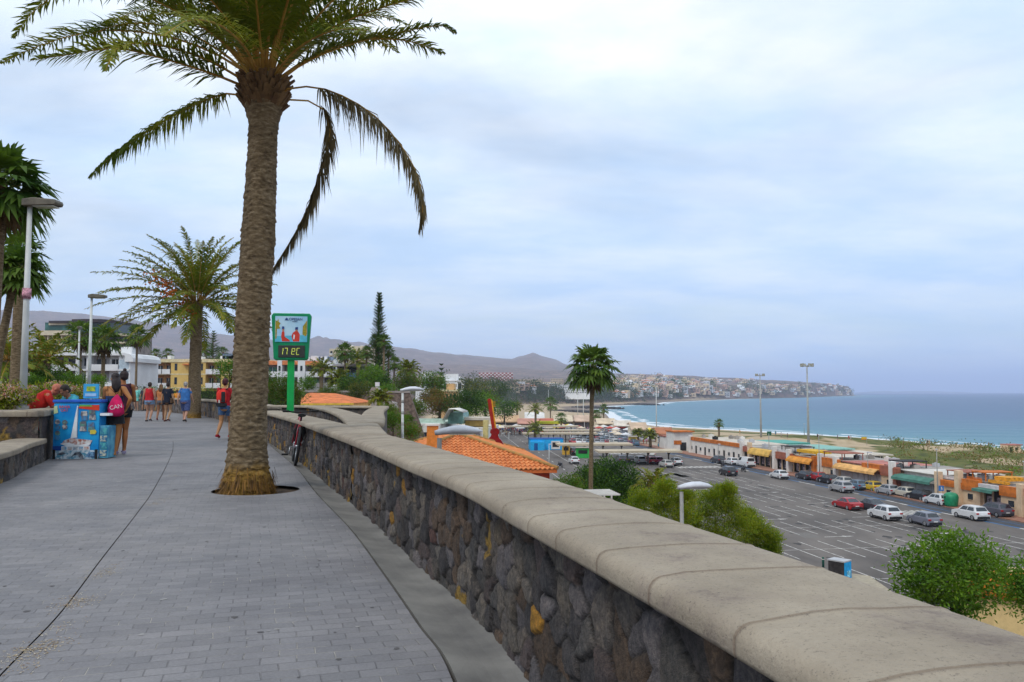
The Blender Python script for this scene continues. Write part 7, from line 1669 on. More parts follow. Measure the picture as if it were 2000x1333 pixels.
for (a, c, k) in ((-.92, .66, 0), (-.6, .65, 1), (-.9, .56, 2), (-.6, .57, 0), (-.9, .46, 1), (-.9, .38, 2)):
    b = MB(); b.tube([((a + .11) * wS / 2, -.010, c * hS), ((a + .11) * wS / 2, -.017, c * hS)], .05, 12, up=(1, 0, 0)); b.build('print', photo('pic%d' % k), bp_)
pc('print', mat('print_yellow', (.66, .55, .08)), [(.62, .44), (.84, .44), (.9, .48), (.84, .52), (.62, .51)], -.02); pc('print', mat('lime_p', (.45, .55, .3)), [(-.98, .80), (-.8, .82), (-.84, .95), (-.98, .93)], -.014)
txt('BAHIA', .075, (-.52 * wS / 2, -.02, .925 * hS), mat('txt_red', (.62, .04, .01)), bp_, ext=.002); txt('CAT', .075, (-.52 * wS / 2, -.02, .865 * hS), mat('txt_red', ()), bp_, ext=.002)
b = MB(); b.box((wS / 2 + .085, .22, hS * .30), (.17, .40, hS * .58)); b.build('side_rack', st_cy, e, bevel=.01)
for k in range(4): b = MB(); b.box((wS / 2 + .085, .012, hS * (.10 + .13 * k)), (.13, .01, hS * .10)); b.build('leaflet', photo('leaf%d' % (k % 2), (.10, .42, .42) if k % 2 else (.5, .52, .4), (.03, .15, .3)), e)
b = MB(); b.box((wS / 2 + .10, .16, hS * .79), (.18, .34, .05)); b.build('leaflet_pile', printw, e)
nz0, nz1 = zpx(779, D1) , zpx(750, D1); b = MB(); b.box((.12, .35, (nz0 + nz1) / 2 - .0), (.30, .03, nz1 - nz0)); nb = b.build('notice', mat('notice_blue', (.05, .35, .62)), e)
b = MB(); b.box((.12, .33, nz0 + (nz1 - nz0) * .66), (.17, .01, .10)); b.build('print', photo('pineapple', (.5, .55, .05), (.15, .3, .05)), nb); b = MB(); b.box((.12, .35, nz0 - .06), (.03, .03, .12)); b.build('post', pole_g, nb); b = MB(); b.box((.12, .33, nz0 + (nz1 - nz0) * .25), (.22, .01, .06)); b.build('print', mat('pale_blue_p', (.35, .55, .7)), nb)

# ================================================================== bicycle by the wall
gb = G(568, 911); bh = math.atan2(1.0, -.30); e = empty('bicycle', (gb.x, gb.y + .30, 0), bh, 'red and black mountain bicycle leaning at the parapet, seen from behind', 'bicycle')
bk = mat('tyre_black', (.02, .02, .022), rough=.7, var=.3, scale=9); redb = mat('bike_red', (.26, .008, .02), rough=.3); met = mat('bike_metal', (.35, .36, .38), rough=.3, metal=.8); gripm = mat('grip', (.015, .015, .015))
TL = R(-7)
def tl(p): x, y, z = p; return (x, y * math.cos(TL) - z * math.sin(TL) * -1 * 0 + z * math.sin(-TL) * -1, z * math.cos(TL))
def bt(nm, m, pts, r, parent=e, n=8): b = MB(); b.tube([tl(p) for p in pts], r, n); return b.build(nm, m, parent)
RW = .34
for nm, xw in (('wheel', 0.0), ('wheel', 1.06)):
    b = MB(); b.tube([tl((xw + RW * math.cos(a), 0, RW + RW * math.sin(a))) for a in [k * math.pi / 14 for k in range(29)]], .028, 8); wh = b.build(nm, bk, e)
    b = MB(); b.tube([tl((xw + (RW - .035) * math.cos(a), 0, RW + (RW - .035) * math.sin(a))) for a in [k * math.pi / 14 for k in range(29)]], .012, 6); b.build('rim', met, wh)
    b = MB(); b.tube([tl((xw, -.05, RW)), tl((xw, .05, RW))], .025, 8)
    for k in range(14): a = k * math.pi / 7; b.tube([tl((xw, .02 * (-1) ** k, RW)), tl((xw + (RW - .04) * math.cos(a), 0, RW + (RW - .04) * math.sin(a)))], .002, 4)
    b.build('spokes', met, wh)
bt('frame', redb, [(.42, 0, .30), (.22, 0, .86)], .02); bt('frame', redb, [(.42, 0, .30), (.88, 0, .74)], .026); bt('frame', redb, [(.25, 0, .74), (.86, 0, .84)], .02); bt('frame', redb, [(.0, .04, RW), (.42, .03, .30)], .012); bt('frame', redb, [(0, -.05, RW), (.24, -.02, .74)], .015); bt('frame', redb, [(0, .05, RW), (.24, .02, .74)], .015)
bt('fork', redb, [(1.06, .06, RW), (.96, .05, .66), (.88, .0, .86), (.86, 0, .95)], .018); bt('fork', redb, [(1.06, -.06, RW), (.96, -.05, .66), (.88, 0, .86)], .018)
bt('handlebar', gripm, [(.80, -.32, .97), (.85, -.12, .95), (.85, .12, .95), (.80, .32, .97)], .014); bt('grip', gripm, [(.79, -.34, .97), (.81, -.22, .965)], .022); bt('grip', gripm, [(.79, .34, .97), (.81, .22, .965)], .022)
b = MB(); b.tube([tl((.08, 0, .90)), tl((.16, 0, .915)), tl((.32, 0, .90))], [.075, .07, .02], 10, ry=[.03, .03, .015], up=(0, 1, 0)); b.build('saddle', gripm, e); bt('seat_post', gripm, [(.20, 0, .72), (.18, 0, .9)], .014)
bt('crank', met, [(.42, .06, .30), (.42, .12, .30), (.35, .13, .17)], .011); b = MB(); b.box(tl((.34, .20, .17)), (.09, .12, .03)); b.build('pedal', gripm, e); bt('crank', met, [(.42, -.06, .30), (.49, -.12, .43)], .011); b = MB(); b.box(tl((.49, -.17, .43)), (.09, .12, .03)); b.build('pedal', gripm, e)
b = MB(); b.tube([tl((.42, .05, .30)), tl((.42, .06, .30))], .09, 16); b.build('chainring', met, e)
b = MB(); b.box(tl((.02, 0, .70)), (.08, .04, .05)); b.build('rear_light', mat('rear_red', (.4, .01, .01)), e)
for k in (-1, 1): b = MB(); b.tube([tl((.10, .05 * k, .42)), tl((.16, .09 * k, .60)), tl((.14, .05 * k, .74))], [.02, .035, .015], 6); b.build('mudguard_stay', gripm, e)

# ================================================================== cars
tyre = mat('car_tyre', (.018, .018, .018), rough=.8); rimm = mat('car_rim', (.40, .40, .42), rough=.35, metal=.6); cglass = mat('car_glass', (.015, .02, .025), rough=.06, spec=.7); tail_m = mat('tail_light', (.35, .01, .01), rough=.25); headm = mat('headlight', (.6, .62, .62), rough=.15); trimb = mat('car_trim', (.02, .02, .022), rough=.5); platem = mat('plate', (.6, .6, .58))
KP = {'hatch': dict(L=4.0, W=1.75, H=1.47, belt=.92, hood=.92, nose=.70, hx=.95, wx=1.65, rx=3.72, rt=3.35, tail=.98, wb=(.78, 3.28), g=.17),
      'sedan': dict(L=4.5, W=1.78, H=1.43, belt=.92, hood=.88, nose=.66, hx=1.15, wx=1.95, rx=3.95, rt=3.15, tail=.98, wb=(.86, 3.6), g=.16),
      'suv': dict(L=4.3, W=1.82, H=1.62, belt=1.03, hood=1.03, nose=.82, hx=1.0, wx=1.7, rx=4.10, rt=3.75, tail=1.08, wb=(.82, 3.5), g=.22),
      'van': dict(L=4.9, W=1.92, H=1.95, belt=1.12, hood=1.15, nose=.85, hx=.55, wx=1.25, rx=4.85, rt=4.75, tail=1.2, wb=(.85, 3.9), g=.2)}
CARC = {'white': (.62, .62, .62), 'red': (.36, .015, .02), 'darkgrey': (.045, .045, .055), 'grey': (.16, .165, .20), 'charcoal': (.085, .08, .10), 'silver': (.36, .36, .37), 'black': (.02, .02, .024), 'yellow': (.58, .38, .02), 'blue': (.10, .17, .24), 'maroon': (.20, .01, .07), 'beige': (.50, .46, .38), 'pearl': (.46, .45, .42)}
def car_mesh_parts(kind, colr, far=False):
    k = KP[kind]; L_, W, H = k['L'], k['W'], k['H']; bm_ = mat('car_' + colr, CARC[colr], rough=.28, spec=.5, var=.04); hw_c = W / 2
    e = None if far else empty('parked_car', (0, 0, 0)); X = lambda x: L_ / 2 - x      # x measured back from the nose
    low = []; g = k['g']; r = .34
    pts = [(0.02, g + .12), (0, k['nose'] - .15), (.12, k['nose']), (k['hx'] * .5, k['hood'] - .06), (k['hx'], k['hood']), (k['rx'], k['tail']), (L_ - .10, k['tail'] - .04), (L_, k['tail'] - .35), (L_ - .02, g + .15), (L_ - .12, g)]
    for wx_ in reversed(k['wb']):
        pts.append((wx_ + r + .05, g))
        for a in range(15, 180, 30): pts.append((wx_ + (r + .05) * math.cos(R(a)), g + .02 + (r + .04) * math.sin(R(a))))
        pts.append((wx_ - r - .05, g))
    pts.append((.12, g))
    b = MB(); b.extr([(X(p[0]), p[1]) for p in pts], (0, -hw_c, 0), (1, 0, 0), (0, 0, 1), (0, 1, 0), W, 0)
    # cabin
    bz, wt_, rt, rx, hx = k['belt'], k['wx'], k['rt'], k['rx'], k['hx']; tz = k['tail']; wi = hw_c - .06; wr = hw_c - .25
    lo_ = [(hx, k['hood']), (rx, tz)]; A = lambda x, y, z: (X(x), y, z)
    v = [A(hx + .02, -wi, k['hood']), A(rx, -wi, tz), A(rt, -wr, H - .03), A(wt_, -wr, H - .03), A(hx + .02, wi, k['hood']), A(rx, wi, tz), A(rt, wr, H - .03), A(wt_, wr, H - .03)]
    b.add(v, [(0, 1, 2, 3), (7, 6, 5, 4), (0, 3, 7, 4), (1, 5, 6, 2)], 0); mx = (wt_ + rt) / 2
    b.add([A(wt_, -wr, H - .03), A(mx, -wr, H), A(rt, -wr, H - .03), A(wt_, wr, H - .03), A(mx, wr, H), A(rt, wr, H - .03), A(mx, 0, H + .03), A(wt_, 0, H), A(rt, 0, H)], [(0, 1, 6, 7), (1, 2, 8, 6), (7, 6, 4, 3), (6, 8, 5, 4)], 0)
    gl = MB() if not far else b; gi = 0 if not far else 1
    def lerp(a, c, t): return tuple(a[i] + (c[i] - a[i]) * t for i in range(3))
    def pane(q, m0=.06, m1=.94, n0=.12, n1=.9, o=(0, 0, 0)):
        a, bb, c, dd_ = q; f = lambda u, v_: lerp(lerp(a, bb, u), lerp(dd_, c, u), v_); qs = [tuple(f(u, v_)[i] + o[i] for i in range(3)) for u, v_ in ((m0, n0), (m1, n0), (m1, n1), (m0, n1))]; gl.add(qs, [(0, 1, 2, 3)], gi)
    for s_ in (0, 4):
        q = (v[s_ + 0], v[s_ + 1], v[s_ + 2], v[s_ + 3]); oy = -.012 if s_ == 0 else .012
        if kind == 'van': pane(q, .04, .30, .1, .88, (0, oy, 0.01))
        else: pane(q, .10, .48, .10, .88, (0, oy, .005)); pane(q, .52, .90, .10, .88, (0, oy, .005))
    pane((v[0], v[4], v[7], v[3]), .06, .94, .06, .93, (.012, 0, .008)); pane((v[5], v[1], v[2], v[6]), .07, .93, .12, .9, (-.012, 0, .008))
    if far:
        for wx_ in k['wb']:
            for s_ in (-1, 1): b.tube([(X(wx_), s_ * (hw_c - .2), r - .01), (X(wx_), s_ * (hw_c + .005), r - .01)], r - .01, 8, 2)
        b.box((X(L_) - .005, -hw_c + .2, k['tail'] - .22), (.03, .3, .16), mi=3); b.box((X(L_) - .005, hw_c - .2, k['tail'] - .22), (.03, .3, .16), mi=3)
        return b.build('parked_car', [bm_, cglass, tyre, tail_m])
    bo = b.build('body', bm_, e, bevel=.05); gl.build('windows', cglass, e)
    b = MB()
    for s_ in (-1, 1): b.box((0, s_ * (hw_c + .005), g + .10), (L_ * .42, .03, .12))
    b.build('sill_trim', trimb, e); b = MB(); b.box((X(L_) - .01, 0, g + .2), (.05, W * .86, .26)); b.build('rear_bumper', trimb, e); b = MB(); b.box((X(0) + .0, 0, g + .2), (.05, W * .8, .22)); b.build('front_bumper', trimb, e); b = MB(); b.box((X(.02) + .0, 0, k['nose'] - .12), (.04, W * .5, .10)); b.build('grille', trimb, e)
    for s_ in (-1, 1):
        b = MB(); b.box((X(L_) + .02, s_ * (hw_c - .17), k['tail'] - .20), (.12, .32, .17)); b.build('taillight', tail_m, e, bevel=.02)
        b = MB(); b.box((X(.12), s_ * (hw_c - .20), k['nose'] - .06), (.22, .34, .13)); b.build('headlight', headm, e, bevel=.02)
        b = MB(); b.box((X(hx + .45), s_ * (hw_c + .06), bz + .06), (.12, .16, .12)); b.build('mirror', bm_, e, bevel=.02)
    b = MB(); b.box((X(L_) - .035, 0, g + .42), (.02, .5, .11)); b.build('number_plate', platem, e)
    for wx_ in k['wb']:
        for s_ in (-1, 1):
            b = MB(); b.tube([(X(wx_), s_ * (hw_c - .21), r), (X(wx_), s_ * (hw_c - .01), r)], r, 16); w_ = b.build('wheel', tyre, e)
            b = MB(); b.tube([(X(wx_), s_ * (hw_c - .02), r), (X(wx_), s_ * (hw_c + .004), r)], .21, 10); b.build('rim', rimm, w_)
    return e
CC = {}
def put_car(px, py, kind, colr, label, rz=None, far=False, group='cars in the parking lot', up=0.0):
    key = (kind, colr, far); 
    if key in CC: o = CC[key].copy() if far else copy_tree(CC[key]); 
    else: o = CC[key] = car_mesh_parts(kind, colr, far)
    if far and o.name not in C.objects: C.objects.link(o)
    g = G(px, py, LOT + up); o.location = (g.x, g.y, LOT + up + .02); o.rotation_euler = (0, 0, FR if rz is None else rz)
    o['label'] = label; o['category'] = 'car' if kind != 'van' else 'van'; o['group'] = group; return o
KG = 'cars parked along the shop kerb'
for a in ((1655, 994, 'sedan', 'red', 'dark red saloon beside the dark grey one in mid lot'), (1701, 996, 'sedan', 'darkgrey', 'dark grey saloon right of the red one in mid lot'), (1728, 1014, 'suv', 'white', 'white crossover with black roof in mid lot'), (1805, 1025, 'hatch', 'grey', 'blue grey hatchback nearest to the lower right tree'), (1896, 1014, 'suv', 'white', 'white crossover beside the green recycling container'),
          (1943, 1008, 'suv', 'charcoal', 'charcoal crossover parked before the dark glazed shopfront', None, False, KG), (1832, 986, 'hatch', 'white', 'white hatchback with black side trim next to the green container', None, False, KG), (1797, 977, 'hatch', 'black', 'black hatchback before the green awning', None, False, KG), (1767, 971, 'hatch', 'beige', 'pale beige car behind the black one at the kerb', None, False, KG), (1734, 966, 'hatch', 'silver', 'silver hatchback next behind the yellow one', None, False, KG),
          (1703, 959, 'hatch', 'yellow', 'yellow hatchback at the kerb before the pink roofed shop', None, False, KG), (1673, 956, 'hatch', 'blue', 'blue grey hatchback left of the yellow one', None, False, KG), (1643, 961, 'suv', 'silver', 'silver crossover driving beside the parked row'), (1646, 949, 'hatch', 'pearl', 'white car parked behind the moving silver crossover', None, False, KG), (1618, 944, 'hatch', 'black', 'black hatchback right of the bright red one', None, False, KG),
          (1597, 939, 'hatch', 'red', 'bright red hatchback before the white pillars', None, False, KG), (1573, 936, 'hatch', 'darkgrey', 'dark hatchback left of the bright red one', None, False, KG), (1522, 935, 'hatch', 'white', 'white hatchback driving past the orange awning'), (1422, 929, 'suv', 'black', 'black crossover alone in the far middle of the lot'), (1457, 912, 'van', 'white', 'white delivery van before the mustard awning', None, False, KG),
          (1429, 908, 'hatch', 'white', 'white hatchback left of the delivery van', None, False, KG), (1403, 905, 'suv', 'darkgrey', 'dark crossover left of the white hatchback and van', None, False, KG), (1301, 913, 'hatch', 'pearl', 'pale car in front of the magenta one by the car shelter'), (1319, 908, 'hatch', 'white', 'white car right of the nearest car shelter end'), (1284, 906, 'hatch', 'maroon', 'magenta car under the nearest car shelter'), (1249, 906, 'suv', 'silver', 'silver car under the nearest car shelter'),
          (1229, 904, 'hatch', 'black', 'black car under the nearest car shelter'), (1212, 904, 'suv', 'charcoal', 'charcoal car at the left end of the nearest car shelter'), (1121, 906, 'hatch', 'white', 'white car driving up the access road', R(96)), (1133, 890, 'hatch', 'white', 'white car parked at the green stand behind the tall palm'), (1120, 888, 'suv', 'darkgrey', 'dark car left of the white one at the green stand'), (1268, 893, 'hatch', 'pearl', 'pale car behind the nearest car shelter'), (1270, 906, 'hatch', 'red', 'red car under the nearest car shelter')):
    put_car(*a)
rs = random.Random(33); cols_ = ['white', 'white', 'silver', 'silver', 'grey', 'black', 'darkgrey', 'red', 'blue', 'pearl', 'maroon', 'beige']
FG = 'cars crowded at the far end of the lot'
for px, py, c in ((1338, 878, 'darkgrey'), (1348, 880, 'white'), (1358, 881, 'red'), (1369, 884, 'white'), (1378, 886, 'pearl'), (1386, 888, 'red'), (1397, 891, 'silver'), (1412, 895, 'white')):
    put_car(px, py, 'hatch', c, {'darkgrey': 'dark', 'pearl': 'cream'}.get(c, c) + ' car in the kerb row before the long white shop building', far=True, group=KG)
n_f = 0
cnames = {'darkgrey': 'dark grey', 'pearl': 'cream', 'maroon': 'magenta', 'blue': 'blue grey'}
for (x0, x1, y0, y1, rows, step, wh) in ((1118, 1240, 849, 870, 6, 9, 'in the rows right of the blue building'), (1105, 1235, 843, 848, 2, 8.5, 'in the rows under the far pale shelters'), (968, 1050, 839, 842, 1, 9, 'beside the road left of the date palms'), (1236, 1300, 857, 864, 2, 10, 'in front of the crowded beach walk')):
    for r_ in range(rows):
        yy = y0 + (y1 - y0) * (r_ + .5) / rows; px = x0 + rs.uniform(0, 5)
        while px < x1:
            if rs.random() < .9:
                c = rs.choice(cols_); put_car(px + rs.uniform(-.8, .8), yy + (px - x0) * .02, rs.choice(['hatch', 'hatch', 'suv', 'sedan']), c, cnames.get(c, c) + ' car ' + wh, far=True, group=FG, rz=FR + rs.uniform(-.05, .05) + (math.pi if rs.random() < .4 else 0))
            px += step
# motorbikes
def moto(px, py, label, rz=FR):
    g = G(px, py, LOT); e = empty('motorbike', (g.x, g.y, LOT), rz, label, 'motorbike', 'motorbikes standing in the lot')
    for x in (-.7, .7):
        b = MB(); b.tube([(x + .27 * math.cos(a), 0, .3 + .27 * math.sin(a)) for a in [k * math.pi / 7 for k in range(15)]], .06, 6); b.build('wheel', tyre, e)
    b = MB(); b.tube([(-.75, 0, .7), (-.3, 0, .8), (.1, 0, .75), (.4, 0, .95), (.7, 0, .35)], [.08, .14, .16, .12, .05], 8); b.box((0, 0, .45), (.5, .3, .4)); b.build('body', mat('moto_dark', (.04, .04, .05), rough=.3), e)
    b = MB(); b.tube([(.35, -.35, 1.1), (.45, 0, 1.05), (.35, .35, 1.1)], .025, 6); b.build('handlebar', trimb, e); b = MB(); b.box((-.35, 0, .88), (.6, .26, .10)); b.build('seat', trimb, e, bevel=.03)
moto(1452, 922, 'motorbike on the asphalt before the white van'); moto(1412, 913, 'motorbike left of the white hatchback near the van'); moto(1366, 888, 'motorbike at the head of the far kerb row'); moto(1094, 913, 'dark motorbike beside the tiled house corner', R(120)); moto(1352, 884, 'far motorbike beside the kerb row')
# bright stands behind the tall palm
for px0, px1, y0, y1, d, c, lb in ((1125, 1150, 872, 888, 189, (.03, .36, .06), 'bright green stand under the shelter behind the tall palm'), (1098, 1112, 866, 878, 199, (.62, .36, .04), 'orange yellow stall under the second car shelter'), (1228, 1243, 857, 869, 236, (.62, .46, .10), 'yellow kiosk at the edge of the far cars')):
    o, w = frame(px0, px1, d, y1); e = empty('stand', (o.x, d, LOT), 0, lb, 'stand'); bx(e, 'body', mat('stand_%d' % px0, c, var=.15), 0, w, 0, 2, 0, 2.3); bx(e, 'roof', whiteroof, -.2, w + .2, -.4, 2.2, 2.3, 2.45); bx(e, 'counter', darkin, w * .15, w * .85, -.05, .02, 1.0, 1.8)
# ================================================================== people
def mirror(j): return {k: (Vector(v)) for k, v in j.items()}
BASE = dict(head=(0, .01, 1.585), neck=(0, -.01, 1.43), chest=(0, -.02, 1.26), waist=(0, -.01, 1.06), pelvis=(0, -.01, .93),
            shL=(-.175, -.02, 1.385), shR=(.175, -.02, 1.385), elL=(-.235, -.05, 1.11), elR=(.235, -.05, 1.11), wrL=(-.25, .04, .875), wrR=(.25, .04, .875),
            hipL=(-.09, 0, .90), hipR=(.09, 0, .90), knL=(-.10, .02, .49), knR=(.10, .02, .49), anL=(-.10, -.02, .085), anR=(.10, -.02, .085), toL=(-.12, .15, .03), toR=(.12, .15, .03))
def flesh(name, col): return mat(name, col, rough=.6, scale=3, var=.10, spec=.35)
def cloth(name, col, **k): k.setdefault('var', .22); k.setdefault('scale', 5); return mat(name, col, rough=.9, **k)
def person(px, py_foot, py_top, rz, label, pose=None, skin=(.36, .17, .09), hair=(.02, .014, .01), hairstyle='short', top=None, bottom=None, shoes=(.03, .03, .03), extra=None, build=1.0, vox=.011, group=None, loc=None, hgt=None, fingers=True, bald=False):
    J = {k: Vector(v) for k, v in BASE.items()}
    for k, v in (pose or {}).items(): J[k] = Vector(v)
    g = G(px, py_foot) if loc is None else Vector(loc)
    H = hgt if hgt is not None else (py_foot - py_top) / F_PX * g.y; s = H / 1.70
    e = empty('person', (g.x, g.y, g.z if loc is not None else 0), rz, label, 'person', group); e.scale = (s, s, s)
    sk = flesh('skin_%d' % int(skin[0] * 1000 + skin[1] * 100), skin); B_ = MB(); w = build
    def cap(pts, rad, ry=None, up=None, n=12):
        B_.tube(pts, rad, n, ry=ry, up=up)
        for p, r in ((pts[0], rad[0]), (pts[-1], rad[-1])): B_.sphere(tuple(p), r * .98, 10, 6)
    X1 = (1, 0, 0)
    B_.tube([J['pelvis'] - Vector((0, 0, .06)), J['pelvis'], J['waist'], J['chest'] - Vector((0, 0, .06)), J['chest'] + Vector((0, 0, .04)), (J['chest'] + J['neck']) / 2 + Vector((0, 0, .03)), J['neck']],
            [.13 * w, .158 * w, .128 * w, .15 * w, .165, .145, .06], 18, ry=[.10 * w, .115 * w, .092 * w, .105 * w, .105, .085, .055], up=X1)
    B_.sphere(tuple(J['pelvis'] + Vector((0, -.035, -.05))), (.15 * w, .115 * w, .11), 12, 8)
    for a in 'LR':
        sx = -1 if a == 'L' else 1; sh, el, wr, hp, kn, an, to = (J[q + a] for q in ('sh', 'el', 'wr', 'hip', 'kn', 'an', 'to'))
        cap([J['neck'] + (J['chest'] - J['neck']) * .25, sh], [.055, .056]); cap([sh, sh.lerp(el, .35), el], [.056 * w, .049 * w, .039]); cap([el, el.lerp(wr, .3), wr], [.039, .040, .026])
        cap([hp, hp.lerp(kn, .4), kn], [.092 * w, .078 * w, .055]); cap([kn, kn.lerp(an, .35), an.lerp(kn, .12), an], [.055, .057, .038, .036])
        cap([an, an.lerp(to, .5) - Vector((0, 0, .012)), to], [.036, .034, .026]); B_.sphere(tuple(an + (an - to) * .18 - Vector((0, 0, .03))), .032, 8, 6)
        d = (wr - el).normalized(); side_ = Vector((0, 1, 0)) - d * d.y; side_ = side_.normalized() if side_.length > .1 else Vector((1, 0, 0)); pn = d.cross(side_)
        pal_ = wr + d * .045; B_.tube([wr, pal_, wr + d * .085], [.022, .036, .036], 8, ry=[.018, .015, .013], up=side_)
        if fingers:
            for q in range(4):
                r0 = wr + d * .08 + side_ * (.027 - .018 * q); ln = (.062, .072, .067, .052)[q]; cu = pn * (-sx) * (.010 + .004 * q)
                B_.tube([r0, r0 + d * ln * .5 + cu * .6, r0 + d * ln * .92 + cu * 2.2], [.0092, .0088, .0072], 6)
            r0 = wr + d * .03 + side_ * .026; B_.tube([r0, r0 + d * .025 + side_ * .022, r0 + d * .055 + side_ * .028], [.012, .011, .0085], 6)
    hd, nk = J['head'], J['neck']; up_ = (hd - nk).normalized(); hq = J.get('face', Vector((0, 1, 0))) if 'face' in J else Vector((0, 1, 0)); hq = (hq - up_ * hq.dot(up_)).normalized(); hr = up_.cross(hq) * -1
    cap([nk - up_ * .03, nk + up_ * .07], [.056, .052]); Q = lambda x, y, z: hd + hr * x + hq * y + up_ * z
    def blob(c, r, n=12, m=8):
        b0 = len(B_.v); B_.sphere((0, 0, 0), r, n, m)
        for i in range(b0, len(B_.v)): v = B_.v[i]; B_.v[i] = tuple(c + hr * v[0] + hq * v[1] + up_ * v[2])
    blob(Q(0, -.012, .03), (.076, .094, .088)); blob(Q(0, .028, -.035), (.058, .062, .072)); blob(Q(0, .098, -.015), (.013, .018, .022), 8, 6); blob(Q(0, .088, .022), (.045, .016, .010), 8, 6); blob(Q(0, .082, -.055), (.026, .012, .008), 8, 6); blob(Q(0, .075, -.092), (.022, .018, .016), 8, 6)
    for sx in (-1, 1): blob(Q(.078 * sx, -.005, -.008), (.010, .022, .032), 8, 6)
    body = B_.build('body', sk, e); rm = body.modifiers.new('r', 'REMESH'); rm.mode = 'VOXEL'; rm.voxel_size = vox; rm.use_smooth_shade = True
    sm_ = body.modifiers.new('s', 'SMOOTH'); sm_.factor = .5; sm_.iterations = 3
    b = MB()
    for sx in (-1, 1): b.sphere(tuple(Q(.032 * sx, .082, .004)), .010, 8, 6)
    b.build('eyes', mat('eye_dark', (.05, .04, .04), rough=.2), e)
    if not bald:
        hb = MB(); hm = mat('hair_%d' % int(hair[0] * 1000), hair, rough=.55, scale=20, var=.4, stretch=(1, 1, .2))
        def hblob(c, r, n=14, m=9):
            b0 = len(hb.v); hb.sphere((0, 0, 0), r, n, m)
            for i in range(b0, len(hb.v)): v = hb.v[i]; k_ = 1 + .06 * math.sin(v[0] * 90) * math.cos(v[2] * 60); hb.v[i] = tuple(c + hr * v[0] * k_ + hq * v[1] * k_ + up_ * v[2])
        hblob(Q(0, -.026, .045), (.086, .094, .090)); hblob(Q(0, -.045, -.005), (.080, .070, .075))
        if hairstyle == 'long': hb.tube([Q(0, -.05, .02), Q(0, -.085, -.09), Q(.0, -.085, -.20), Q(.01, -.07, -.30)], [.085, .092, .085, .03], 14, ry=[.06, .05, .04, .02], up=tuple(hr))
        if hairstyle == 'bun': hblob(Q(0, -.05, .135), (.038, .038, .045), 10, 7)
        if hairstyle == 'pony': hb.tube([Q(0, -.10, .06), Q(0, -.16, .03), Q(.01, -.15, -.10), Q(0, -.12, -.2)], [.03, .035, .028, .01], 10)
        o = hb.build('hair', hm, e)
    def legs_tube(m, z_end, rr, nm, t_to=.0, flare=1.0):
        c = MB(); c.tube([J['waist'] - Vector((0, 0, .05)), J['pelvis'], J['pelvis'] - Vector((0, 0, .09))], [.14 * w, .172 * w, .17 * w], 20, ry=[.118 * w, .158 * w, .160 * w], up=X1, cap=False)
        for a in 'LR':
            hp, kn = J['hip' + a], J['kn' + a]; an = J['an' + a]; st = [hp + Vector((0, 0, .02)), hp.lerp(kn, .3)]
            if z_end <= 1: st.append(hp.lerp(kn, z_end)); r_ = [.112 * w, .103 * w, rr * flare]
            else: st += [kn, kn.lerp(an, z_end - 1)]; r_ = [.108 * w, .095 * w, .075, .07]
            c.tube(st, r_, 16, cap=False)
        return c.build(nm, m, e)
    if bottom:
        kind, m = bottom
        if kind == 'shorts': legs_tube(m, .55, .102 * w, 'shorts')
        elif kind == 'bermuda': legs_tube(m, .97, .085 * w, 'shorts', flare=1.05)
        elif kind == 'hot': legs_tube(m, .34, .108 * w, 'shorts')
        elif kind == 'skirt':
            c = MB(); kk = (J['knL'] + J['knR']) / 2; c.tube([J['waist'] - Vector((0, 0, .05)), J['pelvis'], J['pelvis'].lerp(kk, .3), J['pelvis'].lerp(kk, .58)], [.135 * w, .175 * w, .19 * w, .205 * w], 22, ry=[.105 * w, .132 * w, .15 * w, .165 * w], up=X1, cap=False); c.build('skirt', m, e)
    if top:
        kind, m, *o_ = top; c = MB(); hem = (o_[0] if o_ else .0)
        lo = J['waist'] - Vector((0, 0, .10 + hem))
        ring = [lo, J['waist'], J['chest'] - Vector((0, 0, .06)), J['chest'] + Vector((0, 0, .05)), (J['chest'] + J['neck']) / 2 + Vector((0, 0, .045)), J['neck'] + Vector((0, 0, -.015))]
        if kind == 'halter': ring = [lo, J['waist'], J['chest'] - Vector((0, 0, .10)), J['chest'] - Vector((0, .0, .02))]; c.tube(ring, [.165 * w, .142 * w, .163 * w, .172], 20, ry=[.13 * w, .106 * w, .12 * w, .116], up=X1, cap=False)
        else:
            c.tube(ring, [.170 * w, .150 * w, .172 * w, .182, .155, .075], 20, ry=[.162 * w, .122 * w, .132 * w, .124, .10, .07], up=X1, cap=False)
            if kind != 'vest':
                for a in 'LR':
                    sh, el, wr = J['sh' + a], J['el' + a], J['wr' + a]; c.tube([J['neck'] + (J['chest'] - J['neck']) * .35, sh, sh.lerp(el, .5)] + ([sh.lerp(el, .62)] if kind == 'tee' else [el, wr]), [.062, .074, .066] + ([.066] if kind == 'tee' else [.054, .042]), 14, cap=False)
            else:
                for a in 'LR': sh = J['sh' + a]; c.tube([J['neck'] + (J['chest'] - J['neck']) * .35, sh.lerp(J['neck'], .12)], [.06, .068], 12)
        to_ = c.build('shirt' if kind != 'dress' else 'dress', m, e)
    if shoes:
        for a in 'LR':
            an, to = J['an' + a], J['to' + a]; c = MB(); dd = (to - an); dd.z = 0; dd.normalize(); c.tube([an - dd * .055 - Vector((0, 0, .05)), an + dd * .02 - Vector((0, 0, .03)), to - Vector((0, 0, -.01)), to + dd * .035], [.038, .046, .042, .018], 12, ry=[.035, .040, .030, .015], up=(1, 0, 0)); c.build('shoe', mat('shoe_%d' % int(shoes[0] * 999 + shoes[2] * 99), shoes, var=.2, scale=12), e)
    if extra: extra(e, J, w)
    return e
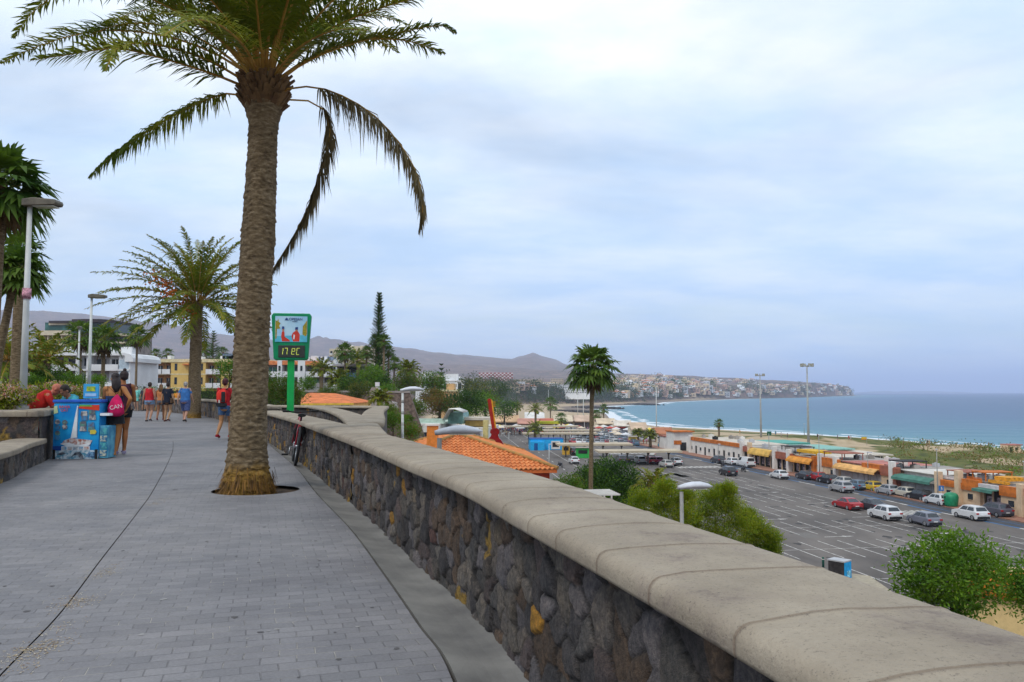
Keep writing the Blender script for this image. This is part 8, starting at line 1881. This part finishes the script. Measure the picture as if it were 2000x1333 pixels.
walkR = dict(knL=(-.10, .16, .50), anL=(-.10, .14, .11), toL=(-.11, .30, .05), knR=(.09, -.02, .48), anR=(.09, -.26, .14), toR=(.10, -.12, .04), elL=(-.24, -.16, 1.12), wrL=(-.25, -.16, .88), elR=(.24, .03, 1.11), wrR=(.25, .18, .92))
walkL = {('knR' if k == 'knL' else 'knL' if k == 'knR' else k[:-1] + ('R' if k[-1] == 'L' else 'L')): (-v[0], v[1], v[2]) for k, v in walkR.items()}
stepR = dict(knL=(-.09, .05, .49), anL=(-.10, -.04, .09), toL=(-.12, .12, .03), knR=(.10, .05, .49), anR=(.10, -.16, .13), toR=(.11, -.02, .05), wrL=(-.27, -.02, .88), wrR=(.27, .05, .9))
# the three walkers
denim = cloth('denim', (.16, .24, .36), scale=12); plaid = cloth('plaid', (.035, .06, .17), scale=30, col2=(.09, .12, .26), thr=(.48, .52)); redc = cloth('red_cloth', (.42, .012, .02)); navy = cloth('black_tee', (.012, .016, .03)); bluet = cloth('blue_tee', (.035, .13, .34))
WG = 'people walking away along the path'
def sling(m, side=1):
    def f(e, J, w):
        b = MB(); b.tube([J['shL' if side > 0 else 'shR'] + Vector((0, 0, .07)), J['chest'] + Vector((0, -.14, 0)), J['pelvis'] + Vector((.17 * side, -.06, .03))], .014, 6); b.build('bag_strap', m, e)
        b = MB(); b.box(tuple(J['pelvis'] + Vector((.22 * side, -.04, -.02))), (.09, .24, .22)); b.build('bag', m, e, bevel=.02)
    return f
person(291, 824, 748, R(2), 'person in a dark red vest and pale denim shorts walking away, left of three', stepR, (.42, .22, .14), (.03, .02, .015), 'short', ('vest', redc, .03), ('hot', denim), (.05, .05, .06), build=1.18, group=WG)
person(327, 824, 748, R(-4), 'person in a long black top with bare legs walking away, middle of three', dict(stepR, wrR=(.29, -.02, .86)), (.42, .24, .13), (.025, .016, .012), 'bun', ('tee', navy, .14), ('hot', navy), (.09, .03, .03), sling(cloth('tan_bag', (.12, .07, .04))), 1.14, group=WG)
person(361, 825, 747, R(0), 'grey haired person in blue t-shirt and navy plaid shorts walking away', walkR, (.46, .25, .17), (.28, .26, .24), 'short', ('tee', bluet, .04), ('bermuda', plaid), (.03, .03, .03), build=1.25, group=WG)
person(313, 822, 752, R(10), 'tanned person half hidden between the red vest and black top walkers', walkL, (.30, .13, .06), (.12, .06, .02), 'long', ('vest', cloth('peach_top', (.42, .16, .06))), ('hot', cloth('grey_short', (.10, .11, .13))), (.3, .1, .1), group=WG, vox=.014)
# backpack walker
def backpack(e, J, w):
    r1, bkm = cloth('pack_red', (.58, .03, .02)), cloth('pack_black', (.02, .02, .022)); c = J['chest']
    b = MB(); b.tube([c + Vector((0, -.20, -.24)), c + Vector((0, -.215, -.15)), c + Vector((0, -.21, .02)), c + Vector((0, -.18, .12))], [.12, .145, .14, .09], 16, ry=[.05, .08, .08, .05], up=(1, 0, 0)); p_ = b.build('backpack', r1, e)
    b = MB(); b.box(tuple(c + Vector((.085, -.285, -.08))), (.11, .05, .30)); b.build('backpack_pocket', bkm, p_, bevel=.02)
    b = MB(); b.box(tuple(c + Vector((0, -.20, -.30))), (.27, .14, .10)); b.build('backpack_base', bkm, p_, bevel=.02)
    b = MB(); b.box(tuple(c + Vector((-.03, -.275, -.20))), (.05, .03, .10)); b.build('bottle', mat('bottle_pale', (.5, .45, .42)), p_, bevel=.01)
    for sx in (-1, 1):
        b = MB(); b.tube([c + Vector((.09 * sx, -.13, .14)), c + Vector((.11 * sx, .0, .17)), c + Vector((.13 * sx, .12, .02)), c + Vector((.13 * sx, .02, -.20))], .018, 6); b.build('strap', bkm, p_)
person(438, 857, 741, R(-6), 'person with red and black backpack and denim shorts right beside the big trunk', dict(walkL, elR=(.20, .06, 1.12), wrR=(.12, .22, 1.18), elL=(-.22, .04, 1.12), wrL=(-.14, .2, 1.15)), (.40, .19, .08), (.05, .008, .012), 'short', ('tee', cloth('red_tee', (.40, .012, .02)), .02), ('shorts', cloth('denim_dark', (.05, .10, .20), scale=12)), (.40, .01, .03), backpack, .95)
# people farther off
person(266, 803, 755, R(182), 'person in a short turquoise dress coming along the path', dict(stepR, wrR=(.12, .20, 1.15), elR=(.22, .02, 1.15)), (.48, .27, .18), (.04, .03, .02), 'short', ('dress', cloth('turq', (.18, .55, .48))), ('skirt', cloth('turq', ())), (.4, .3, .25), build=.95, vox=.016, group='people in the distance on the path')
person(281, 803, 756, R(10), 'dark clothed person behind the red vest walker', stepR, (.35, .18, .10), (.03, .02, .02), 'short', ('tee', cloth('dk_tee', (.05, .04, .05))), ('bermuda', cloth('dk_sh', (.05, .05, .06))), (.1, .1, .1), vox=.016, group='people in the distance on the path')
person(249, 799, 762, R(184), 'pale clothed person beyond the stall, nearest the bend', walkL, (.45, .25, .17), (.10, .05, .03), 'long', ('tee', cloth('white_t', (.5, .48, .45))), ('shorts', cloth('dk_sh', ())), (.3, .3, .3), vox=.016, group='people in the distance on the path')
person(345, 806, 762, R(5), 'person in orange seen between the black top and blue shirt walkers', walkR, (.42, .22, .12), (.10, .06, .03), 'short', ('tee', cloth('or_t', (.55, .22, .03))), ('bermuda', cloth('tan_s', (.3, .22, .14))), (.1, .1, .1), vox=.016, group='people in the distance on the path')
# two women at the stall
pinkb = cloth('pink_bag', (.52, .01, .09)); blackc = cloth('black_cloth', (.012, .012, .014))
def pink_bag(e, J, w):
    c = J['waist'] + Vector((.10, -.20, .02)); b = MB(); b.tube([c + Vector((0, .0, -.24)), c + Vector((0, -.02, -.19)), c + Vector((0, -.03, -.06)), c + Vector((.0, -.0, .10)), c + Vector((-.0, .03, .19))], [.09, .165, .155, .09, .015], 18, ry=[.04, .085, .085, .05, .015], up=(1, 0, 0)); p_ = b.build('drawstring_bag', pinkb, e)
    for sx in (-1, 1): b = MB(); b.tube([c + Vector((0, .03, .18)), J['sh' + ('L' if sx < 0 else 'R')] + Vector((-.05 * sx, -.04, .06)), c + Vector((.14 * sx, .02, -.20))], .006, 5); b.build('cord', blackc, p_)
    t = txt('CAN', .115, tuple(c + Vector((.03, -.122, -.06))), mat('bag_print', (.66, .6, .62)), p_, ext=.002); t.rotation_euler = (R(90), R(-12), 0)
person(221, 893, 731, R(8), 'long haired woman in black skirt carrying a pink drawstring bag at the stall', dict(elR=(.34, -.12, 1.18), wrR=(.24, -.02, .99), elL=(-.23, .06, 1.12), wrL=(-.22, .30, 1.06), knL=(-.07, .02, .49), anL=(-.06, -.02, .085), toL=(-.10, .13, .03), knR=(.07, -.03, .49), anR=(.05, -.10, .085), toR=(.02, .06, .03), face=(-.5, .8, -.25), head=(-.015, .035, 1.58)), (.38, .155, .045), (.018, .012, .012), 'long', ('halter', cloth('navy_halter', (.015, .035, .09)), .04), ('skirt', blackc), None, pink_bag, 1.02, vox=.009)
person(237, 887, 727, R(22), 'second woman with a high hair bun standing behind the pink bag', dict(elR=(.22, .02, 1.1), wrR=(.12, .24, 1.12), elL=(-.25, .05, 1.12), wrL=(-.2, .28, 1.1), knR=(.06, .04, .49), anR=(.05, -.02, .085), toR=(.02, .15, .03), knL=(-.05, -.02, .49), anL=(-.09, -.10, .085), toL=(-.13, .05, .03), face=(-.4, .9, -.1)), (.30, .11, .035), (.02, .010, .010), 'bun', ('vest', cloth('dk_plum', (.05, .012, .025))), ('hot', blackc), (.42, .36, .50), None, .95, vox=.009)
# the seller on the wall and the one behind the stall
sd = 17.6; sx_ = (68 - 1000) / F_PX * sd
person(0, 0, 0, R(-62), 'bald seller in a red jacket and bright red shorts bending over beside the stall', dict(pelvis=(0, -.05, .86), hipL=(-.09, -.02, .84), hipR=(.09, -.02, .84), waist=(0, .05, .98), chest=(0, .17, 1.12), neck=(0, .30, 1.22), head=(0, .39, 1.31), shL=(-.17, .25, 1.20), shR=(.17, .25, 1.20), elL=(-.23, .34, .96), elR=(.23, .34, .96), wrL=(-.16, .55, .94), wrR=(.16, .55, .94), knL=(-.12, .22, .50), knR=(.12, .22, .50), anL=(-.12, .12, .09), anR=(.12, .12, .09), toL=(-.13, .28, .03), toR=(.13, .28, .03), face=(0, .8, -.6)), (.50, .16, .10), (.1, .1, .1), 'short', ('jacket', cloth('red_jacket', (.48, .02, .015)), .02), ('bermuda', cloth('bright_red', (.66, .03, .01))), (.1, .1, .1), None, 1.1, vox=.010, loc=(sx_, sd, 0), hgt=1.80, bald=True)
sd = 17.9; sx_ = (152 - 1000) / F_PX * sd
person(0, 0, 0, R(150), 'dark haired person in teal bending down behind the tour stall', dict(pelvis=(0, -.05, .74), hipL=(-.09, -.05, .72), hipR=(.09, -.05, .72), waist=(0, .02, .88), chest=(0, .10, 1.05), neck=(0, .18, 1.19), head=(0, .26, 1.30), shL=(-.17, .14, 1.15), shR=(.17, .14, 1.15), elL=(-.24, .22, .92), elR=(.24, .22, .92), wrL=(-.12, .38, .95), wrR=(.12, .38, .95), knL=(-.12, .30, .55), knR=(.12, .30, .55), anL=(-.12, .10, .09), anR=(.12, .10, .09), toL=(-.13, .26, .03), toR=(.13, .26, .03), face=(0, .7, -.7)), (.28, .12, .07), (.025, .012, .015), 'short', ('jacket', cloth('teal_top', (.05, .30, .38))), ('bermuda', blackc), (.1, .1, .1), None, 1.0, vox=.010, loc=(sx_, sd, 0), hgt=1.76)
# small figures on the beach and the walk: one simple body, copied
def small_person(k):
    rs = random.Random(k); sk = flesh('skin_far', (.34, .18, .11)); b = MB(); B = BASE
    for a in 'LR':
        V2 = lambda q: Vector(B[q + a]); sx = .07 * rs.uniform(-1, 1)
        b.tube([V2('hip'), V2('kn') + Vector((0, sx, 0)), V2('an') + Vector((0, -sx * 2, 0)), V2('to') + Vector((0, -sx * 2, 0))], [.09, .06, .04, .03], 6); b.tube([V2('sh'), V2('el'), V2('wr')], [.055, .045, .03], 6)
    b.sphere(B['head'], (.08, .095, .115), 8, 6); b.tube([B['neck'], (B['head'][0], B['head'][1], 1.5)], .05, 6)
    c = MB(); c.tube([(0, 0, .88), (0, 0, 1.05), (0, -.01, 1.28), (0, -.01, 1.40), (0, -.01, 1.45)], [.17, .14, .18, .17, .06], 10, ry=[.12, .10, .12, .11, .05]); c.tube([(-.09, 0, .92), (-.1, .01, .6)], [.10, .085], 8); c.tube([(.09, 0, .92), (.1, .01, .6)], [.10, .085], 8)
    h = MB(); h.sphere((0, -.02, 1.62), (.085, .098, .10), 8, 6)
    o = b.build('person', sk); c.build('clothes', cloth('far_cloth_%d' % k, ((.04, .05, .10), (.45, .06, .05), (.5, .5, .5), (.05, .22, .3), (.04, .035, .035), (.5, .32, .1))[k % 6]), o); h.build('hair', mat('hair_far', (.03, .02, .015)), o); return o
SP = [small_person(k) for k in range(6)]; spu = set()
def small_at(i, x, y, z, label, rz=0, group=None):
    o = SP[i] if i not in spu else copy_tree(SP[i]); spu.add(i); o.location = (x, y, z); o.rotation_euler = (0, 0, rz); tag(o, label, 'person', group); return o
BG = 'people walking along the surf'; rs = random.Random(8)
for k, (px, py, lb) in enumerate(((1636, 860, 'figure on the beach above the mint roofed beach bar'), (1658, 861, 'first of two figures left of the beach flag'), (1662, 861, 'second of two figures left of the beach flag'), (1798, 872, 'lone figure at the edge of the dune scrub'), (1811, 872, 'left one of a pair on the sand'), (1815, 872, 'right one of a pair on the sand'), (1838, 868, 'tall looking figure in the middle of the beach'), (1931, 872, 'figure walking near the small beach kiosk'), (1526, 855, 'figure near the surf behind the green board'), (1515, 852, 'figure in the shallow water left of the green board'), (1597, 858, 'dark figure by the dunes right of the tallest mast'), (1445, 849, 'figure behind the palm by the beach'), (1538, 858, 'person at the yellow beach post'))):
    h = hit(px, py, 100); 
    if h is None: continue
    if h.z < SEA - .3: h = G(px, max(py, 874), SEA - .1)
    small_at(k % 6, h.x, h.y, h.z, lb, rs.uniform(0, 6), BG)
for k, (px, py, lb) in enumerate(((1325, 870, 'person at the door of the white end building'), (1331, 869, 'second person before the white end building'), (1112, 866, 'person beside the orange yellow stall'), (1286, 877, 'pedestrian crossing behind the nearest car shelter'), (1054, 878, 'person beside the blue building'), (1093, 868, 'person at the right end of the blue building'))):
    g = G(px, py, LOT); small_at(k % 6, g.x, g.y, LOT, lb, rs.uniform(0, 6), 'pedestrians in the far lot')
# the market crowd reads as one mass
b = MB(); rs = random.Random(99)
for k in range(520):
    if k < 330: d = rs.uniform(288, 335); px = rs.uniform(965, 1240)
    else: d = rs.uniform(232, 320); px = rs.uniform(1225, 1310)
    x = (px - 1000) / F_PX * d; m = rs.randrange(6); h = rs.uniform(1.55, 1.85); r = rs.uniform(.16, .22)
    b.tube([(x, d, LOT), (x + rs.uniform(-.1, .1), d, LOT + h * .5), (x, d, LOT + h * .56)], [.10, .15, .15], 5, 6); b.tube([(x, d, LOT + h * .5), (x, d, LOT + h * .8), (x, d, LOT + h * .86)], [r, r, .08], 6, m); b.sphere((x, d, LOT + h * .93), .11, 6, 4, 6 if rs.random() < .5 else 7)
tag(b.build('crowd', [cloth('cr%d' % k, c) for k, c in enumerate(((.55, .55, .55), (.45, .08, .06), (.05, .10, .3), (.5, .4, .25), (.04, .04, .05), (.5, .2, .3)))] + [flesh('skin_far', ()), mat('hair_far', ())]), 'dense crowd of visitors in the beach market', 'crowd', kind='stuff')
# tables and stalls among the crowd
rs = random.Random(5); tb = None
for k in range(60):
    d = rs.uniform(285, 330); px = rs.uniform(970, 1235)
    if tb is None:
        b = MB(); b.box((0, 0, .74), (1.2, .8, .05)); 
        for x in (-.5, .5):
            for y in (-.3, .3): b.box((x, y, .37), (.05, .05, .72))
        tb = o = b.build('table', whiteb); tag(o, 'white table', 'table', 'tables of the beach market')
    else: o = link(tb.copy())
    o.location = ((px - 1000) / F_PX * d, d, LOT); o['label'] = 'white table among the market crowd ' + ('on the left' if px < 1080 else 'beyond the tall palm trunk' if px < 1170 else 'toward the sea')
# ================================================================== haze
HT = float(Zt.max()) + 25
b = MB(); b.box((9000, 24000, 0), (86000, 52000, 2)); b.v = [(x, y, (SEA - 14 if z < 0 else HT)) for x, y, z in b.v]
hm = bpy.data.materials.new('haze_air'); hm.use_nodes = True; nt = hm.node_tree; nt.nodes.clear()
o_ = nt.nodes.new('ShaderNodeOutputMaterial'); pv = nt.nodes.new('ShaderNodeVolumePrincipled'); pv.inputs['Color'].default_value = (.70, .79, 1.0, 1); pv.inputs['Density'].default_value = .00011; pv.inputs['Anisotropy'].default_value = .1
nt.links.new(pv.outputs[0], o_.inputs['Volume'])
hz = b.build('haze', hm); tag(hz, 'thin bluish haze over the bay and hills', kind='stuff')
